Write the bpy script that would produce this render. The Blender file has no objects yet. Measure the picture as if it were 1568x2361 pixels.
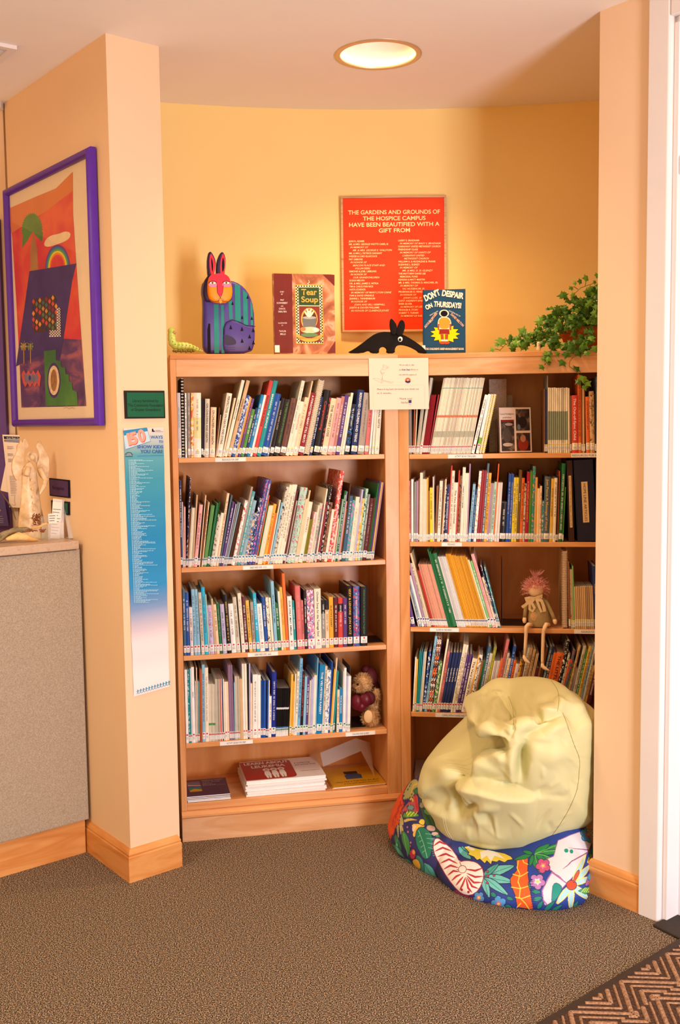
import bpy, math, random
import numpy as np
from mathutils import Vector, Matrix
S = bpy.context.scene; C = S.collection
rnd = random.Random(7)
# ---------------------------------------------------------------- camera
F, CX, CY, HC = 2402.77, 784.0, 1180.5, 1.445
R = np.array([[.999919723, -.012670764, 0.], [-.00108070, -.0852841, .99635609], [-.012624593, -.9962761, -.0852910]])
cd = bpy.data.cameras.new('camera'); cam = bpy.data.objects.new('camera', cd); C.objects.link(cam)
X, Y, Z = R @ [1, 0, 0], R @ [0, -1, 0], R @ [0, 0, -1]
cam.matrix_world = Matrix([[X[0], Y[0], Z[0], 0], [X[1], Y[1], Z[1], 0], [X[2], Y[2], Z[2], HC], [0, 0, 0, 1]])
cd.sensor_fit = 'VERTICAL'; cd.sensor_height = 36; cd.lens = 36 * F / 2361; cd.clip_start = .05
S.camera = cam
# ---------------------------------------------------------------- light
S.view_settings.view_transform = 'Standard'; S.view_settings.look = 'None'
S.view_settings.gamma = 1; S.view_settings.use_curve_mapping = False
S.view_settings.exposure = 0.45
w = bpy.data.worlds.new('room_light'); S.world = w; w.use_nodes = True
bg = w.node_tree.nodes['Background']; bg.inputs[0].default_value = (1, .52, .20, 1); bg.inputs[1].default_value = 1.0
S.cycles.max_bounces = 8; S.cycles.diffuse_bounces = 5
def area(name, loc, target, sx, sy, col, power):
    l = bpy.data.lights.new(name, 'AREA'); l.shape = 'RECTANGLE'; l.size = sx; l.size_y = sy; l.color = col; l.energy = power
    o = bpy.data.objects.new(name, l); C.objects.link(o); o.location = loc
    o.rotation_euler = (Vector(target) - Vector(loc)).to_track_quat('-Z', 'Y').to_euler(); return o
area('window_light_upper', (1.78, -.08, 1.48), (.0, 3.6, 1.4) , .62, .8, (1, .80, .66), 43)
area('window_light_lower', (1.78, -.08, .52), (.0, 3.6, .6), .62, .7, (.78, .92, 1.16), 36)
area('reception_side_fill', (-1.75, 1.75, 2.5), (-1.75, 1.75, 0), .6, .6, (1, .78, .48), 26)  # unseen soft fill light, added to brighten the lower left wall
# ---------------------------------------------------------------- helpers
WBAL = (1.0, .88, .78)
def lin(c):
    if isinstance(c, str): c = [int(c[i:i+2], 16) for i in (0, 2, 4)]
    # hex values are read off the warm photograph; divide out the warm lamp light to get the paint itself
    return tuple(min(.88, (v/255/12.92 if v <= 10.3 else ((v/255+.055)/1.055)**2.4)/k) for v, k in zip(c, WBAL)) + (1,)
MC = {}
def mat(col, rough=.55, metal=0, var=.06, scale=30, bump=0, bscale=200, emit=0, spec=.22, alpha=1, trans=0):
    key = (str(col), rough, metal, var, scale, bump, bscale, emit, spec, alpha, trans)
    if key in MC: return MC[key]
    m = bpy.data.materials.new('m_' + (col if isinstance(col, str) else 'c')); m.use_nodes = True
    nt = m.node_tree; b = nt.nodes['Principled BSDF']; L = nt.links.new
    c = lin(col); b.inputs['Base Color'].default_value = c
    b.inputs['Roughness'].default_value = rough; b.inputs['Metallic'].default_value = metal
    b.inputs['Specular IOR Level'].default_value = spec; b.inputs['Alpha'].default_value = alpha
    b.inputs['Transmission Weight'].default_value = trans
    if var or bump: tc = nt.nodes.new('ShaderNodeTexCoord')
    if var:
        n = nt.nodes.new('ShaderNodeTexNoise'); n.inputs['Scale'].default_value = scale; n.inputs['Detail'].default_value = 3
        L(tc.outputs['Object'], n.inputs['Vector'])
        r = nt.nodes.new('ShaderNodeValToRGB')
        r.color_ramp.elements[0].position = .3; r.color_ramp.elements[1].position = .7
        r.color_ramp.elements[0].color = tuple(v*(1-var) for v in c[:3]) + (1,)
        r.color_ramp.elements[1].color = tuple(min(1, v*(1+var)) for v in c[:3]) + (1,)
        L(n.outputs[0], r.inputs[0]); L(r.outputs[0], b.inputs['Base Color'])
    if bump:
        n2 = nt.nodes.new('ShaderNodeTexNoise'); n2.inputs['Scale'].default_value = bscale; n2.inputs['Detail'].default_value = 4
        bp = nt.nodes.new('ShaderNodeBump'); bp.inputs['Strength'].default_value = bump; bp.inputs['Distance'].default_value = .002
        L(tc.outputs['Object'], n2.inputs['Vector']); L(n2.outputs[0], bp.inputs['Height']); L(bp.outputs[0], b.inputs['Normal'])
    MC[key] = m; return m
def ramp_mat(name, stops, tex='noise', scale=(1, 1, 1), tscale=5, detail=6, rough=.5, distort=0, bump=0, const=False, coord='Object', rot=(0, 0, 0), bdist=.001):
    m = bpy.data.materials.new(name); m.use_nodes = True; nt = m.node_tree; L = nt.links.new; b = nt.nodes['Principled BSDF']
    b.inputs['Roughness'].default_value = rough; b.inputs['Specular IOR Level'].default_value = .3
    tc = nt.nodes.new('ShaderNodeTexCoord'); mp = nt.nodes.new('ShaderNodeMapping'); mp.inputs['Scale'].default_value = scale; mp.inputs['Rotation'].default_value = rot
    L(tc.outputs[coord], mp.inputs[0])
    if tex == 'noise':
        n = nt.nodes.new('ShaderNodeTexNoise'); n.inputs['Detail'].default_value = detail; n.inputs['Distortion'].default_value = distort
    elif tex == 'wave':
        n = nt.nodes.new('ShaderNodeTexWave'); n.inputs['Detail'].default_value = detail; n.inputs['Distortion'].default_value = distort
    elif tex == 'voronoi':
        n = nt.nodes.new('ShaderNodeTexVoronoi')
    elif tex == 'gradient':
        n = nt.nodes.new('ShaderNodeTexGradient')
    if tex != 'gradient': n.inputs['Scale'].default_value = tscale
    L(mp.outputs[0], n.inputs['Vector'])
    out = n.outputs['Distance'] if tex == 'voronoi' else n.outputs[1 if tex in ('wave',) else 0]
    r = nt.nodes.new('ShaderNodeValToRGB'); cr = r.color_ramp
    if const: cr.interpolation = 'CONSTANT'
    while len(cr.elements) < len(stops): cr.elements.new(.5)
    for e, (p, c) in zip(cr.elements, stops): e.position = p; e.color = lin(c)
    L(out, r.inputs[0]); L(r.outputs[0], b.inputs['Base Color'])
    if bump:
        bp = nt.nodes.new('ShaderNodeBump'); bp.inputs['Strength'].default_value = bump; bp.inputs['Distance'].default_value = bdist
        L(out, bp.inputs['Height']); L(bp.outputs[0], b.inputs['Normal'])
    return m
def meta(o, label=None, cat=None, group=None, kind=None):
    for k, v in (('label', label), ('category', cat), ('group', group), ('kind', kind)):
        if v: o[k] = v
    return o
def mesh(name, V, Fc, mats, parent=None, idx=None, smooth=False, loc=None, rot=None):
    me = bpy.data.meshes.new(name); me.from_pydata([tuple(v) for v in V], [], [tuple(f) for f in Fc])
    if not isinstance(mats, (list, tuple)): mats = [mats]
    for m in mats: me.materials.append(m)
    if idx: me.polygons.foreach_set('material_index', idx)
    if smooth: me.polygons.foreach_set('use_smooth', [True]*len(me.polygons))
    me.update(); o = bpy.data.objects.new(name, me); C.objects.link(o)
    if parent: o.parent = parent
    if loc is not None: o.location = loc
    if rot is not None: o.rotation_euler = rot
    return o
def empty(name, loc=(0, 0, 0), rot=(0, 0, 0), label=None, cat=None, group=None, kind=None):
    o = bpy.data.objects.new(name, None); C.objects.link(o); o.location = loc; o.rotation_euler = rot; o.empty_display_size = .05
    return meta(o, label, cat, group, kind)
class MB:
    def __init__(s): s.V = []; s.F = []; s.I = []
    def add(s, V, Fc, i=0):
        b = len(s.V); s.V += [tuple(v) for v in V]; s.F += [tuple(k+b for k in f) for f in Fc]; s.I += [i]*len(Fc); return s
    def box(s, x0, x1, y0, y1, z0, z1, i=0, M=None):
        V = [Vector((x, y, z)) for x in (x0, x1) for y in (y0, y1) for z in (z0, z1)]
        if M is not None: V = [M @ v for v in V]
        return s.add(V, [(0, 1, 3, 2), (4, 6, 7, 5), (0, 4, 5, 1), (2, 3, 7, 6), (0, 2, 6, 4), (1, 5, 7, 3)], i)
    def prism(s, pts, z0, z1, i=0):
        n = len(pts); V = [(x, y, z0) for x, y in pts] + [(x, y, z1) for x, y in pts]
        return s.add(V, [tuple(range(n))[::-1], tuple(range(n, 2*n))] + [(k, (k+1) % n, (k+1) % n+n, k+n) for k in range(n)], i)
    def tube(s, P, r, n=8, i=0, caps=True):
        P = [Vector(p) for p in P]; rs = r if isinstance(r, (list, tuple)) else [r]*len(P); V = []; Fc = []; up = None
        for k, p in enumerate(P):
            t = (P[min(k+1, len(P)-1)] - P[max(k-1, 0)]).normalized()
            if up is None: up = t.orthogonal().normalized()
            up = (up - t*up.dot(t))
            up = up.normalized() if up.length > 1e-6 else t.orthogonal().normalized()
            q = t.cross(up)
            for a in range(n):
                an = 2*math.pi*a/n; V.append(p + (up*math.cos(an)+q*math.sin(an))*rs[k])
        for k in range(len(P)-1):
            for a in range(n): Fc.append((k*n+a, k*n+(a+1) % n, (k+1)*n+(a+1) % n, (k+1)*n+a))
        if caps: Fc += [tuple(range(n))[::-1], tuple(range((len(P)-1)*n, len(P)*n))]
        return s.add(V, Fc, i)
    def ball(s, c, r, nu=16, nv=10, i=0, M=None):
        r = r if isinstance(r, (list, tuple)) else (r, r, r); V = []; Fc = []
        for a in range(nv+1):
            th = math.pi*a/nv
            for b in range(nu):
                ph = 2*math.pi*b/nu; v = Vector((r[0]*math.sin(th)*math.cos(ph), r[1]*math.sin(th)*math.sin(ph), r[2]*math.cos(th)))
                if M is not None: v = M @ v
                V.append(v + Vector(c))
        for a in range(nv):
            for b in range(nu): Fc.append((a*nu+b, (a+1)*nu+b, (a+1)*nu+(b+1) % nu, a*nu+(b+1) % nu))
        return s.add(V, Fc, i)
    def lathe(s, prof, n=32, c=(0, 0, 0), i=0):
        V = []; Fc = []
        for r, z in prof:
            for a in range(n): an = 2*math.pi*a/n; V.append((c[0]+r*math.cos(an), c[1]+r*math.sin(an), c[2]+z))
        for k in range(len(prof)-1):
            for a in range(n): Fc.append((k*n+a, k*n+(a+1) % n, (k+1)*n+(a+1) % n, (k+1)*n+a))
        return s.add(V, Fc, i)
    def build(s, name, m, parent=None, smooth=False, loc=None, rot=None):
        return mesh(name, s.V, s.F, m, parent, s.I, smooth, loc, rot)
def bevel(o, w, seg=2):
    b = o.modifiers.new('bevel', 'BEVEL'); b.width = w; b.segments = seg; b.limit_method = 'ANGLE'; return o
# pixel rays of the photograph and the planes they meet
def ray(x, y): return R @ np.array([x-CX, y-CY, F])
def onz(x, y, z):
    r = ray(x, y); t = (z-HC)/r[2]; return Vector((r[0]*t, r[1]*t, z))
def onplane(x, y, P, n):
    r = ray(x, y); n = np.array(n, float); t = ((np.array(P, float)-[0, 0, HC]) @ n)/(r @ n); p = r*t; return Vector((p[0], p[1], p[2]+HC))
def hat(x, y, P):
    r = ray(x, y); t = math.hypot(P[0], P[1])/math.hypot(r[0], r[1]); return HC + r[2]*t
def atdist(x, y, d):      # point on the pixel's ray at forward distance d
    r = ray(x, y); t = d/r[1]; return Vector((r[0]*t, d, HC+r[2]*t))
TX = []
def text(s, parent, M, size, m, name='lettering', align='LEFT', width=None, bold=0, shear=0, height=None):
    cu = bpy.data.curves.new('t', 'FONT'); cu.body = s; cu.size = size; cu.align_x = align; cu.resolution_u = 6 if size > .02 else 2
    cu.offset = bold*size; cu.shear = shear
    o = bpy.data.objects.new('t', cu); C.objects.link(o); TX.append((o, parent, M, m, name, width, align, height, s))
def flush_text():
    dg = bpy.context.evaluated_depsgraph_get(); dg.update(); cache = []
    for (o, parent, M, m, name, width, align, height, s) in TX:
        me = bpy.data.meshes.new_from_object(o.evaluated_get(dg)); cache.append(me)
    for (o, parent, M, m, name, width, align, height, s), me in zip(TX, cache):
        bpy.data.objects.remove(o)
        if not len(me.vertices): continue
        xs = [v.co.x for v in me.vertices]; ys = [v.co.y for v in me.vertices]
        sx = width/(max(xs)-min(xs)) if width else 1; sy = height/(max(ys)-min(ys)) if height else 1
        for v in me.vertices: v.co.x *= sx; v.co.y *= sy
        me.materials.clear(); me.materials.append(m); me.name = name
        n = bpy.data.objects.new(name, me); C.objects.link(n); n.parent = parent; n.matrix_local = M
class Plane:
    """a flat sheet standing in the room: u across, v up, n towards the viewer; px(x,y) finds a photo point on it"""
    def __init__(s, P, u, v=(0, 0, 1)):
        s.P = Vector(P); s.u = Vector(u).normalized(); s.v = Vector(v).normalized(); s.n = s.u.cross(s.v)
    def M(s, a=0, b=0, off=0, rot=0):
        p = s.P + s.u*a + s.v*b + s.n*off
        m = Matrix(((s.u.x, s.v.x, s.n.x, p.x), (s.u.y, s.v.y, s.n.y, p.y), (s.u.z, s.v.z, s.n.z, p.z), (0, 0, 0, 1)))
        return m @ Matrix.Rotation(rot, 4, 'Z')
    def px(s, x, y, off=0):
        q = onplane(x, y, s.P+s.n*off, s.n) - s.P; return (q.dot(s.u), q.dot(s.v))
class Art:
    """draws flat shapes, lines and letters on a Plane as children of a thing; z = zoom factor and origin of pixel coordinates"""
    def __init__(s, root, pl, ox=0, oy=0, sc=1, off=0.0005):
        s.root = root; s.pl = pl; s.ox = ox; s.oy = oy; s.sc = sc; s.off = off; s.k = 0; s.base = root.matrix_basis.inverted()
    def uv(s, x, y): return s.pl.px(s.ox+x/s.sc, s.oy+y/s.sc)
    def poly(s, pts, m, name='print', off=None, thick=0):
        s.k += 1; o = s.off + s.k*.00004 if off is None else off
        U = [s.uv(*p) for p in pts]; Mx = s.base @ s.pl.M()
        V = [Mx @ Vector((a, b, o)) for a, b in U]; n = len(V); Fc = [tuple(range(n))]
        if thick:
            V += [Mx @ Vector((a, b, o-thick)) for a, b in U]; Fc += [tuple(range(n, 2*n))[::-1]] + [(k, k+n, (k+1) % n+n, (k+1) % n) for k in range(n)]
        return mesh(name, V, Fc, m, s.root)
    def multi(s, polys, m, name='print'):
        s.k += 1; o = s.off + s.k*.00004; Mx = s.base @ s.pl.M(); b = MB()
        for pts in polys: b.add([Mx @ Vector((*s.uv(*p), o)) for p in pts], [tuple(range(len(pts)))])
        return b.build(name, m, s.root)
    def ell(s, cx, cy, rx, ry, m, n=20, rot=0, name='print'):
        return s.poly([(cx+rx*math.cos(a)*math.cos(rot)-ry*math.sin(a)*math.sin(rot), cy+rx*math.cos(a)*math.sin(rot)+ry*math.sin(a)*math.cos(rot)) for a in [2*math.pi*i/n for i in range(n)]], m, name)
    def line(s, pts, wd, m, name='line'):
        s.k += 1; o = s.off + s.k*.00004; Mx = s.base @ s.pl.M(); b = MB()
        U = [Vector(s.uv(*p)) for p in pts]
        for a, c in zip(U, U[1:]):
            d = (c-a)
            if d.length < 1e-7: continue
            q = Vector((-d.y, d.x)).normalized()*wd/2; b.add([Mx @ Vector((*k, o)) for k in (a-q, c-q, c+q, a+q)], [(0, 1, 2, 3)])
        return b.build(name, m, s.root)
    def text(s, t, x, y, h, m, x1=None, align='LEFT', bold=0, shear=0, rot=None, name='lettering', y1=None):
        """baseline from (x,y) to (x1,y1) in pixels, capitals h pixels tall"""
        s.k += 1; o = s.off + s.k*.00004; a, b = s.uv(x, y); a2, b2 = s.uv(x, y-h); hh = math.hypot(a2-a, b2-b)
        wd = None; ang = rot or 0
        if x1 is not None:
            c, d = s.uv(x1, y if y1 is None else y1); wd = math.hypot(c-a, d-b)
            if rot is None: ang = math.atan2(d-b, c-a)
        text(t, s.root, s.base @ s.pl.M(a, b, o, ang), hh/.72, m, name, align, wd, bold, shear)
# ---------------------------------------------------------------- surfaces
PAINT = mat('E8C09A', .75, var=.012, scale=3, bump=.05, bscale=400)
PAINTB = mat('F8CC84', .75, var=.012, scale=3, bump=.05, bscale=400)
CEIL = mat('F0E0D2', .85, var=.01, scale=3, bump=.04, bscale=300)
WHITE = mat('E2D4CC', .35, var=.012, scale=8)
def wood(name, sc, a='D28A50', b='DC9C66', c='C47C44'):
    return ramp_mat(name, [(.25, c), (.42, a), (.6, b), (.8, a)], 'noise', sc, 2.2, 5, .32, 1.4, .02)
WH = wood('maple_horizontal', (1, 7, 9)); WV = wood('maple_vertical', (9, 7, .9)); WB = wood('maple_back', (3, 3, .7), 'C4783C', 'D08A50', 'B46C34')
WT = wood('oak_trim', (1.2, 1.2, 10), 'D08444', 'DC9656', 'C07438')
WCAB = wood('maple_fascia', (.9, 5, 7), 'D29664', 'E0AA7C', 'C68858')
def carpet():
    m = bpy.data.materials.new('carpet'); m.use_nodes = True; nt = m.node_tree; L = nt.links.new; b = nt.nodes['Principled BSDF']
    b.inputs['Roughness'].default_value = .95; b.inputs['Specular IOR Level'].default_value = .1
    tc = nt.nodes.new('ShaderNodeTexCoord')
    n = nt.nodes.new('ShaderNodeTexNoise'); n.inputs['Scale'].default_value = 300; n.inputs['Detail'].default_value = 2.5; n.inputs['Roughness'].default_value = .7
    n2 = nt.nodes.new('ShaderNodeTexVoronoi'); n2.inputs['Scale'].default_value = 240
    L(tc.outputs['Object'], n.inputs['Vector']); L(tc.outputs['Object'], n2.inputs['Vector'])
    r = nt.nodes.new('ShaderNodeValToRGB'); st = [(.38, '14100C'), (.46, '4A3A2C'), (.52, '7E5E40'), (.58, 'B4906C'), (.64, 'E6C298')]
    while len(r.color_ramp.elements) < len(st): r.color_ramp.elements.new(.5)
    for e, (p, c) in zip(r.color_ramp.elements, st): e.position = p; e.color = lin(c)
    L(n.outputs[0], r.inputs[0])
    h = nt.nodes.new('ShaderNodeMix'); h.data_type = 'RGBA'; h.blend_type = 'MULTIPLY'; h.inputs[0].default_value = .18
    L(r.outputs[0], h.inputs[6]); L(n2.outputs['Color'], h.inputs[7])
    g = nt.nodes.new('ShaderNodeHueSaturation'); g.inputs['Saturation'].default_value = .75; g.inputs['Value'].default_value = .93; L(h.outputs[2], g.inputs['Color'])
    L(g.outputs[0], b.inputs['Base Color'])
    bp = nt.nodes.new('ShaderNodeBump'); bp.inputs['Strength'].default_value = .7; bp.inputs['Distance'].default_value = .003
    L(n.outputs[0], bp.inputs['Height']); L(bp.outputs[0], b.inputs['Normal'])
    return m
# ---------------------------------------------------------------- room shell
aP, aW, aR_, aL, aRb = .6938, -.9099, -.8989, .20029, -.13153
uP = Vector((math.cos(aP), math.sin(aP), 0)); nP = Vector((uP.y, -uP.x, 0))
dW = Vector((-math.cos(aW), -math.sin(aW), 0)); nW = Vector((-dW.y, dW.x, 0))     # along the left wall away from us; its face
if nW.x > 0: nW = -nW
dR = Vector((math.cos(aR_), math.sin(aR_), 0)); nR = Vector((dR.y, -dR.x, 0))
if nR.x > 0: nR = -nR
C0 = onz(299, 2037, 0); W0 = C0 + uP*.014 - nP*.014
ZC = hat(240, 76, W0)
W1 = onplane(366, 108, W0, nP); W1.z = 0; C1 = onz(427, 2001, 0)
E0 = onplane(10, 233, W0, nW); E0.z = 0
def st(name, pts, z0, z1, m):
    b = MB(); b.prism([(p[0], p[1]) for p in pts], z0, z1); o = b.build(name, m); o['kind'] = 'structure'; return o
fl = MB().box(-3.2, 4.2, -2.0, 5.2, -.05, 0).build('floor', carpet()); fl['kind'] = 'structure'
hold = .128   # radius of the opening cut for the recessed lamp
LC = (onz(785, 126, ZC)+onz(958, 126, ZC))/2
cb = MB(); N = 48; ring = [(LC.x+hold*math.cos(2*math.pi*k/N), LC.y+hold*math.sin(2*math.pi*k/N), ZC) for k in range(N)]
def sq(k):
    a = 2*math.pi*k/N; c, s_ = math.cos(a), math.sin(a); t = .3/max(abs(c), abs(s_)); return (LC.x+c*t, LC.y+s_*t, ZC)
outer = [sq(k) for k in range(N)]
cb.add(ring+outer, [(k, (k+1) % N, (k+1) % N+N, k+N) for k in range(N)])
for (x0, x1, y0, y1) in ((-3.2, LC.x-.3, -2, 5.2), (LC.x+.3, 4.2, -2, 5.2), (LC.x-.3, LC.x+.3, -2, LC.y-.3), (LC.x-.3, LC.x+.3, LC.y+.3, 5.2)):
    cb.add([(x0, y0, ZC), (x1, y0, ZC), (x1, y1, ZC), (x0, y1, ZC)], [(0, 3, 2, 1)])
cb.box(-3.2, 4.2, -2, 5.2, ZC+.30, ZC+.33)
ce = cb.build('ceiling', CEIL); ce['kind'] = 'structure'
st('wall_left', [W0, W1, W1+dW*1.0, E0+dW*.0+uP*(W1-W0).length, E0], 0, ZC, PAINT)
st('wall_far_left', [E0+dW*.02, E0+dW*.02+Vector((-1.6, .25, 0)), E0+Vector((-1.6, .45, 0)), E0+Vector((.1, .2, 0))], 0, ZC, PAINT)
# curved back wall of the alcove: one circle through the ceiling line
pts = np.array([list(onz(x, y, ZC))[:2] for x, y in [(372, 236), (460, 241.5), (560, 247), (690, 251), (850, 254), (1020, 251), (1100, 246), (1250, 240), (1390, 232)]])
A_ = np.c_[2*pts, np.ones(len(pts))]; sol = np.linalg.lstsq(A_, (pts**2).sum(1), rcond=None)[0]
ac = sol[:2]; ar = math.sqrt(sol[2]+ac @ ac)
bw = MB(); NA = 48; xs = np.linspace(-1.02, 1.55, NA+1); V = []
for x in xs:
    y = ac[1] + math.sqrt(max(ar*ar-(x-ac[0])**2, .01)); V += [(x, y, 0), (x, y, ZC)]
for x in xs: y = ac[1] + math.sqrt(max(ar*ar-(x-ac[0])**2, .01)) + .1; V += [(x, y, 0), (x, y, ZC)]
n2 = 2*(NA+1)
bw.add(V, [(2*k, 2*k+2, 2*k+3, 2*k+1) for k in range(NA)] + [(n2+2*k+2, n2+2*k, n2+2*k+1, n2+2*k+3) for k in range(NA)] + [(0, 1, n2+1, n2), (n2-2, 2*n2-2, 2*n2-1, n2-1)])
o = bw.build('wall_back', PAINTB, smooth=False); o['kind'] = 'structure'
for k in range(NA): o.data.polygons[k].use_smooth = True
def wall_y(x): return ac[1] + math.sqrt(ar*ar-(x-ac[0])**2)
# right wall with the doorway
A0 = onz(1390, 28, ZC); A0.z = 0
CB0 = onz(1471, 2108, 0); CB1 = onz(1513, 2130, 0)            # outer and inner floor corners of the door casing
A0 = CB0 - dR*((CB0-A0).dot(dR)); A0 = A0 - nR*.018            # wall plane lies just behind the casing
s0 = (CB1-A0).dot(dR); zh = hat(1543, 33, CB1); ow = .95
def pr(s_, d, z=0): p = A0 + dR*s_ - nR*d; return Vector((p.x, p.y, z))
st('wall_right', [pr(0, 0), pr(s0, 0), pr(s0, .19), pr(0, .19)], 0, ZC, PAINT)
st('wall_right_front', [pr(s0+ow, 0), pr(s0+ow+2.8, 0), pr(s0+ow+2.8, .19), pr(s0+ow, .19)], 0, ZC, PAINT)
st('wall_alcove_right', [pr(0, .19), pr(-.02, .19), (1.5, wall_y(1.4)+.02, 0), (1.7, 3.6, 0)], 0, ZC, PAINT)
if zh < ZC-.01: st('wall_right_head', [pr(s0, 0), pr(s0+ow, 0), pr(s0+ow, .19), pr(s0, .19)], zh, ZC, PAINT)
cw = s0 - (CB0-A0).dot(dR)
t1 = MB()
t1.prism([tuple(pr(s0-cw, .0).xy), tuple(pr(s0-cw, -.018).xy), tuple(pr(s0-.006, -.018).xy), tuple(pr(s0, -.012).xy), tuple(pr(s0, .0).xy)], 0, zh+cw)
t1.prism([tuple(pr(s0+ow, .0).xy), tuple(pr(s0+ow, -.018).xy), tuple(pr(s0+ow+cw, -.018).xy), tuple(pr(s0+ow+cw, .0).xy)], 0, zh+cw)
t1.prism([tuple(pr(s0, .0).xy), tuple(pr(s0, -.018).xy), tuple(pr(s0+ow, -.018).xy), tuple(pr(s0+ow, .0).xy)], zh, min(zh+cw, ZC-.002))
t1.prism([tuple(p.xy) for p in (pr(s0, 0), pr(s0+.016, 0), pr(s0+.016, .055), pr(s0+.03, .055), pr(s0+.03, .10), pr(s0+.016, .10), pr(s0+.016, .19), pr(s0, .19))][::-1], 0, zh)
t1.prism([tuple(p.xy) for p in (pr(s0, 0), pr(s0+ow, 0), pr(s0+ow, .19), pr(s0, .19))][::-1], zh-.018, zh)
tr = t1.build('trim_1', WHITE); tr['kind'] = 'structure'; bevel(tr, .002)
zt0, zt1 = hat(1548, 400, CB1), hat(1548, 357, CB1)
tb = MB(); tb.prism([tuple(p.xy) for p in (pr(s0+.016, .004), pr(s0+ow, .004), pr(s0+ow, .12), pr(s0+.016, .12))][::-1], zt0, zt1)
o = tb.build('trim_2', WHITE); o['kind'] = 'structure'; bevel(o, .003)
dr = MB(); dr.prism([tuple(p.xy) for p in (pr(s0+.03, .105), pr(s0+ow, .105), pr(s0+ow, .145), pr(s0+.03, .145))][::-1], .012, zt0)
for k in range(3):
    z0 = .2+k*.68
    for (a, b2, c, d) in ((.12, .42, z0, z0+.55), (.52, .82, z0, z0+.55)):
        dr.prism([tuple(p.xy) for p in (pr(s0+a, .098), pr(s0+b2, .098), pr(s0+b2, .106), pr(s0+a, .106))][::-1], c, d)
door = dr.build('door_1', WHITE); door['kind'] = 'structure'
wn = MB(); wn.prism([tuple(p.xy) for p in (pr(s0+.03, .12), pr(s0+ow, .12), pr(s0+ow, .126), pr(s0+.03, .126))][::-1], zt1, zh-.018)
o = wn.build('window_1', mat('FFF2DC', .2, var=.01, emit=0)); o['kind'] = 'structure'
o.data.materials[0].node_tree.nodes['Principled BSDF'].inputs['Emission Color'].default_value = (1, .88, .70, 1)
o.data.materials[0].node_tree.nodes['Principled BSDF'].inputs['Emission Strength'].default_value = .6
# baseboards
def baseboard(name, path, h, parent=None):
    prof = [(0, 0), (.014, 0), (.014, h-.026), (.0115, h-.022), (.0125, h-.017), (.009, h-.008), (.004, h), (0, h)]
    b = MB(); P = [Vector(p) for p in path]; V = []
    for k, p in enumerate(P):
        t0 = (P[k]-P[k-1]).normalized() if k else None; t1_ = (P[k+1]-P[k]).normalized() if k < len(P)-1 else None
        n0 = Vector((t0.y, -t0.x, 0)) if t0 else None; n1 = Vector((t1_.y, -t1_.x, 0)) if t1_ else None
        n = n0 if n1 is None else n1 if n0 is None else (n0+n1)/(1+n0.dot(n1))
        V += [p + n*a + Vector((0, 0, z)) for a, z in prof]
    m = len(prof); Fc = [(k*m+j, (k+1)*m+j, (k+1)*m+(j+1) % m, k*m+(j+1) % m) for k in range(len(P)-1) for j in range(m)] + [tuple(range(m))[::-1], tuple(range((len(P)-1)*m, len(P)*m))]
    b.add(V, Fc); o = b.build(name, WT, parent); o['kind'] = 'structure'; return o
hb = hat(298, 1962, C0)
C1w = W0 + uP*((C1-C0).dot(uP)-.028)
baseboard('baseboard_left', [onplane(203, 1906, W0, nW).xy.to_3d(), W0, C1w, C1w+dW*.1], hb)
baseboard('baseboard_right', [pr(-.0, .15), pr(0, 0), pr(s0-cw, 0)][0:3], hb)
# dark rubber threshold at the door
th = MB(); T0, T1_ = onz(1505, 2137, 0), onz(1568, 2169, 0); td = (T1_-T0).normalized()
th.prism([tuple((T0-td*.0).xy), tuple((T0+td*1.0).xy), tuple((T0+td*1.0-nR*.35).xy), tuple((T0-nR*.35).xy)], .0, .008)
RUB = mat('33281F', .6, var=.15, scale=60, bump=.4, bscale=150)
o = th.build('trim_3', RUB); o['kind'] = 'structure'; bevel(o, .003)
# white block at the ceiling on the far left, and the ceiling grille
q = onplane(8, 236, E0+dW*.0, (0, -1, 0)); zb = hat(8, 252, E0)
o = MB().box(E0.x-.9, E0.x-.006, E0.y-.03, E0.y+.01, zb, ZC).build('trim_4', WHITE); o['kind'] = 'structure'
g = [onz(x, y, ZC) for x, y in ((-60, 85), (39, 105), (0, 137), (-100, 125))]
vent = empty('ceiling_vent', (g[1]+g[2])/2, label='pale metal air grille on the ceiling, cut by the left edge', cat='vent')
vo = vent.location.copy(); u1 = (g[1]-g[0]).normalized(); u2 = (g[2]-g[1]); u2 = (u2 - u1*u2.dot(u1)); wv = u2.length; u2.normalize()
def vbox(b, a0, a1, b0, b1, z0, z1):
    V = [g[1]+u1*a+u2*c+Vector((0, 0, z))-vo for a in (a0, a1) for c in (b0, b1) for z in (z0, z1)]
    b.add(V, [(0, 1, 3, 2), (4, 6, 7, 5), (0, 4, 5, 1), (2, 3, 7, 6), (0, 2, 6, 4), (1, 5, 7, 3)])
b = MB()
for a in ((-.5, 0, 0, .022), (-.5, 0, wv-.022, wv), (-.022, 0, .022, wv-.022), (-.5, -.478, .022, wv-.022)): vbox(b, a[0], a[1], a[2], a[3], -.012, -.0005)
b.build('frame', WHITE, vent)
b = MB()
for k in range(7): vbox(b, -.478, -.022, .026+k*(wv-.052)/7, .026+(k+.45)*(wv-.052)/7, -.008, -.002)
b.build('slat', mat('D8C6B8', .5), vent)
b = MB(); vbox(b, -.478, -.022, .022, wv-.022, -.0015, -.0006); b.build('duct', mat('2A2018', .9), vent)
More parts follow.
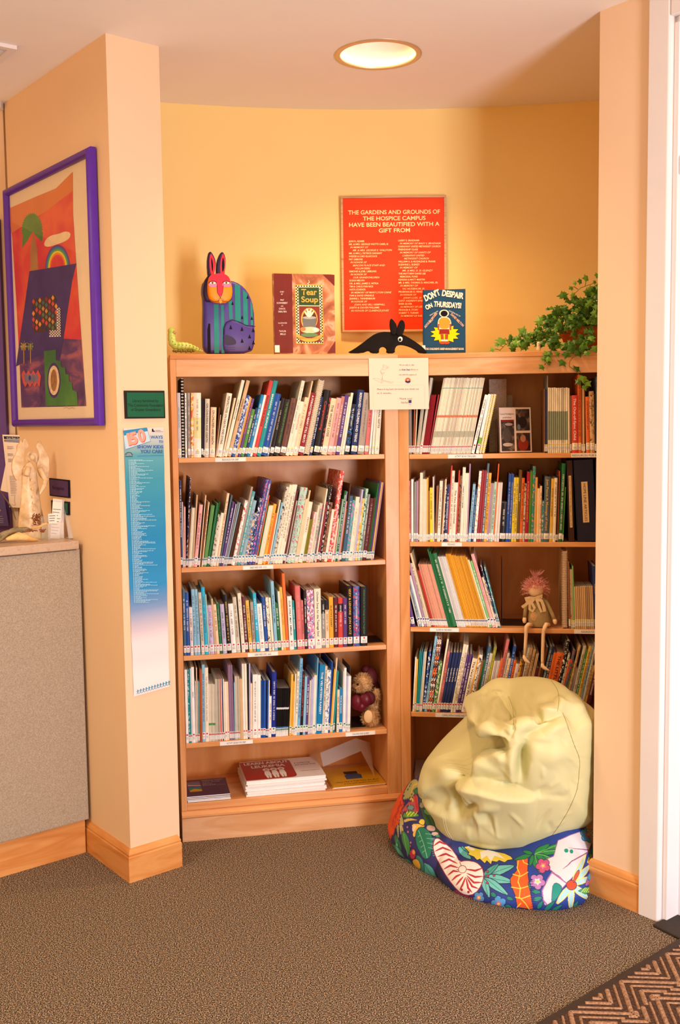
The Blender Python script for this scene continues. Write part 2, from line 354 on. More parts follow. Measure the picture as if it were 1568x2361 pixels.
# recessed lamp over the alcove
lamp = empty('recessed_ceiling_light', (LC.x, LC.y, ZC), label='round recessed downlight with brushed rim over the book alcove', cat='ceiling light')
MB().lathe([(.1205, .004), (.1205, -.003), (.124, -.0045), (.138, -.003), (.1395, .0)], 64).build('rim', mat('D9B48C', .35, .6, var=.02), lamp, True)
MB().lathe([(.1205, .003), (.116, .05), (.106, .12), (.09, .18), (.07, .22), (.0, .235)], 64).build('reflector', mat('FFEAD4', .45, .0, var=.02), lamp, True)
MB().ball((0, 0, .20), (.035, .035, .05)).build('bulb', mat('FFE9C0', .3), lamp, True)
bm_ = bpy.data.materials['m_FFE9C0']; pb = bm_.node_tree.nodes['Principled BSDF']; pb.inputs['Emission Color'].default_value = (1, .86, .66, 1); pb.inputs['Emission Strength'].default_value = 1.3
ll = bpy.data.lights.new('lamp_light', 'SPOT'); ll.energy = 48; ll.color = (1, .60, .24); ll.spot_size = math.radians(125); ll.spot_blend = 1; ll.shadow_soft_size = .06
lo_ = bpy.data.objects.new('lamp_light', ll); C.objects.link(lo_); lo_.location = (0, 0, .06); lo_.parent = lamp
# ---------------------------------------------------------------- bookcases
K = onplane(918, 817, onz(430, 1939, 0), (-math.sin(aL), math.cos(aL), 0)); K.z = 0
uL = Vector((math.cos(aL), math.sin(aL), 0)); yL = Vector((-uL.y, uL.x, 0)); uB = Vector((math.cos(aRb), math.sin(aRb), 0)); yB = Vector((-uB.y, uB.x, 0))
OL = K - uL*.789; OR = K
BAYS = {'L': (OL, uL, yL, aL), 'R': (OR, uB, yB, aRb)}
def loc2w(s_, x, y, z): O, u, v, a = BAYS[s_]; p = O + u*x + v*y; return Vector((p.x, p.y, z))
def p2l(s_, px, py, y=.0):
    O, u, v, a = BAYS[s_]; P = onplane(px, py, O+v*y, v); return (P-O).dot(u), P.z
def bookcase(s_, name, label, W, x0, x1, shelves, rstile, lstile):
    O, u, v, a = BAYS[s_]; r = empty(name, (O.x, O.y, 0), (0, 0, a), label=label, cat='bookcase')
    def bx(n, m, *a_): o = MB().box(*a_).build(n, m, r); bevel(o, .0015); return o
    D = .283
    bx('side_panel', WV, x0-.019, x0, .019, D-.007, .0, 1.664); bx('side_panel', WV, x1, x1+.019, .019, D-.007, .0, 1.664)
    bx('back_panel', WB, x0-.019, x1+.019, D-.006, D, .0, 1.664)
    bx('stile', WV, *lstile, 0, .019, .107, 1.664 if s_ == 'R' else 1.664); bx('stile', WV, *rstile, 0, .019, .107, 1.664)
    bx('top_rail', WCAB, lstile[1], rstile[0], 0, .019, 1.6055, 1.664)
    bx('top_board', WH, 0 if s_ == 'L' else .0, W, -.002, D+.004, 1.664, 1.681)
    out = {}
    for k, z in enumerate(shelves):
        out[k+1] = bx('shelf', WH, x0+.001, x1-.001, .003, D-.007, z-.0165, z)
    out[5] = bx('bottom_shelf', WH, x0, x1, .003, D-.007, .107, .133)
    b = MB(); prof = [(-.0105, .083), (-.016, .0885), (-.016, .095), (-.010, .100), (-.006, .106), (.0, .107), (.003, .107), (.003, .083)]
    V = [(x, y, z) for x in (0 if s_ == 'L' else .0, W) for y, z in prof]; m = len(prof)
    b.add(V, [tuple(range(m)), tuple(range(m, 2*m))[::-1]] + [(j, j+m, (j+1) % m+m, (j+1) % m) for j in range(m)]); b.build('base_moulding', WH, r)
    bx('base_panel', WCAB, 0, W, -.0105, .006, 0, .083)
    return r, out
ZL = [1.333, .9587, .6527, .3447, .133]; ZR = [1.331, 1.021, .7149, .405, .133]
bcL, shL = bookcase('L', 'bookcase', 'maple built-in bookcase, left one, beside the poster pillar', .789, .0195, .739, ZL[:4], (.739, .789), (0, .0195))
bcR, shR = bookcase('R', 'bookcase', 'maple built-in bookcase, right one, behind the beanbags and under the ivy', .775, .035, .745, ZR[:4], (.745, .775), (0, .035))
LAB = mat('E9DCD0', .6); INK = mat('2A2422', .7, var=0)
def shelf_label(s_, sh, z, xa, xb, yc, t, xt0, xt1):
    la, zt = p2l(s_, xa, yc, .003); lb, _ = p2l(s_, xb, yc, .003); zc = z-.0085; o0 = sh
    o = MB().box(la, lb, .0018, .003, zc-.0068, zc+.0068).build('label_strip', LAB, o0)
    ta, _ = p2l(s_, xt0, yc, .003); tb_, _ = p2l(s_, xt1, yc, .003)
    text(t, sh, Matrix(((1, 0, 0, ta), (0, 0, -1, .0016), (0, 1, 0, zc-.0033), (0, 0, 0, 1))), .0095, INK, width=tb_-ta)
shelf_label('L', shL[1], ZL[0], 496, 567, 1062, 'RESOURCES FOR GRIEF', 512, 550)
shelf_label('L', shL[2], ZL[1], 560, 630, 1309, 'GRIEF AND LOSS - 5-10', 576, 614)
shelf_label('L', shL[3], ZL[2], 571, 641, 1508, 'GRIEF AND LOSS - teens', 587, 625)
shelf_label('L', shL[4], ZL[3], 507, 583, 1715, 'ACTIVITY BOOKS FOR GRIEF', 523, 567)
shelf_label('L', shL[4], ZL[3], 797, 865, 1690, 'CHILDREN AND ILLNESS', 812, 850)
shelf_label('R', shR[1], ZR[0], 1033, 1113, 1052, 'ACTIVITY BOOKS FOR ILLNESS', 1049, 1097)
shelf_label('R', shR[1], ZR[0], 1317, 1402, 1050, 'RESOURCES FOR ILLNESS', 1319, 1394)
shelf_label('R', shR[2], ZR[1], 1018, 1065, 1254, 'FEELINGS', 1032, 1049)
shelf_label('R', shR[3], ZR[2], 991, 1058, 1452, 'ILLNESS IN THE FAMILY', 1006, 1042)
shelf_label('R', shR[3], ZR[2], 1324, 1400, 1457, 'RESOURCES FOR ILLNESS', 1340, 1384)
shelf_label('R', shR[4], ZR[3], 1004, 1102, 1651, 'COPING WITH CHANGE AND TRAUMA', 1019, 1088)
# ---------------------------------------------------------------- books
COL = dict(si=('BDB4B6', 'silver grey'), bk=('1E1A1C', 'black'), wh=('EFE6DE', 'white'), tp=('A39284', 'taupe'), mo=('D9603C', 'patterned orange'), cr=('EBD9BE', 'cream'),
 dp=('3A2838', 'dark plum'), pe=('F0C8A0', 'peach'), br=('8A5632', 'brown'), tn=('CBA274', 'tan'), bl=('1F4A94', 'blue'), yo=('E8A030', 'yellow orange'), pu=('5A3A74', 'purple'),
 gr=('4C8430', 'green'), ny=('24305C', 'navy'), cb=('1478A8', 'cerulean'), rd=('CC4038', 'red'), te=('1E8C8C', 'teal'), gy=('8C8680', 'grey'), dk=('2C2220', 'dark brown'),
 cb2=('6C4438', 'chocolate'), dr=('8C2028', 'dark red'), pk=('E8A098', 'pink'), rp=('CF6C68', 'rose'), bp=('B8786C', 'dusty pink'), dg=('1C6434', 'dark green'), lg=('7CB068', 'light green'),
 lv=('B8AEC8', 'lavender'), bg=('8CA4B0', 'blue grey'), lb=('86B4C8', 'light blue'), te2=('4C9494', 'muted teal'), mn=('A8CCB4', 'mint'), ol=('8C8430', 'olive'), mr=('5C2428', 'maroon'),
 gd=('E0AC48', 'golden'), cy=('28A8C8', 'cyan'), or_=('E4682C', 'orange'), yw=('E8C828', 'yellow'), ru=('A84C24', 'rust'), mv=('A8809C', 'mauve'), db=('1C2C84', 'deep blue'),
 sk=('74ACD0', 'sky blue'), sl=('50606C', 'slate'), cm=('A81C38', 'crimson'), sa=('E09C80', 'salmon'), pg=('DCC8C0', 'pale pinkish'), br2=('5A3A28', 'dark brown'), gp=('C9BBA4', 'greyish cream'),
 bt=('3C5C74', 'steel blue'), ob=('6C4C20', 'olive brown'))
PAGES = ramp_mat('book_pages', [(.3, 'CDB898'), (.7, 'EADCC4')], 'noise', (1, 1, 1), 300, 2, .8)
WPG = ramp_mat('booklet_pages', [(.3, 'E6DCD2'), (.7, 'F2EAE2')], 'noise', (1, 1, 1), 300, 2, .8)
STK = mat('EFE4D8', .5, var=.02)
def speck(c1, c2, c3, nm, sc=60):
    return ramp_mat(nm, [(.0, c1), (.44, c2), (.54, c3), (.6, c1)], 'noise', (1, 1, .6), sc*2.2, 3, .4, .8, 0, True)
PAT = {}
def covermat(code, pat=None):
    h = COL[code][0]
    if not pat: return mat(h, .38, var=.07, scale=25)
    k = code+pat
    if k not in PAT:
        c = {'w': 'F0E6DC', 'k': '2A2426', 'r': 'D04040', 'y': 'E8B840', 'g': '5C9C50', 'b': '2868A8', 'p': 'D8709C', 'o': 'E08840'}
        PAT[k] = speck(h, h, c[pat[0]], 'cover_'+k) if len(pat) == 1 else speck(h, c[pat[1]], c[pat[0]], 'cover_'+k, 45)
    return PAT[k]
# rows: xb w yt xt colour title|'' flags ; in zoomed pixels of (ox, oy, sc).  flags: p?? pattern, c colour of lettering, B band, n no sticker, *k repeats, s spiral, x comb, D hard cover
ROWS = [
('L', 1, (405, 865, 6.272), 'yg', '''38 48 258 18 si  c=te t=KIDS_GRIEVE_TOO
90 42 45 72 bk x
140 26 262 130 wh c=bk l
178 40 258 168 tp l
222 38 258 220 mo p=wy
264 106 258 262 cr l B=.3,.62,D9CD90
374 26 330 366 bk
402 12 370 398 dp
415 66 345 428 gp c=bk t=ON_CHILDREN_AND_DEATH
487 80 468 510 pe c=bk t=ON_CHILDREN_AND_DEATH
570 8 470 632 br
579 9 575 646 pe
588 78 270 740 cr c=bk t=PERSPECTIVES_ON_DEATH_AND_DYING
668 26 335 848 pe
697 46 80 955 cr c=bk t=LIVING_WITH_LOSS
745 52 85 1025 tn c=bk t=LIVING_WITH_LOSS
800 56 300 1030 bl p=w l
858 16 315 1080 pe
876 14 330 1096 yo
892 44 345 1105 pu c=or_ l
938 50 500 1112 gr l
990 34 480 1165 ny l
1026 46 290 1238 cb l
1074 32 292 1286 wh
1108 58 88 1385 rd c=bk t=BREAKING_THE_SILENCE
1168 64 90 1448 te c=wh t=BREAKING_THE_SILENCE
1234 88 280 1466 bl c=wh l
1325 20 375 1520 gy'''),
('L', 1, (645, 865, 6.272), 'yg', '''-155 56 340 35 bk c=tp t=LIFE_AND_LOSS
-96 88 362 86 dk c=gr t=THE_THREE_WORLDS_OF_DYING_CHILDREN
-4 82 345 168 cb2 c=bk l
80 48 88 338 cr c=te l
130 56 390 312 cr c=or_ t=TRANSITIONS
188 48 328 388 pe l
238 20 88 486 pe
260 80 265 462 dr c=wh t=A_FORGOTTEN_HEART_STILL_BEATS
343 80 75 590 cr s
428 36 320 620 ny c=wh l
478 88 225 690 bk c=rd t=Companioning
570 26 320 768 dk p=r
598 82 345 786 pe c=bk t=THE_WORST_LOSS
684 70 338 852 pk l
757 44 312 915 bp l
806 56 290 972 pu c=wh l
864 24 315 1030 cr
891 34 260 1054 cr
934 68 425 1062 bk p=b l
1022 90 220 1138 ny c=wh t=BEREAVED_CHILDREN_AND_TEENS
1122 92 262 1232 tp l
1222 56 290 1312 rp l
1288 28 280 1368 wh
1330 34 280 1398 cr
1372 64 300 1424 cr c=bk t=FINAL_GIFTS'''),
('L', 2, (405, 1080, 6.272), 'b', '''74 30 180 52 ny c=wh l
107 12 490 92 cr
122 24 560 118 pk
149 15 145 208 ny p=w
166 12 590 205 br
180 14 572 230 cr *4
237 22 385 300 tn
260 50 530 350 pk c=bk l
311 12 510 400 dk *2
336 14 390 430 pe
352 10 495 452 br *2
374 16 490 474 pe l
392 13 540 515 lg *4
446 34 510 590 dg
482 12 485 636 dg
496 42 675 622 gp p=k
540 42 650 662 cr
584 34 365 745 pe l
620 26 390 800 sl
648 34 490 820 pu l
684 16 520 866 lv
702 18 495 895 gy
722 20 500 920 bg
744 15 550 950 br2 *4
806 44 470 1035 wh p=r
852 28 270 1092 tp
882 46 340 1135 te2 l
930 48 470 1172 bg l
980 42 650 1160 pe p=ob l
1024 34 440 1250 ny p=w
1060 40 165 1362 bl p=p c=or_ l
1102 44 170 1408 pu p=b l
1148 13 390 1408 or_
1163 18 490 1412 dg
1183 17 540 1425 cr *4
1254 44 520 1490 yo l
1300 32 650 1500 or_
1334 18 460 1505 cr'''),
('L', 2, (645, 1070, 6.272), 'b', '''-150 26 560 80 lb
-122 46 330 178 gp p=k
-74 38 305 235 cr l
-35 38 300 280 cr l
4 34 300 322 cr l
40 30 380 356 mr
72 14 530 332 cr
88 15 600 342 br2
105 52 340 428 mn p=p
158 50 345 482 mn p=r
210 16 510 520 pe
228 16 500 538 pe
245 20 380 580 pe
267 58 550 545 cr c=rd t=PRIVATE_I
327 13 800 522 ol *4
380 40 700 562 pk p=w
422 20 600 610 cr
443 42 570 640 gp l
487 20 600 680 sl p=r
509 20 360 752 cr
531 36 550 735 dr p=k
569 24 310 826 bk p=w
595 44 560 764 br p=k
641 42 660 778 cr
685 58 105 955 rd D p=w l
745 12 740 850 cr
758 11 790 868 cr
770 16 880 878 rp
788 12 510 942 mn
802 30 390 962 dg l
834 13 400 1000 lv
848 13 540 1000 pk
862 13 650 1004 br
876 14 285 1045 br2
892 50 465 1046 bt c=wh l
944 46 525 1086 te2 p=p
992 54 480 1135 cr c=tn t=IT_MUST_HURT_A_LOT
1048 10 560 1150 cr
1060 26 372 1190 lv
1088 34 500 1206 pe p=oy
1124 34 360 1248 mn p=k
1160 30 440 1280 gy l
1192 54 500 1312 mr c=tp l
1248 20 490 1378 br2
1270 20 280 1420 dg
1292 24 250 1482 pu
1318 20 265 1502 gd
1340 16 268 1528 mv'''),
('L', 3, (415, 1310, 6.533), 'r', '''60 40 325 34 bt c=wh l
103 50 370 82 bl c=wh l
160 48 590 135 pg l
219 44 322 168 lb l
266 46 322 215 lb l
326 50 370 272 gp l
380 50 290 318 cy l
433 18 400 378 mn
455 66 560 415 lv p=p l
525 28 465 470 tn
557 42 550 500 pe l
602 42 535 545 dg c=gy l
650 60 545 600 lv c=bk l
714 64 400 658 bk c=gd l
781 74 540 730 wh c=bk l
860 56 440 790 gp
935 54 380 865 cr c=gy l
985 48 435 930 mr l
1046 50 490 985 gd l
1102 48 515 1056 tp l
1158 48 380 1095 cy c=wh l
1212 72 540 1155 wh c=bg t=WHERE_THE_RED_FERN_GROWS
1288 46 440 1230 bl c=wh l
1342 42 445 1285 cr p=k
1392 34 450 1332 cr
1430 46 200 1366 lb c=bk t=HELP_FOR_THE_HARD_TIMES
1480 46 540 1432 dg c=wh l'''),
('L', 3, (645, 1310, 6.272), 'r', '''28 28 340 -30 cr
58 38 280 -4 gd c=rd t=FIGHTING_INVISIBLE_TIGERS
98 40 80 30 or_
145 66 410 105 wh c=bk t=OUR_ONLY_MAY_AMELIA
213 32 475 175 te l
258 72 260 220 rp c=pk l
332 32 470 305 rp l
367 34 320 345 dk c=wh l
412 100 320 385 wh p=bp D l
514 94 300 495 cr c=bk t=Chicken_Soup_for_the_Teenage_Soul
610 54 465 602 gy B=.72,1,242024 l
667 50 465 655 pe B=.8,1,242024 l
722 60 420 710 yo c=bk t=ZLATA'S_DIARY
785 62 430 780 mr l
849 64 430 845 rd B=.72,.88,242024 l
918 58 430 915 pu c=wh l
982 74 260 975 bk c=gd t=IZZY_&_LENORE__JON_KATZ
1066 92 265 1062 pu p=rb l
1166 100 270 1168 bk c=gr t=Chicken_Soup_for_the_Teenage_Soul_on_Tough_Stuff'''),
('L', 4, (415, 1500, 6.533), 'r', '''93 40 290 65 wh
135 20 285 108 te p=w
157 16 280 135 te
175 14 270 150 pg
191 44 250 165 wh c=bk t=GUILT
237 14 465 226 pg
253 12 260 245 pe
267 12 465 262 gp
281 17 470 278 te2
300 38 290 300 ru n
340 42 215 340 lb l
384 52 260 388 cr c=gy t=THE_CREATIVE_JOURNAL_FOR_CHILDREN
438 17 505 438 cr *6 B=.28,.32,60A060
541 15 430 541 gp *5
617 15 430 608 rd
633 14 430 633 wh
648 14 430 648 ny
663 18 430 663 cr
683 34 470 690 cr
719 28 470 714 pe
750 18 220 716 mv *4
824 13 480 820 lb
839 17 390 828 gp *4
909 48 430 890 tn n
958 28 200 932 wh
988 36 200 966 cr
1026 18 200 1012 dk
1045 20 200 1038 lv
1066 28 500 1062 pe
1097 72 365 1098 wh l
1172 44 370 1176 wh
1217 30 450 1216 bl
1249 40 450 1256 bl
1291 14 450 1298 bk
1306 22 450 1320 bl
1329 14 450 1343 cr
1345 30 690 1350 wh l
1376 72 330 1390 db c=wh l'''),
('L', 4, (645, 1500, 6.272), 'g', '''-58 15 545 -40 bk *12 B=0,.09,E8E0D8 B=.1,.2,3070B0 B=.56,.6,E0D8D0
136 32 345 175 gd
169 22 450 198 yo
193 20 340 222 cr
214 32 305 262 cr l
248 40 115 315 sk c=bk l
290 40 300 352 bk c=rd l
331 36 375 375 lb
368 36 385 410 pu c=wh l
405 24 435 440 gp
430 20 420 480 lv
451 22 390 505 lv
474 38 360 522 cr
513 14 110 548 sk
528 76 205 605 cb c=wh t=THE_VELVETEEN_RABBIT
606 34 225 672 gp l
642 56 285 715 wh p=b
700 24 165 750 bl
725 20 275 788 yo
746 18 110 820 pe
765 24 300 835 te
820 34 570 842 pe l
856 46 550 875 cb c=wh t=THE_BLUE_RADIO
905 12 300 918 pg
918 32 255 935 wh
951 22 370 968 lv
974 18 370 992 wh
993 22 370 1010 wh'''),
('R', 1, (930, 860, 6.817), 'r', '''78 18 330 72 tp *3
135 14 330 125 dk
150 24 330 170 ru
176 16 330 214 pe
193 18 330 300 gp *3
248 42 80 420 gp
292 18 345 430 dr *5
384 24 345 544 dr
410 23.2 80 632 cr *28 B=.48,.51,D08060 B=.22,.30,B8B098 B=.86,.87,80A098 gcream
1064 50 350 1282 wh l
1136 48 340 1340 wh B=.05,.27,78A830
1188 40 335 1388 yw s
1232 40 335 1424 yw s'''),
('R', 1, (1150, 860, 6.272), 'y', '''660 12 230 656 br
675 22 235 672 ny
699 12 40 700 gy
712 28.6 215 712 cr *10 B=.2,.64,8A9078 gband
1002 26 220 998 cr
1032 22 330 1034 br
1058 88 325 1056 rd c=wh t=The_Out-of-Sync_Child
1150 45 30 1142 or_ l
1200 15 225 1195 br
1218 15 225 1214 pe
1236 15 225 1232 br
1264 54 345 1262 or_ l
1322 68 265 1305 tn p=k
1392 20 300 1390 dk
1414 32 60 1402 sl p=k
1449 40 290 1440 gd l
1500 60 300 1500 br
1570 60 260 1570 gy'''),
('R', 2, (935, 1050, 6.817), '', '''50 34 400 42 rp l
90 34 378 90 wh
128 32 420 138 gy
164 32 405 174 mv
198 18 370 206 br
218 20 275 242 cr
240 22 275 264 cr
264 17 375 284 cr *4
334 22 355 382 yo
358 22 560 396 br
384 48 510 428 yw l
434 20 340 428 pg
456 34 485 488 br
494 48 405 540 cr l
546 16 400 600 br
564 22 378 626 pe
588 16 470 650 ny p=w
606 44 470 672 ny c=wh l
654 20 165 722 rd
676 42 245 740 cr l
720 60 430 778 cr c=bk t=The_Very_Quiet_Cricket
783 22 240 868 rd
807 42 325 895 br p=k
851 46 190 955 cr c=bk t=THERE'S_A_NIGHTMARE
900 28 280 1012 cr
930 26 280 1038 cr
958 22 135 1005 mv
982 42 455 1082 lb l
1026 38 540 1104 ny c=lb l
1066 42 250 1168 wh p=o
1110 38 240 1208 dr
1150 38 245 1248 dr
1190 34 130 1306 sl l
1226 44 280 1336 yo c=bk l
1272 26 440 1360 mv
1300 30 440 1392 tp
1332 38 420 1428 mn l
1372 18 135 1492 or_
1392 36 430 1484 cr
1430 38 430 1522 pg'''),
('R', 2, (1150, 1050, 6.272), '', '''6 86 690 75 bk c=wh l
96 38 275 186 bl c=lv l
136 38 275 222 bl c=lv l
178 36 322 262 yw c=bl l
216 36 322 298 yw c=bl l
254 42 220 345 ob c=wh t=Bad_Boy
298 42 330 375 or_ l
342 30 410 415 gp p=k
374 48 250 464 cm c=yo t=IF_YOU'RE_HAPPY_AND_YOU_KNOW_IT
424 38 232 516 gr
464 36 160 560 te p=o
502 16 320 575 pe
520 18 320 580 yo
541 38 480 585 pe
581 28 445 600 pe l
611 28 660 635 te2 p=w
642 84 310 668 sl c=gd t=Just_Peace_A_Message_of_Hope
729 46 340 785 gd l
778 40 330 826 cr l
820 18 300 850 dk
840 20 230 872 ru
862 54 118 916 dg c=wh l
918 14 460 960 gr'''),
('R', 3, (935, 1255, 6.533), 'n', '''55 34 190 50 pu l
97 54 175 92 pu c=lv l
190 20 315 145 pg
212 34 335 165 bg l
250 34 475 205 wh
288 34 280 230 mv
326 30 290 262 gp l
358 28 140 288 pe
387 18 375 345 br
406 12 400 360 rd *3
443 17 305 385 sa *12
650 20 80 490 dg n
671 22 120 515 dg n
694 86 150 545 dg n
782 22 190 622 pg
806 18 190 648 wh *6
916 17 150 725 yo *5 gstripe
1003 22 170 795 yo *3
1072 21 180 838 yo *7 gstripe2
1222 20 200 925 yo
1246 22 240 940 cr
1270 40 260 970 lg l
1312 48 155 985 pk c=rp l
1362 30 505 1148 pe l
1393 22 315 1124 ny p=w
1416 22 350 1180 te2 p=w'''),
('R', 3, (1160, 1255, 6.533), 'y', '''900 72 100 902 tn s
990 28 260 992 br
1020 20 380 1026 gp p=r
1042 18 380 1048 tn
1062 22 330 1078 lg
1086 29 640 1094 tn *10 gtan
1382 68 330 1340 ny c=gd t=Cancer
1452 28 375 1428 tn p=k'''),
('R', 4, (940, 1450, 6.533), 'r', '''72 24 430 118 cr
98 26 460 135 gd
126 18 345 182 te
145 18 345 208 te
164 14 350 240 lb
180 12 345 256 cr *3
217 32 335 322 bl p=w
250 36 115 412 lb l
288 32 125 458 or_ p=wk
322 32 140 500 or_ p=wk
356 12 170 528 ny
369 46 500 476 gr p=w c=wh t=JUNIPER
417 28 160 594 cr
447 36 345 602 rp l
485 39 360 637 ny c=wh t=THE_NEXT_PLACE
525 39 360 688 ny c=wh t=THE_NEXT_PLACE
565 39 360 732 ny c=wh t=THE_NEXT_PLACE
605 38 360 777 ny c=wh t=THE_NEXT_PLACE
645 36 235 845 cr l
683 36 245 886 cr l
721 38 390 890 pu l
761 40 385 935 pu l
803 74 455 1005 cr c=bk t=The_Very_Lonely_Firefly
880 18 400 1085 yo
900 52 400 1120 wh p=k
954 30 490 1142 br
986 26 490 1168 dg
1014 44 270 1250 bt c=wh l
1060 42 375 1265 gp l
1104 44 280 1332 ol c=yw l
1150 24 490 1325 pg *4
1248 30 460 1418 or_
1280 44 165 1492 rp l
1326 34 370 1505 gp l
1362 34 450 1536 pe l'''),
('R', 4, (1160, 1450, 6.533), 'r', '''-38 44 265 168 bl l
8 44 475 172 or_ l
54 54 530 208 pg l
110 36 480 272 yo p=k
148 34 460 300 br p=k
184 40 290 380 gp l
226 36 290 416 tn l
264 40 310 458 tn l
306 20 375 500 tn
328 20 375 522 tn
350 44 590 545 mr
396 36 590 590 br
434 38 280 648 br2
474 38 270 716 sl l
514 38 270 755 ny l
554 46 370 766 or_
602 112 370 812 or_ c=bk t=THE_LITTLE_PRINCE
716 40 175 965 bk p=w
758 34 370 988 gp p=k
794 24 460 1010 or_
820 40 325 1056 sl p=r
862 30 490 1080 ol p=k
894 34 250 1140 tn l
930 40 600 1130 tp
972 44 260 1212 gp l
1018 36 320 1255 gr l
1056 44 265 1296 gd l
1102 34 265 1342 bg l
1138 36 240 1386 gp l
1176 36 555 1376 gd l
1214 60 400 1425 mr'''),
]
SHN = {1: 'top', 2: 'second', 3: 'third', 4: 'fourth'}
SIDE = {'L': 'left', 'R': 'right'}
DOT = {'y': 'E0C040', 'g': '2C7C44', 'b': '2C6C94', 'r': 'CC3434', 'n': '2C3C70', 'yg': 'C4CC50'}
BK = []
for (s_, k, (ox, oy, sc), dot, txt) in ROWS:
    z = (ZL if s_ == 'L' else ZR)[k-1]
    for line in txt.split('\n'):
        t = line.split(); xb, wz, yt, xt = map(float, t[:4]); code = t[4]; fl_ = t[5:]; rep = 1; d = dict(c=None, t=None, p=None, l=False, B=[], n=False, s=False, x=False, D=False, grp=None)
        for q in fl_:
            if q[0] == '*': rep = int(q[1:])
            elif q[:2] == 't=': d['t'] = q[2:].replace('_', ' ')
            elif q[:2] == 'c=': d['c'] = q[2:]
            elif q[:2] == 'p=': d['p'] = q[2:]
            elif q[:2] == 'B=': a_ = q[2:].split(','); d['B'].append((float(a_[0]), float(a_[1]), a_[2]))
            elif q[0] == 'g': d['grp'] = q[1:]
            elif q in d: d[q] = True
        if d['p'] and d['p'] not in ('w',) and not all(ch in 'wkrygbpo' for ch in d['p']): d['p'] = 'k'
        for j in range(rep):
            pxb = ox+(xb+wz*j)/sc; pxe = ox+(xb+wz*(j+1))/sc; pxt = ox+(xt+(wz*j))/sc; pyt = oy+(yt + rnd.uniform(-3, 3)*(rep > 1))/sc
            Y0 = .010
            O, u, v, a = BAYS[s_]
            # bottom line: where the shelf top meets the spine plane under this pixel column
            yb = {('L', 1): (1055, 1046), ('L', 2): (1308, 1290), ('L', 3): (1513, 1485), ('L', 4): (1715, 1681), ('R', 1): (1044, 1046), ('R', 2): (1248, 1250), ('R', 3): (1446, 1451), ('R', 4): (1641, 1655)}[(s_, k)]
            fx = (pxb-(412 if s_ == 'L' else 943))/(478 if s_ == 'L' else 440); ypb = yb[0]+(yb[1]-yb[0])*fx
            x0, _ = p2l(s_, pxb, ypb, Y0); x1, _ = p2l(s_, pxe, ypb, Y0); xtl, zt = p2l(s_, pxt, pyt, Y0)
            e = dict(d); e.update(s=s_, sh=k, z=z, x0=x0, w=x1-x0, zt=zt, xt=xtl, code=code, dot=dot, spiral=d['s'], comb=d['x'], rep=rep, j=j)
            BK.append(e)
for s_ in 'LR':
    for k in (1, 2, 3, 4):
        L_ = [b for b in BK if b['s'] == s_ and b['sh'] == k]; L_.sort(key=lambda b: b['x0'])
        for b, c in zip(L_, L_[1:]): b['w'] = max(.0018, min(b['w'], c['x0']-b['x0']-.0001)) if c['x0']-b['x0'] > .0015 else .0018
        nxt = None
        for b in reversed(L_):
            H = max(.06, b['zt']-b['z']); b['w'] = max(b['w'], .0016)
            tl = math.atan((b['xt']-b['x0'])/H)
            if nxt is None: tl = min(tl, math.atan(((.736 if s_ == 'L' else .742)-(b['x0']+b['w']))/H))
            if nxt is not None:
                h = min(H, nxt['H0'])
                xl = nxt['x0'] if nxt['a'] >= 0 else nxt['x0']
                lim = math.atan((nxt['x0']-(b['x0']+b['w']) + h*math.tan(nxt['a']))/h)
                tl = min(tl, lim)
                if H > nxt['H0'] and nxt['a'] < 0: pass
            b['a'] = tl; b['H0'] = H; b['wr'] = b['w']*math.cos(tl); b['H'] = H/math.cos(tl) - (abs(math.tan(tl))*b['wr'] if False else 0)
            nxt = b
UNIQ = {}
def size_word(b):
    w = b['wr']; return 'thick' if w > .019 else 'medium' if w > .0105 else 'slim' if w > .0055 else 'thin'
def tilt(b): return 'leaning right' if b['a'] > .1 else 'leaning left' if b['a'] < -.1 else 'upright'
ORD = ['first', 'second', 'third', 'fourth', 'fifth', 'sixth', 'seventh', 'eighth', 'ninth', 'tenth', '11th', '12th', '13th', '14th', '15th', '16th', '17th', '18th', '19th', '20th', '21st', '22nd', '23rd', '24th', '25th', '26th', '27th', '28th']
from collections import Counter
def cname(b):
    n = COL[b['code']][1]; return n+' patterned' if b['p'] and 'patterned' not in n else n
for s_ in 'LR':
    for k in (1, 2, 3, 4):
        L_ = [b for b in BK if b['s'] == s_ and b['sh'] == k]; L_.sort(key=lambda b: b['x0']); b0 = None
        where = f"{SHN[k]} shelf of the {SIDE[s_]} bookcase"; wh2 = f"{SIDE[s_]} bookcase, {SHN[k]} shelf"
        for i, b in enumerate(L_):
            b['kind'] = 'spiral-bound book' if b['spiral'] else 'comb-bound book' if b['comb'] else 'booklet' if (b['wr'] < .0056) else 'book'
            b['i'] = i
        for i, b in enumerate(L_):
            n1 = cname(L_[i-1]) if i else 'the left end'; n2 = cname(L_[i+1]) if i < len(L_)-1 else 'the right end'
            b['cands'] = []
            if b['t']: b['cands'].append(f"{size_word(b)} {cname(b)} {b['kind']} lettered {b['t']}, {where}")
            if b['t']: b['cands'].append(f"{size_word(b)} {cname(b)} {b['kind']} lettered {b['t']}, next to {n2} one")
            b['cands'].append(f"{size_word(b)} {cname(b)} {b['kind']} {tilt(b)} on the {where}")
            b['cands'].append(f"{size_word(b)} {cname(b)} {b['kind']}, {wh2}, between {n1} and {n2}")
            same = [q for q in L_ if cname(q) == cname(b)]
            b['cands'].append(f"{cname(b)} {b['kind']}, {ORD[min(27, same.index(b))]} {cname(b)} spine from the left, {wh2}")
cc = [Counter(), Counter(), Counter(), Counter(), Counter()]
cnt = Counter(c for b in BK for c in b['cands'])
for b in BK:
    b['label'] = next((c for c in b['cands'] if cnt[c] == 1 and len(c.split()) <= 16), b['cands'][-1])
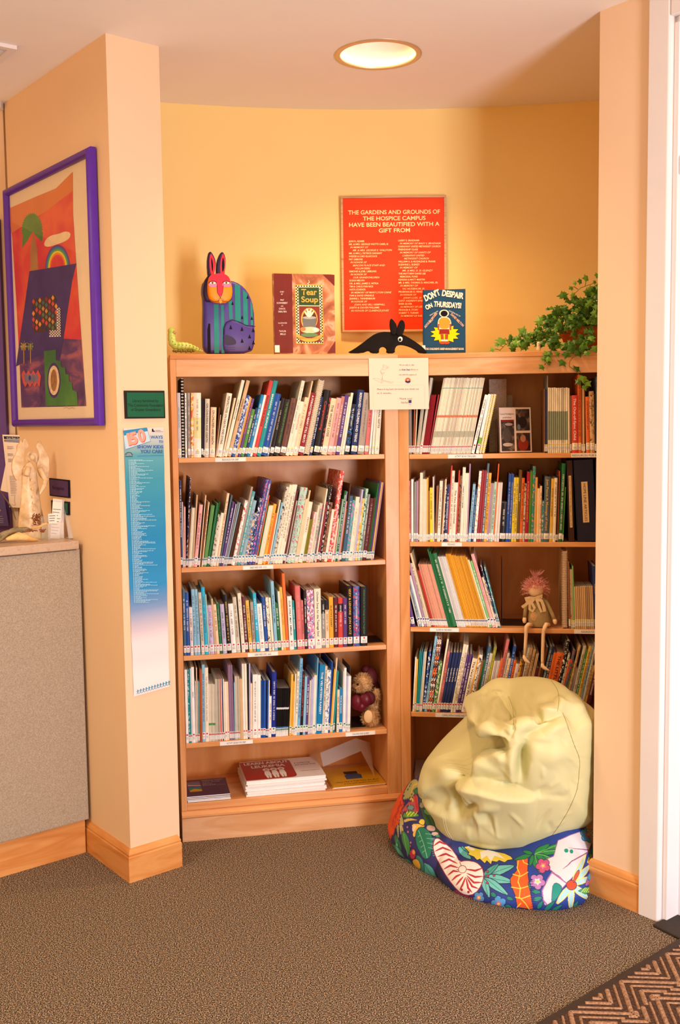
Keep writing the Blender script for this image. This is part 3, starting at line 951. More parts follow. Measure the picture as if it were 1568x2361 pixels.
GRP = {'cream': ('cream saddle-stitched activity booklet in the long leaning run, top shelf, right bookcase', 'cream activity booklets in the leaning run'),
       'band': ('cream booklet with a grey-green band, upright set on right bookcase top shelf', 'cream booklets with grey-green bands'),
       'tan': ('short tan booklet in the row of ten beside the navy book, right bookcase, third shelf', 'short tan booklets'),
       'stripe': None, 'stripe2': None}
def make_book(b, num):
    O, u, v, ang = BAYS[b['s']]; a = b['a']; w = b['wr']; H = b['H']; code = b['code']
    D = max(.12, min(.235, H*.80)) if w < .012 else max(.12, min(.215, H*.68))
    if b['spiral']: D = .20
    px_ = b['x0']+b['w'] if a >= 0 else b['x0']
    q = O+u*px_+v*(.010+rnd.uniform(-.002, .002)*(.6 if b['rep'] > 1 else 1)); loc = Vector((q.x, q.y, b['z']+.0004))
    rot = (Matrix.Rotation(ang, 3, 'Z') @ Matrix.Rotation(a, 3, 'Y')).to_euler()
    X0 = -w if a >= 0 else 0; X1 = X0+w; m = covermat(code, b['p']); tc = min(.0022 if (w > .012 and H > .2) else .0011, w*.2)
    if b['rep'] > 2: tv = rnd.choice([.86, .93, 1, 1.04]); cc_ = COL[code][0]; m = covermat(code, b['p']) if b['p'] else mat(''.join('%02X' % min(255, int(int(cc_[i:i+2], 16)*tv)) for i in (0, 2, 4)), .42, var=.04)
    nm = 'book' if b['kind'] == 'book' else 'booklet' if b['kind'] == 'booklet' else 'spiral_bound_book' if b['spiral'] else 'comb_bound_book'
    mats = [m]; bands = sorted(b['B'])
    cov = MB(); bul = min(.003, w*.16) if w > .012 else min(.0012, w*.25)
    # heights split into bands of colour along the spine
    cuts = [(0, 1, 0)]
    if bands:
        cuts = []; z_ = 0
        for (p0, p1, hx) in bands:
            if p0 > z_: cuts.append((z_, p0, 0))
            mats.append(mat(hx, .45, var=.03)); cuts.append((p0, p1, len(mats)-1)); z_ = p1
        if z_ < 1: cuts.append((z_, 1, 0))
    ns = 4 if w > .004 else 2
    if b['rep'] > 1: bul = w*.38; w0_ = w; w *= .93; X0 = X0+(w0_-w)/2; X1 = X0+w
    if b['spiral'] or b['comb']:
        cov.box(X0, X0+tc, .006, D, 0, H); cov.box(X1-tc, X1, .006, D, 0, H)
    else:
        out = [(X0+w*j/ns, -bul*math.sin(math.pi*j/ns)) for j in range(ns+1)]
        prof = [(X0, D)] + out + [(X1, D), (X1-tc, D), (X1-tc, tc), (X0+tc, tc), (X0+tc, D)]
        n = len(prof)
        for ci, (p0, p1, mi) in enumerate(cuts):
            V = [(x, y, p0*H) for x, y in prof]+[(x, y, p1*H) for x, y in prof]
            Fc = [(k, (k+1) % n, (k+1) % n+n, k+n) for k in range(n)]
            if ci == 0: Fc += [(0, 1, n-2, n-1)] + [(n-3, n-4, n-5, n-6)] + [tuple([k for k in range(1, ns+2)]+[n-3, n-2])]
            if ci == len(cuts)-1: Fc += [(n+n-1, n+n-2, n+1, n)] + [(n+n-6, n+n-5, n+n-4, n+n-3)] + [tuple([n+k for k in range(1, ns+2)]+[2*n-3, 2*n-2])[::-1]]
            cov.add(V, Fc, mi)
    root = cov.build(nm, mats, None, False, loc, rot)
    g = None; lab = b['label']
    if b['grp'] and GRP.get(b['grp']): lab, g = GRP[b['grp']]
    meta(root, lab, 'booklet' if b['kind'] == 'booklet' or b['grp'] else 'book', g or f"books on the {SHN[b['sh']]} shelf of the {SIDE[b['s']]} bookcase")
    hard = w > .012; ins = .003 if hard and H > .15 else .0008
    MB().box(X0+tc, X1-tc, tc, D-(.004 if hard else .001), ins if hard else .0004, H-ins).build('pages', PAGES if w > .0056 else WPG, root)
    xm = (X0+X1)/2
    if b['spiral'] or b['comb']:
        sp = MB(); n = int(H/(.0062 if b['spiral'] else .0105)); mm = covermat('yw') if code == 'yw' else mat('D8C0A0' if b['spiral'] and code != 'tn' else 'C9A088', .4) if b['spiral'] else mat('1A1618', .4)
        for k in range(n):
            z_ = .006+k*(H-.012)/(n-1); rr = w*.62
            if b['spiral']:
                sp.tube([(xm+rr*math.cos(t_), .006+rr*.8*math.sin(t_), z_+.003*t_/6.28) for t_ in [math.pi*.0-math.pi*j/8 for j in range(9)]], .0013, 5)
            else:
                V = [(xm+rr*.8*math.cos(t_), .004+rr*math.sin(t_), z_+dz) for t_ in [-math.pi*j/8 for j in range(9)] for dz in (-.0032, .0032)]
                sp.add(V, [(2*j, 2*j+1, 2*j+3, 2*j+2) for j in range(8)])
        if b['comb']:
            sp.add([(xm+x, .006-w*.5, z_) for x in (-.0035, .0035) for z_ in (0.002, H-.002)], [(0, 1, 3, 2)])
            MB().box(X0+tc, X1-tc, .0015, .02, .0008, H-.0008).build('punched_edge', WPG, root)
        sp.build('binding', mm, root); return root
    # library sticker low on the spine
    def ys(x): return -bul*math.sin(math.pi*(x-X0)/w)
    if b['dot'] is not None and not b['n'] and w > .0022:
        sh = .024 if b['dot'] not in ('yg', '') else .020; z0 = .010 if w > .006 else .006; lb = MB(); o_ = .0003; nn = 4
        V = [(X0+w*(.04+.92*j/nn), -bul*math.sin(math.pi*(.04+.92*j/nn))-o_, z_) for j in range(nn+1) for z_ in (z0, z0+sh)]
        lb.add(V, [(2*j, 2*j+2, 2*j+3, 2*j+1) for j in range(nn)])
        stk = lb.build('spine_sticker', STK, root)
        dm = DOT.get(b['dot'])
        if b['s'] == 'L' and b['sh'] == 4 and b['x0'] > .315: dm = DOT['g']
        if dm and not (b['dot'] == 'yg' and rnd.random() < .5):
            r_ = min(.0032, w*.34); cz = z0+sh-.005; db_ = MB()
            db_.add([(xm+r_*math.cos(t_), -bul-o_-.0004, cz+.0032*math.sin(t_)) for t_ in [2*math.pi*j/12 for j in range(12)]], [tuple(range(12))])
            db_.build('dot', mat(dm, .6, var=.02), stk)
        if w > .004:
            tb_ = MB()
            for r2 in range(3):
                x = X0+w*.25
                while x < X1-w*.25:
                    l_ = rnd.uniform(.0008, .002); tb_.add([(x, -bul-o_-.0003, z0+.003+r2*.0034), (min(x+l_, X1-w*.2), -bul-o_-.0003, z0+.003+r2*.0034), (min(x+l_, X1-w*.2), -bul-o_-.0003, z0+.0044+r2*.0034), (x, -bul-o_-.0003, z0+.0044+r2*.0034)], [(0, 1, 2, 3)]); x += l_+.0006
            tb_.build('sticker_print', mat('6A5A50', .7, var=0), stk)
    tcol = b['c'] or ('wh' if sum(lin(COL[code][0])[:3]) < .9 else 'br2')
    tm = mat(COL[tcol][0], .5, var=0)
    zlo = .042 if b['dot'] != '' else .036
    if b['t']:
        L_ = H-zlo-.012; M = Matrix(((0, 1, 0, xm-w*.26), (0, 0, -1, -bul-.0005), (-1, 0, 0, H-.010), (0, 0, 0, 1)))
        n_ = len(b['t'])*.62; hh = min(w*.52, L_/n_*1.25)
        M = Matrix(((0, 1, 0, xm-hh*.36), (0, 0, -1, -bul-.0005), (-1, 0, 0, H-.010-(L_-min(L_, n_*hh*1.25))*.4), (0, 0, 0, 1)))
        text(b['t'], root, M, hh, tm, 'title', width=min(L_, n_*hh*1.25), bold=.012)
    elif b['l'] or w > .012:
        lt = MB(); z_ = H-.012-rnd.uniform(0, .1)*H; zend = zlo+rnd.uniform(0, .25)*H; hw = min(w*.24, .0026); yy = -bul-.0004
        while z_ > zend:
            if rnd.random() < .14: z_ -= .004; continue
            l_ = hw*rnd.uniform(.5, 1.1); k2 = rnd.random(); th_ = .00055
            for (xa, xb_, za, zb_) in ([(xm-hw, xm+hw, z_, z_-th_)] + ([(xm+hw-th_, xm+hw, z_, z_-l_)] if k2 < .5 else [(xm-hw, xm-hw+th_, z_, z_-l_)]) + ([(xm-hw, xm+hw, z_-l_+th_, z_-l_)] if k2 > .3 else [])):
                lt.add([(xa, yy, za), (xb_, yy, za), (xb_, yy, zb_), (xa, yy, zb_)], [(0, 3, 2, 1)])
            z_ -= l_+.0009
        if lt.V: lt.build('spine_lettering', tm, root)
    return root
for i, b in enumerate(BK): make_book(b, i)
print('BOOKS', len(BK), 'book', sum(1 for b in BK if b['kind'] != 'booklet' and not b['grp']), 'dup labels', len(BK)-len(set(b['label'] for b in BK)))
# ring binders on the right of the second shelf, right bookcase
def binder(x0p, x1p, ytp, xtp, col, t, lab, yl0, yl1, xl0, xl1):
    ox, oy, sc = 1150, 1050, 6.272; Y0 = .012; z = ZR[1]
    x0, _ = p2l('R', ox+x0p/sc, 1250, Y0); x1, _ = p2l('R', ox+x1p/sc, 1250, Y0); xt, zt = p2l('R', ox+xtp/sc, oy+ytp/sc, Y0)
    w = x1-x0; H = zt-z; a = math.atan((xt-x0)/H); O, u, v, ang = BAYS['R']; q = O+u*x0+v*Y0
    H = H/math.cos(a); D = .245
    r = empty('ring_binder', (q.x, q.y, z+.0004), (Matrix.Rotation(ang, 3, 'Z') @ Matrix.Rotation(a, 3, 'Y')).to_euler(), label=lab, cat='binder', group='ring binders')
    m = mat(col, .45, var=.05, bump=.15, bscale=900); b = MB()
    b.box(0, .003, 0, D, 0, H); b.box(w-.003, w, 0, D, 0, H); b.box(0.003, w-.003, 0, .003, 0, H)
    bevel(b.build('cover', m, r), .001)
    MB().box(.006, w-.006, .03, D-.012, .004, H-.012).build('pages', WPG, r)
    la, zb = p2l('R', ox+xl0/sc, oy+yl1/sc, Y0); lb, zt2 = p2l('R', ox+xl1/sc, oy+yl0/sc, Y0)
    cx = w*.5; lw = min(.021, w*.45); z0 = (zb-z); z1 = (zt2-z)
    st_ = MB().box(cx-lw/2, cx+lw/2, -.0008, -.0002, z0, z1).build('label_strip', mat('D9B080', .6), r)
    text(t, st_, Matrix(((0, 1, 0, cx-lw*.2), (0, 0, -1, -.0011), (-1, 0, 0, z1-.006), (0, 0, 0, 1))), lw*.6, INK, width=(z1-z0)-.012)
binder(1012, 1096, 75, 980, '3A2018', 'KIDS PATH RESOURCE LIBRARY CATALOG', 'dark brown binder labelled KIDS PATH RESOURCE LIBRARY CATALOG, right bookcase', 295, 1045, 1000, 1080)
binder(1140, 1420, 72, 1080, '1E1C30', 'HOPE LINE ARTICLES', 'wide navy binder labelled HOPE LINE ARTICLES on the right bookcase', 388, 978, 1212, 1285)
binder(1424, 1600, 75, 1400, '2C2412', 'KIDS LINES', 'dark olive binder at the right wall edge on the second shelf', 450, 918, 1420, 1475)
# bookends
def bookend(s_, k, xp, yp, h, w_, dpt, lab, flip=1, mt=None):
    x, _ = p2l(s_, xp, yp, .03); O, u, v, a = BAYS[s_]; q = O+u*x+v*.05; z = (ZL if s_ == 'L' else ZR)[k-1]
    m = mt or mat('3A2A20', .4, .4, var=.05)
    b = MB().box(-.0006, .0006, 0, dpt, 0, h*.999); r = b.build('bookend', m, None, False, (q.x, q.y, z+.0012), (0, 0, a)); meta(r, lab, 'bookend')
    f = MB().box(0, w_*flip, 0.0, dpt, -.0008, .0004).build('foot', m, r); return r
bookend('L', 3, 850, 1480, .14, .075, .12, 'dark metal bookend right of the last paperback, left bookcase, third shelf')
bookend('L', 4, 812, 1680, .225, .06, .14, 'dark metal bookend beside the teddy bear', 1)
bookend('R', 3, 1158, 1448, .235, .095, .13, 'brown metal bookend standing left of the pink-haired doll')
# ---------------------------------------------------------------- things on top of the bookcases
ZT = 1.6815
def smooth_poly(pts, it=2):
    for _ in range(it):
        o = []
        for a, b in zip(pts, pts[1:]+pts[:1]): o += [(.75*a[0]+.25*b[0], .75*a[1]+.25*b[1]), (.25*a[0]+.75*b[0], .25*a[1]+.75*b[1])]
        pts = o
    return pts
def area2(p): return sum(a[0]*b[1]-b[0]*a[1] for a, b in zip(p, p[1:]+p[:1]))
def slab(name, pl, root, pts, y0, y1, bv, m, ox, oy, sc, sm=1, seg=4):
    """outline cut from wood: y0 front offset and y1 back offset behind the plane"""
    P = smooth_poly(list(pts), sm) if sm else list(pts)
    U = [pl.px(ox+x/sc, oy+y/sc) for x, y in P]
    if area2(U) < 0: U = U[::-1]
    Mx = root.matrix_basis.inverted() @ pl.M(); n = len(U)
    V = [Mx @ Vector((a, b, -y0)) for a, b in U]+[Mx @ Vector((a, b, -y1)) for a, b in U]
    o = mesh(name, V, [tuple(range(n)), tuple(range(n, 2*n))[::-1]]+[(k, k+n, (k+1) % n+n, (k+1) % n) for k in range(n)], m, root)
    if bv: b = bevel(o, bv, seg); b.modifiers['bevel'].angle_limit = math.radians(50); 
    for p in o.data.polygons: p.use_smooth = True
    return o
def bay_plane(s_, depth, tilt=0, yaw=0, base=ZT, x=None):
    O, u, v, a = BAYS[s_]; P = O+v*depth; P = Vector((P.x, P.y, base)); uu = Matrix.Rotation(yaw, 3, 'Z') @ u if yaw else u
    nn = Vector((uu.y, -uu.x, 0)); vv = Vector((0, 0, 1))*math.cos(tilt) - nn*math.sin(tilt)
    if x is not None: P = P + u*x
    return Plane(P, uu, vv)
# --- carved rabbit
Z6 = (380, 560, 3.015)
pl = bay_plane('L', .13, 0, .12, x=.13)
NAVY = mat('4A3A86', .35, var=.08, scale=20); DKV = mat('2C1E42', .4); RED = mat('E0203C', .35, var=.05); TEAL = mat('0E7F78', .4, var=.08); OUT = mat('140C14', .6, var=0, spec=.12); ORG = mat('F28A18', .35, var=.05)
p0 = pl.px(380+440/3.015, 812); rb = pl.M(p0[0], 0, 0).to_translation()
rab = empty('rabbit_figurine', (rb.x, rb.y, ZT), label='painted wooden rabbit with purple body, orange face and red ears', cat='figurine')
slab('body', pl, rab, [(277, 765), (272, 600), (275, 400), (262, 330), (275, 260), (330, 240), (440, 256), (500, 265), (560, 305), (600, 365), (626, 450), (633, 600), (625, 700), (606, 766), (340, 768)], .006, .05, .012, NAVY, *Z6)
slab('haunch', pl, rab, [(412, 768), (404, 700), (406, 600), (425, 552), (470, 536), (520, 552), (570, 578), (630, 578), (628, 700), (604, 767)], 0, .03, .008, NAVY, *Z6)
slab('neck', pl, rab, [(262, 330), (285, 235), (340, 215), (420, 230), (450, 300), (440, 400), (300, 415), (272, 395)], -.006, .02, .008, DKV, *Z6)
hd = slab('head', pl, rab, [(288, 330), (296, 250), (320, 222), (380, 215), (430, 232), (450, 270), (464, 330), (458, 390), (430, 420), (375, 422), (330, 416), (300, 392)], -.026, .01, .010, ORG, *Z6)
for nm, ear, inn in (('ear', [(300, 250), (292, 140), (300, 80), (312, 56), (335, 85), (352, 130), (350, 170), (335, 240)], [(318, 235), (306, 150), (312, 75), (336, 120), (340, 160), (330, 225)]),
                     ('ear', [(360, 250), (356, 160), (370, 100), (396, 56), (418, 95), (420, 150), (410, 240)], [(382, 235), (378, 150), (398, 75), (412, 120), (414, 160), (404, 225)])):
    e_ = slab(nm, pl, rab, ear, -.010, .014, .005, DKV, *Z6)
a6 = Art(rab, pl, *Z6, off=.0105)
for inn, dk_ in (([(320, 240), (304, 150), (312, 66), (340, 115), (350, 165), (334, 240)], [(326, 215), (318, 150), (318, 95), (331, 140), (332, 185)]), ([(384, 240), (378, 150), (398, 66), (416, 115), (418, 160), (406, 240)], [(396, 215), (391, 150), (400, 95), (411, 140), (409, 185)])):
    a6.poly(smooth_poly(inn, 1), RED, 'inner_ear'); a6.poly(smooth_poly(dk_, 1), OUT, 'ear_line')
af = Art(rab, pl, *Z6, off=.0268)
af.poly(smooth_poly([(296, 268), (300, 240), (330, 222), (390, 218), (428, 235), (446, 268), (440, 285), (400, 290), (392, 340), (378, 386), (352, 355), (350, 290)], 1), RED, 'face_print')
for cx in (323, 418):
    af.ell(cx, 298, 30, 16, mat('E878A8', .4), name='cheek'); af.ell(cx, 283, 27, 11, OUT, name='eye'); af.ell(cx, 285, 22, 8, mat('F4E8D0', .3), name='eye_white'); af.ell(cx-2, 285, 8, 7, mat('8A5418', .3), name='iris'); af.ell(cx-2, 285, 3, 4, OUT, name='pupil')
af.line([(352, 292), (354, 350), (376, 388), (392, 350), (396, 292)], .0012, OUT); af.line([(300, 400), (330, 416), (360, 412), (376, 388), (395, 412), (430, 416), (456, 395)], .0012, OUT)
af.poly([(366, 404), (376, 390), (388, 404), (386, 420), (376, 428), (368, 420)], mat('E09020', .4), 'mouth')
for p in ((360, 395), (352, 402), (364, 408), (392, 395), (398, 402), (386, 408)): af.ell(*p, 2, 2, OUT, 8, name='whisker_dot')
ab = Art(rab, pl, *Z6, off=-.0054)
for (xa, xb_, ya, yc_, yb2) in ((343, 375, 425, 425, 766), (392, 412, 430, 430, 766), (446, 470, 410, 395, 530), (488, 526, 284, 296, 550), (545, 576, 322, 352, 570), (596, 612, 396, 440, 572)):
    ab.poly([(xa, ya), (xb_, yc_), (xb_+5, yb2), (xa+4, yb2)], TEAL, 'stripe')
ab.poly(smooth_poly([(300, 768), (298, 600), (306, 560), (318, 560), (322, 768)], 0), OUT, 'leg_gap')
ah = Art(rab, pl, *Z6, off=.0008)
for (x, y) in ((473, 418), (578, 375), (540, 516), (607, 522)): ab.poly([(x-9, y+12), (x, y-14), (x+9, y+12)], OUT, 'triangle')
for (x, y) in ((458, 586), (536, 598), (614, 606), (589, 650), (537, 680), (616, 692), (588, 730)): ah.poly([(x-10, y+14), (x, y-16), (x+11, y+14)], OUT, 'triangle')
ah.line([(412, 640), (410, 590), (428, 552), (470, 536), (520, 550), (570, 576), (630, 580)], .0018, OUT)
ah.poly(smooth_poly([(414, 636), (450, 645), (485, 665), (498, 690), (490, 708), (412, 712)], 1), DKV, 'paw_patch')  # dark violet patch on the haunch, above the paw lines
for y in (722, 738, 754): ah.line([(418, y), (450, y+6), (488, y+3)], .0012, DKV)
# --- caterpillar
pl = bay_plane('L', .14, 0, 0, x=.02); q = pl.M(.02, 0, 0).to_translation()
cat_ = empty('caterpillar_figurine', (q.x, q.y, ZT), label='spotted green ceramic caterpillar rearing its head, left end of the shelf top', cat='figurine')
CG = ramp_mat('caterpillar_skin', [(.3, '9CB848'), (.5, 'C4D26A'), (.7, 'E0DE90')], 'noise', (1, 1, 1), 14, 3, .3)
b = MB(); Mi = cat_.matrix_basis.inverted() @ pl.M()
cps = [(45, 612, 24), (47, 640, 26), (48, 668, 27), (54, 695, 28), (72, 712, 28), (98, 716, 28), (124, 716, 27), (150, 718, 25), (175, 722, 22), (200, 730, 19), (222, 738, 15), (242, 745, 10), (258, 751, 5)]
k_ = 1/3.015/F*3.62
for i, (x, y, r_) in enumerate(cps):
    a, c = pl.px(380+x/3.015, 560+y/3.015); b.ball(Mi @ Vector((a, c, 0)), r_*k_*1.02, 14, 10)
bo = b.build('body', CG, cat_, True)
b = MB()
for i, (x, y, r_) in enumerate(cps[2:12]):
    a, c = pl.px(380+x/3.015, 560+(y-5)/3.015); b.ball(Mi @ Vector((a, c, r_*k_*.93)), (.0022, .0030, .0012), 8, 6)
b.build('spot', mat('2A3A6C', .4), cat_, True)
b = MB(); a, c = pl.px(380+62/3.015, 560+625/3.015); b.ball(Mi @ Vector((a, c, .006)), (.008, .006, .008)); b.build('snout', mat('B08A5C', .4), cat_, True)
b = MB()
for i in range(9):
    a, c = pl.px(380+(62+i*17)/3.015, 560+(752+4*(i % 2))/3.015); b.ball(Mi @ Vector((a, c, .010)), .0052, 8, 6)
b.build('foot', mat('7C6A2C', .4), cat_, True)
# --- hard cover books standing face out
def standing_book(name, s_, corners, depth, thick, label, col, tiltv=.05, spine_col=None):
    ox = [c[0] for c in corners]; pl = bay_plane(s_, depth, tiltv, 0, x=0)
    U = [pl.px(*c) for c in corners]; a0, a1 = U[0][0], U[1][0]; h = (U[2][1]+U[3][1])/2
    p = pl.M(a0, 0, 0).to_translation(); r = empty(name, (p.x, p.y, ZT), label=label, cat='book')
    Mi = r.matrix_basis.inverted() @ pl.M(a0, 0, 0); w_ = a1-a0
    b = MB().box(0, w_, 0, h, -.0025, 0, 0, Mi).box(0, w_, 0, h, -thick, -thick+.0025, 0, Mi).box(0, .0025, 0, h, -thick, 0, 0, Mi); b.build('cover', col, r)
    MB().box(.004, w_-.004, .003, h-.004, -thick+.003, -.003, 0, Mi).build('pages', PAGES, r)
    return r, pl
LEATH = ramp_mat('marbled_leather', [(.3, '80402A'), (.5, 'AC6844'), (.62, 'D4A080'), (.75, '98543A')], 'noise', (1, 1, 1), 9, 7, .25, 2.5)
r, pl = standing_book('standing_book', 'L', [(633, 812), (774, 812), (771, 633), (631, 630)], .10, .018, 'brown Tear Soup picture book standing face out beside the painted rabbit', LEATH)
a = Art(r, pl, *Z6, off=.0006); MRN = mat('6C2420', .25, var=.1); BLK = mat('141210', .5, var=0); CRM = mat('EAD8AC', .5, var=0); GLD = mat('D8A040', .4, var=.05)
a.poly([(757, 212), (884, 216), (892, 766), (765, 766)], MRN, 'spine_band'); a.poly([(1098, 220), (1180, 222), (1180, 300)], MRN, 'corner'); a.poly([(1186, 680), (1186, 766), (1130, 766)], MRN, 'corner')
a.poly([(903, 290), (1097, 291), (1104, 703), (912, 702)], GLD, 'frame_print'); a.poly([(909, 296), (1091, 297), (1098, 697), (917, 696)], CRM, 'frame_print')
ck = []
for (xa, ya, xb_, yb2, nx, ny) in ((909, 296, 927, 696, 2, 40), (1075, 297, 1093, 697, 2, 40), (927, 297, 1075, 306, 16, 1), (927, 680, 1080, 696, 16, 2)):
    for i in range(nx):
        for j in range(ny):
            if (i+j) % 2 == 0: x = xa+(xb_-xa)*i/nx; y = ya+(yb2-ya)*j/ny; dx = (xb_-xa)/nx; dy = (yb2-ya)/ny; t_ = (y-296)/400*8; ck.append([(x+t_, y), (x+dx+t_, y), (x+dx+t_, y+dy), (x+t_, y+dy)])
a.multi(ck, BLK, 'check_border')
a.poly([(928, 310), (1072, 310), (1076, 436), (932, 434)], mat('2C4420', .4), 'title_panel'); a.poly([(932, 440), (1076, 441), (1082, 690), (938, 689)], mat('7C2A20', .4), 'picture')
a.text('Tear', 950, 362, 42, GLD, 1058, bold=.02); a.text('Soup', 948, 412, 40, GLD, 1064, bold=.02)
a.ell(1004, 530, 58, 78, GLD, 28); a.ell(1006, 534, 50, 70, mat('5C2418', .4), 28); a.poly([(958, 520), (1052, 520), (1050, 590), (962, 590)], mat('6A6A68', .3), 'pot_print'); a.ell(1005, 520, 48, 10, mat('A0A098', .3), 20)
for k in range(5): a.ell(985+k*9, 495-(k % 2)*16, 7, 26, mat('F0DCB8', .5), 12, .3*(k-2))
a.ell(1010, 606, 66, 22, mat('D8C098', .5), 20); a.ell(960, 600, 20, 14, mat('C07840', .5), 14); a.ell(1046, 604, 18, 14, mat('F0E0C8', .5), 14); a.ell(1005, 640, 60, 14, mat('5C8050', .5), 20)
a.poly(smooth_poly([(905, 620), (925, 640), (1005, 668), (1085, 640), (1106, 622), (1096, 655), (1050, 684), (1005, 690), (960, 684), (915, 655)], 1), GLD, 'ribbon'); a.text('A RECIPE FOR HEALING AFTER LOSS', 930, 668, 12, BLK, 1080)
a.line([(998, 260), (1006, 275), (992, 282), (1004, 296)], .002, CRM)
WHT = mat('F4E8E0', .6, var=0)
for (t_, x, y, h, x1) in (('STORY', 800, 346, 10, 828), ('BY', 808, 362, 9, 820), ('PAT', 803, 403, 11, 828), ('SCHWIEBERT', 777, 424, 12, 853), ('AND', 806, 444, 8, 824), ('CHUCK', 792, 464, 12, 838), ('DEKLYEN', 788, 484, 12, 844), ('ILLUSTRATED', 788, 562, 9, 848), ('BY', 812, 578, 8, 822), ('TAYLOR', 794, 620, 12, 842), ('BILLS', 802, 640, 12, 838)): a.text(t_, x, y, h, WHT, x1)
a.poly([(764, 712), (797, 712), (799, 762), (765, 762)], STK, 'spine_sticker')
Z7 = (760, 430, 4.612)
BLUEC = mat('1C4460', .25, var=.04)
r, pl = standing_book('standing_book', 'R', [(975, 811), (1073.5, 809.5), (1073, 666), (972, 669)], .085, .010, 'blue Don\'t Despair on Thursdays picture book standing face out by the black anteater', BLUEC)
a = Art(r, pl, *Z7, off=.0006); PCH = mat('F4D8C0', .6, var=0)
a.line([(1002, 1100), (1010, 1750)], .0012, mat('12304A', .5))
for (t_, x, y, h, x1, y1) in (("DON'T", 1020, 1222, 66, 1180, 1150), ('DESPAIR', 1190, 1160, 62, 1420, 1195), ('ON', 1030, 1312, 48, 1100, 1280), ('THURSDAYS!', 1108, 1275, 56, 1400, 1295)):
    a.text(t_, x+4, y+6, h, OUT, x1+4, bold=.05, y1=y1+6); a.text(t_, x, y, h, PCH, x1, bold=.045, y1=y1)
import math as _m
star = []
for i in range(26):
    t_ = 2*_m.pi*i/26; rr = 1.0 if i % 2 == 0 else .72; star.append((1228+rr*168*_m.cos(t_), 1568+rr*112*_m.sin(t_)))
a.poly([p for p in star if True], OUT, 'burst_outline'); a.poly([(1228+(x-1228)*.95, 1568+(y-1568)*.95) for x, y in star], mat('FFC800', .4), 'burst')
a.ell(1218, 1350, 52, 40, PCH, 24, name='hair_outline'); a.ell(1218, 1352, 38, 32, OUT, 20, name='hair')
a.poly(smooth_poly([(1150, 1440), (1165, 1400), (1200, 1385), (1240, 1385), (1275, 1400), (1295, 1440), (1290, 1500), (1278, 1540), (1165, 1540), (1150, 1500)], 1), PCH, 'figure_outline')
a.poly(smooth_poly([(1155, 1445), (1175, 1402), (1220, 1392), (1265, 1402), (1290, 1445), (1272, 1460), (1272, 1515), (1170, 1515), (1170, 1460)], 1), mat('F09030', .4), 'shirt')
a.poly([(1152, 1460), (1168, 1462), (1166, 1530), (1150, 1525)], mat('9C4420', .4), 'arm'); a.poly([(1275, 1462), (1292, 1460), (1294, 1525), (1276, 1530)], mat('9C4420', .4), 'arm')
a.poly([(1168, 1518), (1272, 1518), (1276, 1572), (1224, 1568), (1164, 1572)], mat('8C2418', .4), 'shorts'); a.poly([(1180, 1572), (1212, 1572), (1214, 1640), (1186, 1640)], mat('A04820', .4), 'leg'); a.poly([(1228, 1572), (1262, 1572), (1256, 1640), (1228, 1640)], mat('A04820', .4), 'leg')
a.ell(1200, 1660, 34, 16, mat('D84818', .4), 16); a.ell(1244, 1660, 34, 16, mat('D84818', .4), 16); a.poly([(1186, 1628), (1256, 1628), (1254, 1646), (1188, 1646)], PCH, 'sock')
a.text('WRITTEN BY', 1066, 1380, 13, PCH, 1158, y1=1330); a.text('ADOLPH MOSER', 1020, 1508, 24, mat('E8A888', .5, var=0), 1150, bold=.03, y1=1350); a.text('ED.D.', 1075, 1450, 14, PCH, 1105, y1=1415)
a.text('ILLUSTRATED BY', 1268, 1325, 13, PCH, 1388, y1=1388); a.text('DAVID MELTON', 1284, 1362, 24, mat('E8A888', .5, var=0), 1415, bold=.03, y1=1492)
a.text("THE CHILDREN'S GRIEF-MANAGEMENT BOOK", 1018, 1738, 22, PCH, 1430, bold=.03); a.poly([(984, 1688), (1018, 1690), (1020, 1748), (986, 1750)], STK, 'spine_sticker')
# --- black anteater silhouette
pl = bay_plane('R', .055, 0, .16, x=-.02); q = pl.M(-.03, 0, 0).to_translation(); BW = mat('100A08', .55, var=.2, scale=40, spec=.12)
ant = empty('anteater_figurine', (q.x, q.y, ZT), label='black painted wooden anteater with googly eye in front of the red plaque', cat='figurine')
slab('body', pl, ant, [(180, 1772), (250, 1735), (330, 1680), (420, 1610), (480, 1568), (560, 1546), (640, 1548), (720, 1565), (790, 1580), (860, 1620), (930, 1665), (1000, 1720), (1034, 1765), (1020, 1774), (948, 1772), (925, 1745), (850, 1705), (770, 1684), (715, 1690), (690, 1730), (695, 1774), (600, 1774), (608, 1730), (575, 1704), (540, 1712), (522, 1740), (528, 1774), (440, 1774), (416, 1744), (345, 1774)], -.009, .011, .002, BW, *Z7, sm=1)
slab('ear', pl, ant, [(655, 1580), (634, 1500), (636, 1430), (652, 1402), (680, 1430), (712, 1475), (715, 1545), (695, 1585)], -.015, -.004, .002, BW, *Z7, sm=1)
slab('ear', pl, ant, [(700, 1585), (715, 1500), (740, 1435), (765, 1420), (790, 1440), (800, 1490), (785, 1550), (762, 1590)], -.017, -.006, .002, BW, *Z7, sm=1)
ay = Art(ant, pl, *Z7, off=.0105)
ex, ez = pl.px(760+748/4.612, 430+1626/4.612); Mi = ant.matrix_basis.inverted() @ pl.M(ex, ez, .0125); b = MB(); b.ball((0, 0, 0), (.0085, .0095, .003), 20, 10, 0); e = b.build('eye', mat('F0E6DC', .15, var=0), ant, True); e.matrix_local = Mi
p_ = MB().ball((-.001, -.002, .0022), (.005, .0055, .0018), 16, 8).build('pupil', mat('0C0A0A', .1, var=0), e, True)
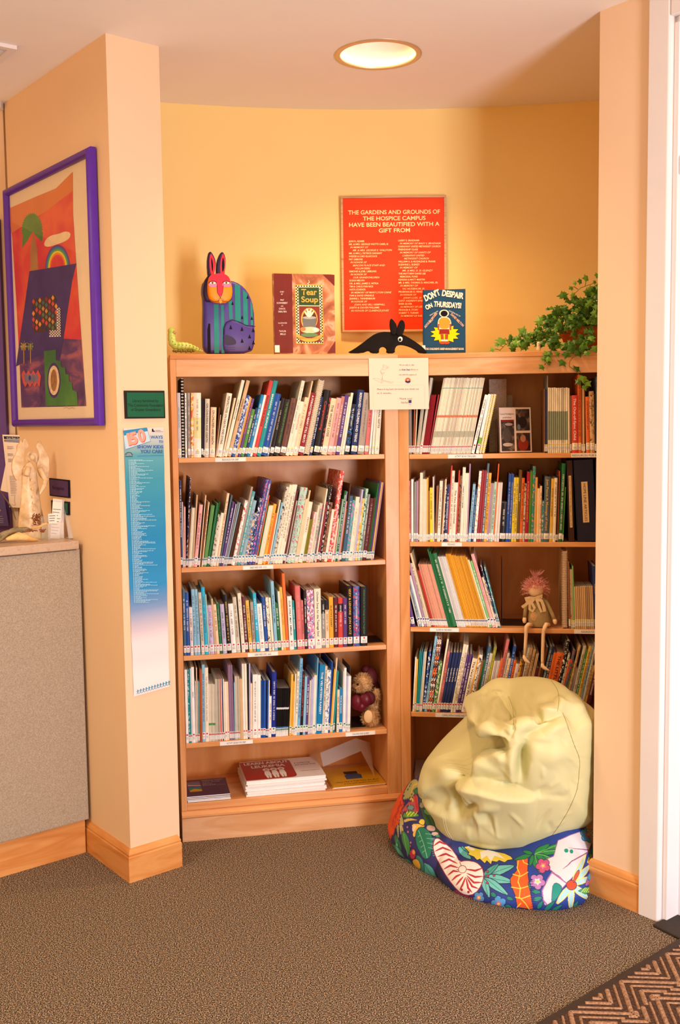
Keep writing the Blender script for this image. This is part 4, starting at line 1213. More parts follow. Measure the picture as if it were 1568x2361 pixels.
# --- ivy in a terracotta pot
O, u, v, an = BAYS['R']
pc, _ = onplane(1345, 800, O+v*.15, v), 0; z0 = ZT
pot = empty('potted_ivy', (pc.x, pc.y, z0), label='trailing green ivy in a terracotta pot, right end of the shelf top', cat='plant')
MB().lathe([(.0, .0), (.055, 0), (.060, .004), (.074, .052), (.082, .055), (.086, .086), (.080, .087), (.076, .078), (.0, .076)], 40).build('pot', mat('A84C1E', .7, var=.12, scale=15), pot, True)
SOIL = mat('2A1A10', .9, var=.3); MB().lathe([(.0, .079), (.074, .079)], 24).build('soil', SOIL, pot)
LEAF = ramp_mat('ivy_leaf', [(.25, '1E4410'), (.5, '38621A'), (.75, '5E862A')], 'noise', (1, 1, 1), 9, 3, .4)
lf = [(0, 0), (.28, -.12), (.62, .02), (.50, .26), (.98, .52), (.52, .62), (.30, .74), (0, 1.22)]; lf = lf + [(-x, y) for x, y in lf[-2:0:-1]]
LB = MB(); LB2 = MB(); STM = MB(); r4 = random.Random(5)
Z8 = (1080, 600, 4.752)
def dpt(x, y, d): return onplane(Z8[0]+x/Z8[2], Z8[1]+y/Z8[2], O+v*d, v)
def leaf(B_, P, s, nrm, up):
    n = Vector(nrm).normalized(); up = Vector(up); up = (up-n*up.dot(n)).normalized(); sx = up.cross(n)
    V = []
    for (x, y) in [(0, .35)]+lf:
        q = P+(sx*x+up*(y))*s + n*(-.18*abs(x)*s - .10*y*y*s + (.06*s if (x, y) == (0, .35) else 0)); V.append(q-pot.location)
    m_ = len(lf); B_.add(V, [(0, 1+k, 1+(k+1) % m_) for k in range(m_)])
cl = [(1330, 560, 115, 120, 34), (1180, 620, 110, 120, 26), (1380, 420, 75, 110, 22), (1050, 700, 110, 100, 24), (1250, 720, 130, 90, 22), (1000, 570, 70, 60, 10), (900, 650, 70, 70, 12), (850, 760, 90, 70, 16),
      (700, 850, 120, 70, 20), (560, 900, 90, 60, 14), (930, 900, 60, 80, 14), (1180, 940, 130, 70, 18), (1400, 330, 40, 60, 8), (1120, 400, 60, 40, 6), (870, 1070, 40, 60, 5), (1270, 860, 120, 50, 10), (1420, 640, 60, 100, 12), (1230, 480, 90, 60, 12)]
for (cx, cy, rx, ry, n_) in cl:
    for _ in range(int(n_*2.1)):
        x = cx+rx*r4.uniform(-1, 1); y = cy+ry*r4.uniform(-1, 1)
        dd = r4.uniform(.03, .15) if y < 980 else .03
        if y > 830: dd = min(dd, r4.uniform(-.02, .06))
        if y > 1000: dd = -.012
        if x < 760: dd = r4.uniform(.02, .08)
        P = dpt(x, y, dd)
        if dd > 0 and P.z < ZT+.006: P.z = ZT+.006+r4.uniform(0, .01)
        nn = Vector((r4.uniform(-.6, .4), -1, r4.uniform(-.2, .9))); up = Vector((r4.uniform(-1, .6), r4.uniform(-.3, .1), r4.uniform(-1, .25)))
        leaf(LB if r4.random() < .7 else LB2, P, r4.uniform(.010, .0185), nn, up)
for (x, y, d, s, ux, uz) in ((1045, 410, .06, .024, -.2, 1), (1310, 195, .05, .018, -1, -.1), (1395, 175, .05, .017, 1, .5), (1240, 232, .05, .014, -1, 0), (1180, 245, .05, .011, -1, -.3), (1140, 300, .05, .013, -1, -.5), (1370, 235, .05, .012, .8, -.2), (1360, 870, .05, .024, -.3, 1), (375, 860, .05, .026, -.4, -1), (450, 832, .05, .013, 1, -.1), (325, 915, .05, .013, -.6, -.4), (275, 970, .03, .013, -1, -.5), (810, 660, .05, .025, -1, 0), (615, 790, .05, .024, -.6, .4), (870, 545, .05, .011, 0, 1), (915, 540, .05, .014, 0, 1),
     (960, 1030, -.015, .015, .8, .3), (880, 1060, -.015, .018, -.3, -1), (820, 1160, -.015, .016, -.8, -.6), (1045, 1105, -.015, .021, -.6, -.7), (1175, 1200, -.016, .019, .6, .6), (1260, 1270, -.018, .024, -.2, -1), (1290, 1330, -.018, .020, .8, -1), (1220, 1320, -.018, .017, -.8, -.6), (1270, 1370, -.018, .017, .3, -1), (1080, 1010, -.015, .020, -.3, -1), (1390, 940, -.012, .022, .1, -1), (1200, 990, -.015, .022, .3, -1), (1150, 950, -.015, .025, -.6, -.4), (1240, 920, -.015, .024, .6, -.4)):
    P = dpt(x, y, d)
    if d > 0 and P.z < ZT+.006: P.z = ZT+.008
    leaf(LB2 if r4.random() < .5 else LB, P, s, (r4.uniform(-.3, .3), -1, r4.uniform(.1, .6)), (ux, 0, uz))
def stem(pts, r_=.0011): STM.tube([dpt(x, y, d)-pot.location for x, y, d in pts], r_, 6)
stem([(1330, 760, .12), (1300, 600, .10), (1170, 440, .06), (1165, 365, .05), (1235, 300, .05), (1350, 262, .05), (1400, 230, .05)]); stem([(1280, 280, .05), (1290, 230, .05), (1310, 210, .05)]); stem([(1200, 320, .05), (1160, 290, .05), (1110, 310, .05)])
stem([(1250, 790, .1), (900, 820, .05), (600, 870, .05), (470, 890, .05), (400, 930, .05), (345, 990, .04)]); stem([(430, 905, .05), (420, 870, .05), (400, 850, .05)]); stem([(380, 950, .05), (330, 920, .05)]); stem([(345, 985, .045), (290, 970, .03)])
stem([(1330, 780, .05), (1310, 990, -.013), (1230, 1035, -.014), (1145, 1062, -.014), (1110, 1110, -.014), (1105, 1160, -.015), (1180, 1220, -.016), (1250, 1290, -.018), (1280, 1350, -.018)]); stem([(900, 850, .0), (910, 1000, -.013), (890, 1080, -.014), (830, 1150, -.014)])
stem([(1110, 465, .05), (1060, 430, .06)], .0009)
LB.build('foliage', LEAF, pot); LB2.build('foliage', ramp_mat('young_ivy_leaf', [(.25, '3C6A18'), (.6, '6C9430'), (.8, '90AC44')], 'noise', (1, 1, 1), 9, 3, .4), pot); STM.build('stem', mat('5C5A20', .6), pot, True)
# --- small owl figure in the ivy
P = onplane(1242, 802, O+v*.012, v); ow_ = empty('owl_figurine', (P.x, P.y, ZT), label='tiny pale ceramic bird figurine at the shelf edge under the ivy', cat='figurine')
CRMC = mat('E4C8A0', .4, var=.15, scale=80)
MB().lathe([(0, 0), (.0075, .0), (.008, .008), (.0062, .016), (.0066, .021), (.0068, .027), (.0045, .0325), (0, .034)], 18).build('body', CRMC, ow_, True)
MB().ball((-.0025, -.006, .026), .0012, 8, 6).ball((.0025, -.006, .026), .0012, 8, 6).build('eye', BLK, ow_, True)
# --- red donor plaque on the back wall
cnr = [(785, 453), (1031, 449), (1028, 765), (789, 766)]
xm_ = onplane(908, 610, (0, wall_y(.2), 0), (0, -1, 0)).x; ym = min(wall_y(onplane(785, 610, (0, 3.95, 0), (0, -1, 0)).x), wall_y(onplane(1031, 610, (0, 3.95, 0), (0, -1, 0)).x))
pa = -math.atan2(xm_-ac[0], wall_y(xm_)-ac[1])*-1
up_ = Vector((math.cos(-math.atan2(xm_-ac[0], wall_y(xm_)-ac[1])), math.sin(-math.atan2(xm_-ac[0], wall_y(xm_)-ac[1])), 0))
pl = Plane((xm_, ym-.014, 0), up_); U = [pl.px(*c) for c in cnr]; x0, x1 = (U[0][0]+U[3][0])/2, (U[1][0]+U[2][0])/2; z1, z0 = (U[0][1]+U[1][1])/2, (U[2][1]+U[3][1])/2
pr_ = pl.M((x0+x1)/2, z0, 0).to_translation(); plq = empty('donor_plaque', pr_, label='large red donor plaque with cream raised lettering in a bronze frame on the back wall', cat='plaque')
Mi = plq.matrix_basis.inverted() @ pl.M()
BRZ = ramp_mat('bronze_frame', [(.3, 'A87850'), (.5, 'D0A078'), (.7, 'B88860')], 'noise', (1, 1, 30), 4, 3, .35)
b = MB(); fw = .0085
for (a0, a1, b0, b1) in ((x0, x1, z1-fw, z1), (x0, x1, z0, z0+fw), (x0, x0+fw, z0+fw, z1-fw), (x1-fw, x1, z0+fw, z1-fw)): b.box(a0, a1, b0, b1, -.012, .004, 0, Mi)
bevel(b.build('frame', BRZ, plq), .0015)
MB().box(x0+fw, x1-fw, z0+fw, z1-fw, -.011, .0, 0, Mi).build('panel', mat('E43A10', .5, var=.03, scale=6), plq)
a = Art(plq, pl, *Z7, off=.0008); LET = mat('F4DC9C', .4, var=0)
for (t_, x, y, x1_, y1_) in (('THE GARDENS AND GROUNDS OF', 198, 298, 1174, 288), ('THE HOSPICE CAMPUS', 355, 362, 1020, 355), ('HAVE BEEN BEAUTIFIED WITH A', 204, 430, 1164, 418), ('GIFT FROM', 522, 490, 852, 484)): a.text(t_, x, y, 44, LET, x1_, bold=.015, y1=y1_)
Lc = 'JEAN R. ADAMS|205|370;MR. & MRS. GEORGE WATTS CARR, III|205|620;*IN MEMORY OF|218|410;*MR. & MRS. GEORGE E. WALSTON|244|663;MR. & MRS. J. PATRICK DANAHY|206|556;WEEZIE & LUKE GLASCOCK|206|508;PAT GIBBONS|206|350;*IN HONOR OF|220|394;*BEACON PLACE STAFF AND|246|586;*VOLUNTEERS|266|428;SIMONE & JOEL LIEBLING|208|496;*IN HONOR OF|222|394;*OUR GRANDCHILDREN|248|528;SUSAN MELVIN|210|370;DR. & MRS. JAMES E. NITKA|210|518;TIM & CAROLYNN RICE|210|462;ANITA SCHENCK|210|385;*IN MEMORY OF MARY LYON CAINE|226|656;PAM & DAVID SPRINKLE|212|470;JEANNE L. TANNENBAUM|212|484;*IN HONOR OF|226|398;*JOAN AND BILL HEMPHILL|262|592;JUDITH & CRAVEN WILLIAMS|213|530;*IN HONOR OF CLARENCE JONES|228|628'
Rc = 'LARRY E. BRADHAM|728|950;*IN MEMORY OF MARY S. BRADHAM|744|1180;CARRAWAY UNITED METHODIST CHURCH|728|1178;FRIENDSHIP CLASS|729|938;*IN MEMORY OF SAINTS OF|745|1074;*CARRAWAY UNITED|770|1004;*METHODIST CHURCH|790|1054;WILLIAM A. & HUGHLENE B. FRANK|730|1128;SUZANNE L. GLENZY|730|958;*IN MEMORY OF|745|935;*MR. & MRS. D. D. GLENZY|770|1096;THE MATTHEW DAVID LEE|732|1020;MEMORIAL FUND|747|936;KENDRA & MATT MARTIN|732|1010;MR. & MRS. THOMAS D. MINCHER, SR.|732|1152;*IN MEMORY OF|748|938;*VIC NUSSBAUM, JR.|771|1005;PRABHAKAR D. PENDSE|733|1010;*IN HONOR OF|748|920;*JOHN LUSK, III|783|980;SAINT ANDREW\'S EPISCOPAL|734|1060;SHER SILVER|734|876;*IN MEMORY OF LEE|750|985;FRANCES R. STORY|735|942;HUBERT T. TURNER|735|945;*IN MEMORY OF RAE|752|985'
for txt, y0_, sl_ in ((Lc, 592, -4), (Rc, 584, -4)):
    for i, t_ in enumerate(txt.split(';')):
        s1, xa, xb_ = t_.split('|'); it_ = s1[0] == '*'; y = y0_+i*32.1; a.text(s1.lstrip('*'), float(xa), y, 19, LET, float(xb_), bold=.012 if not it_ else .004, shear=.3 if it_ else 0, y1=y-(float(xb_)-float(xa))*.006)
# --- laminated notice clipped over the top rail
pl = Plane(K+Vector((0, 0, 0))-yL*.022, (uL+uB)/2); ZN = (820, 800, 7.84)
LAM = mat('F0D0B8', .12, var=.01, scale=4)
q = pl.M(0, 1.62, 0).to_translation(); nt = empty('laminated_notice', q, label='laminated paper notice hanging over the top rail between the two bookcases', cat='notice')
a = Art(nt, pl, *ZN, off=0); sh = a.poly([(235, 203), (1313, 197), (1326, 1122), (256, 1137)], LAM, 'sheet', off=0, thick=.0008)
GI = mat('6A5C68', .7, var=0); BI = mat('3A3A78', .7, var=0)
a.off = .0005
a.text('We are able to offer', 783, 338, 28, GI, 1060, shear=.3); a.text('the', 780, 425, 28, GI, 822, shear=.3); a.text('Kids Path', 836, 425, 30, BI, 982, bold=.02, shear=.1); a.text('library to', 992, 420, 28, GI, 1128, shear=.3); a.text('you with the support of', 783, 512, 28, GI, 1106, shear=.3)
a.ell(945, 604, 51, 49, mat('E8603C', .5), 24); a.poly([(897, 615), (920, 608), (940, 622), (965, 606), (994, 622), (985, 640), (955, 654), (920, 646), (897, 635)], mat('1C2C50', .5, var=0)); a.ell(945, 598, 14, 12, mat('F6DCC4', .5), 12)
a.text('Please bring back the books you check out', 385, 778, 30, GI, 1140, y1=772); a.text('in 2 weeks.', 388, 848, 30, GI, 650, y1=846); a.text('- Thank you!', 755, 948, 32, GI, 1018); a.text('Kids Path', 822, 1020, 34, GI, 942); a.poly([(956, 960), (1010, 958), (1008, 1012), (956, 1012)], mat('2C3C60', .6, var=0)); a.poly([(958, 1016), (1006, 1016), (1004, 1050), (960, 1050)], mat('C8B4A8', .6, var=0))
PEN = mat('5C4C44', .7, var=0)
for ln in ([(310, 568), (400, 566), (465, 600), (480, 560), (495, 600), (600, 632), (690, 630)], [(310, 572), (420, 625), (470, 655), (500, 610), (600, 640), (640, 655), (670, 652)], [(455, 650), (480, 600), (484, 500), (450, 430), (500, 380), (495, 320), (550, 340), (600, 360), (590, 385), (530, 370), (500, 345)], [(440, 440), (470, 480), (520, 460), (500, 500), (480, 500)], [(480, 400), (520, 420), (560, 390), (575, 360)]): a.line(ln, .0004, PEN, 'sketch')
a.line([(312, 700), (318, 1090)], .0002, GI); a.line([(312, 696), (1248, 682), (1250, 1085)], .0002, GI)
# ---------------------------------------------------------------- pillar: plaque and poster
plP = Plane(W0+nP*.001, uP)
Z3 = (270, 880, 5.623)
q = plP.M(*plP.px(333, 965), 0).to_translation(); gp_ = empty('wall_plaque', q, label='green Library furnished by sign with black border above the poster', cat='sign')
a = Art(gp_, plP, *Z3, off=.004); a.poly([(84, 116), (608, 118), (620, 474), (98, 480)], mat('1C1410', .4), 'border', off=.003, thick=.003); a.poly([(117, 140), (594, 142), (602, 456), (128, 458)], mat('10583A', .4), 'panel', off=.004, thick=.0008)
for t_, x, x1, y in (('Library furnished by', 190, 525, 266), ('The Community Foundation', 134, 590, 324), ('of Greater Greensboro', 172, 552, 380)): a.text(t_, x, y, 38, mat('0C1410', .5, var=0), x1, bold=.008)
q = plP.M(*plP.px(340, 1600), 0).to_translation(); po = empty('poster', q, label='tall narrow blue poster 150 WAYS TO SHOW KIDS YOU CARE on the pillar', cat='poster')
a = Art(po, plP, *Z3, off=.0016)
# poster sheet with printed colour bands running down it
pc_ = [(72, 600, 600, 600), (600, 0, 0, 0)]
eL = lambda y: (284+(y-985)*(308-284)/(1605-985)); eR = lambda y: (376.5+(y-985)*(390-376.5)/(1583-985))
n_ = 60; V = []; 
Mx = po.matrix_basis.inverted() @ plP.M()
for k in range(n_+1):
    yl = 987+(1606-987)*k/n_; yr = 985+(1583-985)*k/n_
    for x, y in ((eL(yl), yl), (eR(yr), yr)): U_ = plP.px(x, y); V.append(Mx @ Vector((*U_, .0012+.0006*math.sin(k*.9))))
stops = [(0, 'D8C8BC'), (.06, 'A8B4B0'), (.10, '5898A0'), (.20, '388C9E'), (.42, '1C7EAA'), (.6, '2884B4'), (.68, '7890B4'), (.74, 'C4B4BC'), (.80, 'E8D0CC'), (1, 'EEE0DC')]
me_ = mesh('sheet', V, [(2*k, 2*k+2, 2*k+3, 2*k+1) for k in range(n_)], ramp_mat('poster_print', [(0, 'FFFFFF'), (1, 'FFFFFF')], 'noise', (1, 1, 1), 1, 1, .22), po)
ca = me_.data.color_attributes.new('print', 'FLOAT_COLOR', 'POINT')
for k in range(n_+1):
    t_ = k/n_; j = max(i for i in range(len(stops)) if stops[i][0] <= t_); j = min(j, len(stops)-2); f_ = (t_-stops[j][0])/(stops[j+1][0]-stops[j][0]); c1, c2 = lin(stops[j][1]), lin(stops[j+1][1])
    for i in (0, 1): ca.data[2*k+i].color = tuple(c1[q_]*(1-f_)+c2[q_]*f_ for q_ in range(4))
nt_ = me_.data.materials[0].node_tree; at_ = nt_.nodes.new('ShaderNodeAttribute'); at_.attribute_name = 'print'; nt_.links.new(at_.outputs['Color'], nt_.nodes['Principled BSDF'].inputs['Base Color'])
a.off = .0021; PB = mat('3C64A0', .5, var=0)
a.poly([(75, 640), (384, 598), (434, 775), (108, 882)], mat('6A7C88', .5)); a.poly([(75, 634), (380, 594), (428, 770), (104, 876)], mat('B8CCD4', .4)); a.poly([(75, 634), (380, 594), (394, 640), (85, 700)], mat('2C80A8', .4))
for (t_, x, y, x1, y1, h) in (('1', 110, 828, 150, 818, 150), ('5', 178, 812, 268, 790, 150), ('0', 285, 780, 375, 755, 150)):
    a.text(t_, x+8, y+8, h, mat('C84C30', .5, var=0), x1+8, bold=.05, y1=y1+8); a.text(t_, x, y, h, mat('FF9880', .45, var=0), x1, bold=.045, y1=y1)
for (t_, x, y, x1, h) in (('WAYS', 430, 738, 590, 40), ('TO', 538, 792, 592, 32), ('SHOW KIDS', 256, 864, 594, 42), ('YOU CARE', 302, 926, 596, 44)): a.text(t_, x, y, h, PB, x1, bold=.025)
a.line([(258, 964), (600, 958)], .0018, mat('1C80B0', .5)); a.poly([(448, 612), (462, 608), (466, 634), (484, 638), (482, 650), (448, 650)], OUT); a.line([(490, 633), (560, 633)], .0012, GI); a.line([(490, 647), (592, 647)], .0010, GI)
a.line([(102, 950), (118, 925), (150, 915), (180, 926), (196, 955)], .0014, OUT); a.line([(122, 955), (150, 932), (175, 955)], .002, mat('D87878', .5)); a.line([(100, 972), (198, 970)], .0014, OUT)
LTX = mat('A8CCD4', .5, var=0); segs = []; r5 = random.Random(3); prev = 0
for k in range(150):
    yy = 1010+k*(2870-1010)/150*1.0; y_px = 880+yy/5.623; xl_ = (eL(y_px)-270)*5.623+48; L_ = r5.choice([50, 80, 110, 140, 170, 90, 230, 280, 130, 60]); fade = 1
    x = xl_; segs.append((x, yy, 14)); x += 22
    while x < xl_+L_+22: w_ = r5.uniform(10, 32); segs.append((x, yy, w_)); x += w_+5
B2 = []
for (x, yy, w_) in segs: tl_ = -.035 if yy < 1300 else -.09; B2.append([(x, yy), (x+w_, yy+w_*tl_), (x+w_, yy+6+w_*tl_), (x, yy+6)])
a.multi(B2, LTX, 'list_lettering')
pb2 = mat('2C88A8', .5, var=0); Z4 = (270, 1250, 5.9); a2 = Art(po, plP, *Z4, off=.0024)
for k in range(12):
    x = 278+k*38.5; y = 2052-k*11.2; a2.ell(x, y-38, 8, 9, pb2, 10); a2.multi([[(x-4, y-30), (x+5, y-30), (x+4, y-8), (x-4, y-8)], [(x-3, y-10), (x+3, y-10), (x-12, y+16), (x-17, y+15)], [(x-2, y-10), (x+4, y-10), (x+17, y+10), (x+12, y+13)], [(x-20, y-22), (x+20, y-34), (x+20, y-28), (x-20, y-16)]], pb2, 'paper_people')
# ---------------------------------------------------------------- framed painting on the left wall
Z1 = (0, 320, 3.473)
plW = Plane(W0+nW*.004, -dW)
cn = [plW.px(203-4, 337+4, .02), plW.px(3, 440, .02), plW.px(35, 985, .02), plW.px(236, 980, .02)]
fx0, fx1 = (cn[1][0]+cn[2][0])/2, (cn[0][0]+cn[3][0])/2; fz1, fz0 = (cn[0][1]+cn[1][1])/2, (cn[2][1]+cn[3][1])/2
q = plW.M((fx0+fx1)/2, fz0, 0).to_translation(); pic = empty('framed_painting', q, label='tall colourful landscape print in a rounded purple frame on the left wall', cat='picture')
Mi = pic.matrix_basis.inverted() @ plW.M(); PF = mat('5A2C94', .35, var=.05); prof = [(0, 0), (0, .018), (.006, .026), (.013, .029), (.020, .026), (.025, .018), (.025, .006), (.025, 0)]
b = MB(); V = []; m_ = len(prof)
for (sx, sz, X_, Z_) in ((1, 1, fx0, fz0), (-1, 1, fx1, fz0), (-1, -1, fx1, fz1), (1, -1, fx0, fz1)):
    V += [Mi @ Vector((X_+sx*a_, Z_+sz*a_, d_)) for a_, d_ in prof]
b.add(V, [(k*m_+j, ((k+1) % 4)*m_+j, ((k+1) % 4)*m_+(j+1) % m_, k*m_+(j+1) % m_) for k in range(4) for j in range(m_)]); fr = b.build('frame', PF, pic, True); bevel(fr, .001)
MB().box(fx0+.012, fx1-.012, fz0+.012, fz1-.012, .004, .0085, 0, Mi).build('mat_board', mat('E8CDB0', .6, var=.02), pic)
a = Art(pic, plW, *Z1, off=.0093)
RG = ramp_mat('painted_sky', [(.30, 'B83A28'), (.45, 'D03438'), (.6, 'E05A34'), (.75, 'D8443C')], 'noise', (1, 1, 1), 5, 4, .6, .6)
DKP = ramp_mat('painted_purple', [(.3, '3C2450'), (.5, '5A3868'), (.65, 'A85C68'), (.8, '6C3C48')], 'noise', (1, 1, 2.5), 6, 4, .6, .8)
a.poly([(92, 560), (300, 470), (470, 400), (603, 268), (606, 600), (625, 900), (652, 1300), (680, 1700), (712, 2140), (192, 2152), (178, 1830), (150, 1300), (118, 800)], RG, 'sky_print')
a.poly([(178, 1620), (300, 1640), (525, 1600), (672, 1610), (712, 2140), (192, 2152), (180, 1850)], DKP, 'ground_print')
VI = ramp_mat('painted_violet', [(.3, '33245C'), (.6, '46346E'), (.8, '5C4878')], 'noise', (1, 1, 1), 6, 3, .6)
a.poly([(92, 560), (300, 470), (470, 400), (603, 268), (604, 420), (400, 575), (110, 760)], mat('D87840', .6, var=.1, scale=6), 'orange_sky')
a.poly([(262, 1062), (265, 1020), (262, 900), (280, 790), (290, 755), (300, 800), (318, 880), (326, 1020), (330, 1056)], ramp_mat('painted_trunk', [(.3, '8C5C34'), (.6, 'B07C40')], 'noise', (1, 1, 1), 6, 3, .6), 'trunk')
fr_ = []
for k in range(44):
    t_ = _m.pi*1.12*(1-k/43)-.12; rr = 1 if k % 2 else .88; fr_.append((278+88*rr*_m.cos(t_), 735-145*rr*_m.sin(t_)))
fr_ = [(198, 880)] + fr_ + [(358, 830), (330, 800), (300, 770), (285, 745), (262, 780), (240, 820), (212, 855)]
a.poly(fr_, ramp_mat('painted_palm', [(.3, '3C6424'), (.6, '5C8834')], 'noise', (1, 1, 1), 8, 3, .6), 'palm_crown')
a.poly(smooth_poly([(372, 858), (385, 810), (430, 775), (490, 765), (545, 742), (590, 755), (580, 800), (530, 830), (470, 850), (410, 870)], 1), mat('E8C8A0', .6, var=.05), 'cloud')
for k, c_ in enumerate(('6A4484', '3C78A0', '58A050', 'E8C830', 'E88428', 'D8483C')):
    ro, rx = 1-k*.085, 0; a.poly([(484+100*ro*_m.cos(t_), 1036-185*ro*_m.sin(t_)) for t_ in [_m.pi*i/20 for i in range(21)]], mat(c_, .6), 'rainbow')
a.poly([(484+48*_m.cos(t_), 1036-90*_m.sin(t_)) for t_ in [_m.pi*i/20 for i in range(21)]], RG, 'rainbow_inside')
a.poly([(258, 1062), (634, 1000), (600, 1140), (560, 1400), (522, 1660), (500, 1780), (330, 1740), (150, 1822), (175, 1640), (210, 1400), (238, 1200)], VI, 'sail')
cols = ['D04838', '3C6C68', 'E89838', '5C7848', '8C2848', '28305C', 'C88C3C', 'D85040']; kk = 0
def diamond(cx, cy, rx, ry): return [(cx, cy-ry), (cx+rx, cy), (cx, cy+ry), (cx-rx, cy)]
a.poly([(276, 1290), (470, 1252), (478, 1535), (294, 1556)], mat('4C3424', .6), 'harlequin'); G_ = {}
for i in range(8):
    for j in range(6):
        x = 290+i*26; y = 1305+j*48-i*5+(24 if i % 2 else 0)
        if y < 1540-i*3: G_.setdefault(cols[(i*3+j*5) % 8], []).append(diamond(x, y, 12, 22))
for c_, P_ in G_.items(): a.multi(P_, mat(c_, .6), 'harlequin')
a.poly([(478, 1352), (506, 1356), (510, 1585), (418, 1588), (420, 1535), (478, 1532)], mat('E8D4B8', .6), 'check_flag'); ck = []
for i in range(9):
    for j in range(22):
        x = 418+i*10.5; y = 1352+j*10.6
        if (i+j) % 2 == 0 and (x > 474 or y > 1532): ck.append([(x, y), (x+10, y), (x+10, y+10), (x, y+10)])
a.multi(ck, mat('28204C', .6, var=0), 'check_flag')
for cx in (212, 266):
    a.line([(cx, 1640), (cx+2, 1800)], .006, mat('C8A048', .6)); a.multi([[(cx, 1650), (cx+28*_m.cos(t_)-2, 1650+40*_m.sin(t_)), (cx+20*_m.cos(t_), 1668+40*_m.sin(t_))] for t_ in (-2.6, -1.9, -1.2, -.5, .2, .9, 2.2, 2.9)], mat('B8A040' if cx < 250 else '7C9048', .6), 'small_palm')
a.poly([(376, 1700), (470, 1690), (474, 1780), (510, 1780), (516, 1830), (545, 1830), (550, 1885), (575, 1890), (580, 1945), (600, 1950), (606, 2010), (640, 2030), (648, 2135), (390, 2140)], ramp_mat('painted_green', [(.3, '28602C'), (.6, '4C8434'), (.8, '7C8C38')], 'noise', (1, 1, 1), 6, 3, .6), 'green_steps')
a.ell(455, 1935, 54, 142, VI, 32); a.ell(455, 1935, 44, 118, mat('E0C09C', .6, var=.2, scale=60), 32); a.ell(455, 1935, 26, 88, mat('9C6C38', .6, var=.3, scale=50), 28)
zz = [(195+i*19, 1885+(-34 if i % 2 else 0)) for i in range(8)] + [(352, 1900)] + [(340-i*19, 1945+(46 if i % 2 == 0 else 10)) for i in range(8)]
a.poly(zz, mat('D05448', .6), 'zigzag'); a.poly([(270+(x-270)*.74, 1915+(y-1915)*.62) for x, y in zz], mat('7C6C84', .6, var=.2), 'zigzag'); a.ell(262, 1915, 10, 20, mat('2C3C78', .6))
a.line([(530, 2158), (560, 2150), (575, 2162), (600, 2152), (625, 2160)], .0008, GI, 'signature')
gl = bpy.data.materials.new('picture_glass'); gl.use_nodes = True; ng = gl.node_tree; ng.nodes.clear(); go = ng.nodes.new('ShaderNodeOutputMaterial'); gm = ng.nodes.new('ShaderNodeMixShader'); gt = ng.nodes.new('ShaderNodeBsdfTransparent'); gg = ng.nodes.new('ShaderNodeBsdfGlossy'); gg.inputs['Roughness'].default_value = .03; gm.inputs[0].default_value = .05
ng.links.new(gt.outputs[0], gm.inputs[1]); ng.links.new(gg.outputs[0], gm.inputs[2]); ng.links.new(gm.outputs[0], go.inputs[0])
MB().box(fx0+.022, fx1-.022, fz0+.022, fz1-.022, .0145, .0155, 0, Mi).build('glass', gl, pic)
# ---------------------------------------------------------------- reception counter
Zc = (0, 980, 7.127)
Q0 = onz(202, 1967.5, 0); FAB = ramp_mat('counter_fabric', [(.3, '927E68'), (.5, 'A69078'), (.7, 'B8A28C')], 'noise', (1, 1, 1), 330, 4, .9, 0, .3)
LAMN = ramp_mat('counter_laminate', [(.3, 'B08C70'), (.5, 'C4A284'), (.7, 'B8967C')], 'noise', (1, 1, 1), 60, 4, .35)
cnt_o = Q0; zt = hat(207.5, 1243.8, Q0-nP*.012); zb_ = hat(207, 1265, Q0)
ctr = empty('reception_counter', Q0, (0, 0, aP), label='tall reception counter with speckled grey fabric front, left edge of the room', cat='counter')
# local x runs right along the front, y away from us ; the counter extends to -x
MB().box(-1.6, .0, .012, .32, .0, .118).build('plinth', WT, ctr)
bevel(MB().box(-1.6, .0085, -.004, .32, .118, zt-.028).build('panel', FAB, ctr), .004)
bevel(MB().box(-1.6, .002, -.012, .36, zt-.028, zt).build('counter_top', LAMN, ctr), .003)
MB().box(-1.6, -.006, -.0046, -.003, zt-.0315, zt-.0285).build('reveal', mat('5C4838', .7), ctr)
def cpt(x, y, d):    # point on the pixel ray where it meets the upright plane d behind the counter front
    return onplane(Zc[0]+x/Zc[2], Zc[1]+y/Zc[2], Q0-nP*d, nP)
def ctop(x, y): return onz(Zc[0]+x/Zc[2], Zc[1]+y/Zc[2], zt)
# --- clay angel
P = ctop(520, 1700); P = Vector((P.x, P.y, zt)) ; P = cpt(520, 1700, .17); P.z = zt
ang_ = empty('angel_figurine', P, label='cream ceramic angel figurine with spread wings standing on the reception counter', cat='figurine')
pl = Plane(P, uP); Mi = ang_.matrix_basis.inverted() @ pl.M()
def aa(x, y): return pl.px(x/Zc[2], 980+y/Zc[2])
CLAY = ramp_mat('glazed_clay', [(.3, 'C89C6C'), (.5, 'DDB68A'), (.7, 'E8CCA4')], 'noise', (1, 1, 1), 40, 6, .28, .5, .35, bdist=.003)
cx0, zlow = aa(520, 1720)
prof = []
for (y, hw) in ((1880, 230), (1720, 225), (1500, 190), (1300, 160), (1100, 140), (950, 120), (850, 115), (760, 110), (700, 100), (650, 60), (620, 26), (590, 24)):
    _, z_ = aa(520, y); prof.append((max(.001, (aa(520+hw, y)[0]-aa(520, y)[0])), z_))
z0_ = P.z; b = MB(); nn = 28; V = []
prof = [(r_, max(0, z_)) for r_, z_ in [(q_[0], q_[1]) for q_ in prof]]
for (r_, z_) in prof:
    for k in range(nn):
        t_ = 2*math.pi*k/nn; rr = r_*(1+.05*math.sin(7*t_+z_*30)); V.append((rr*math.cos(t_), rr*.55*math.sin(t_), z_))
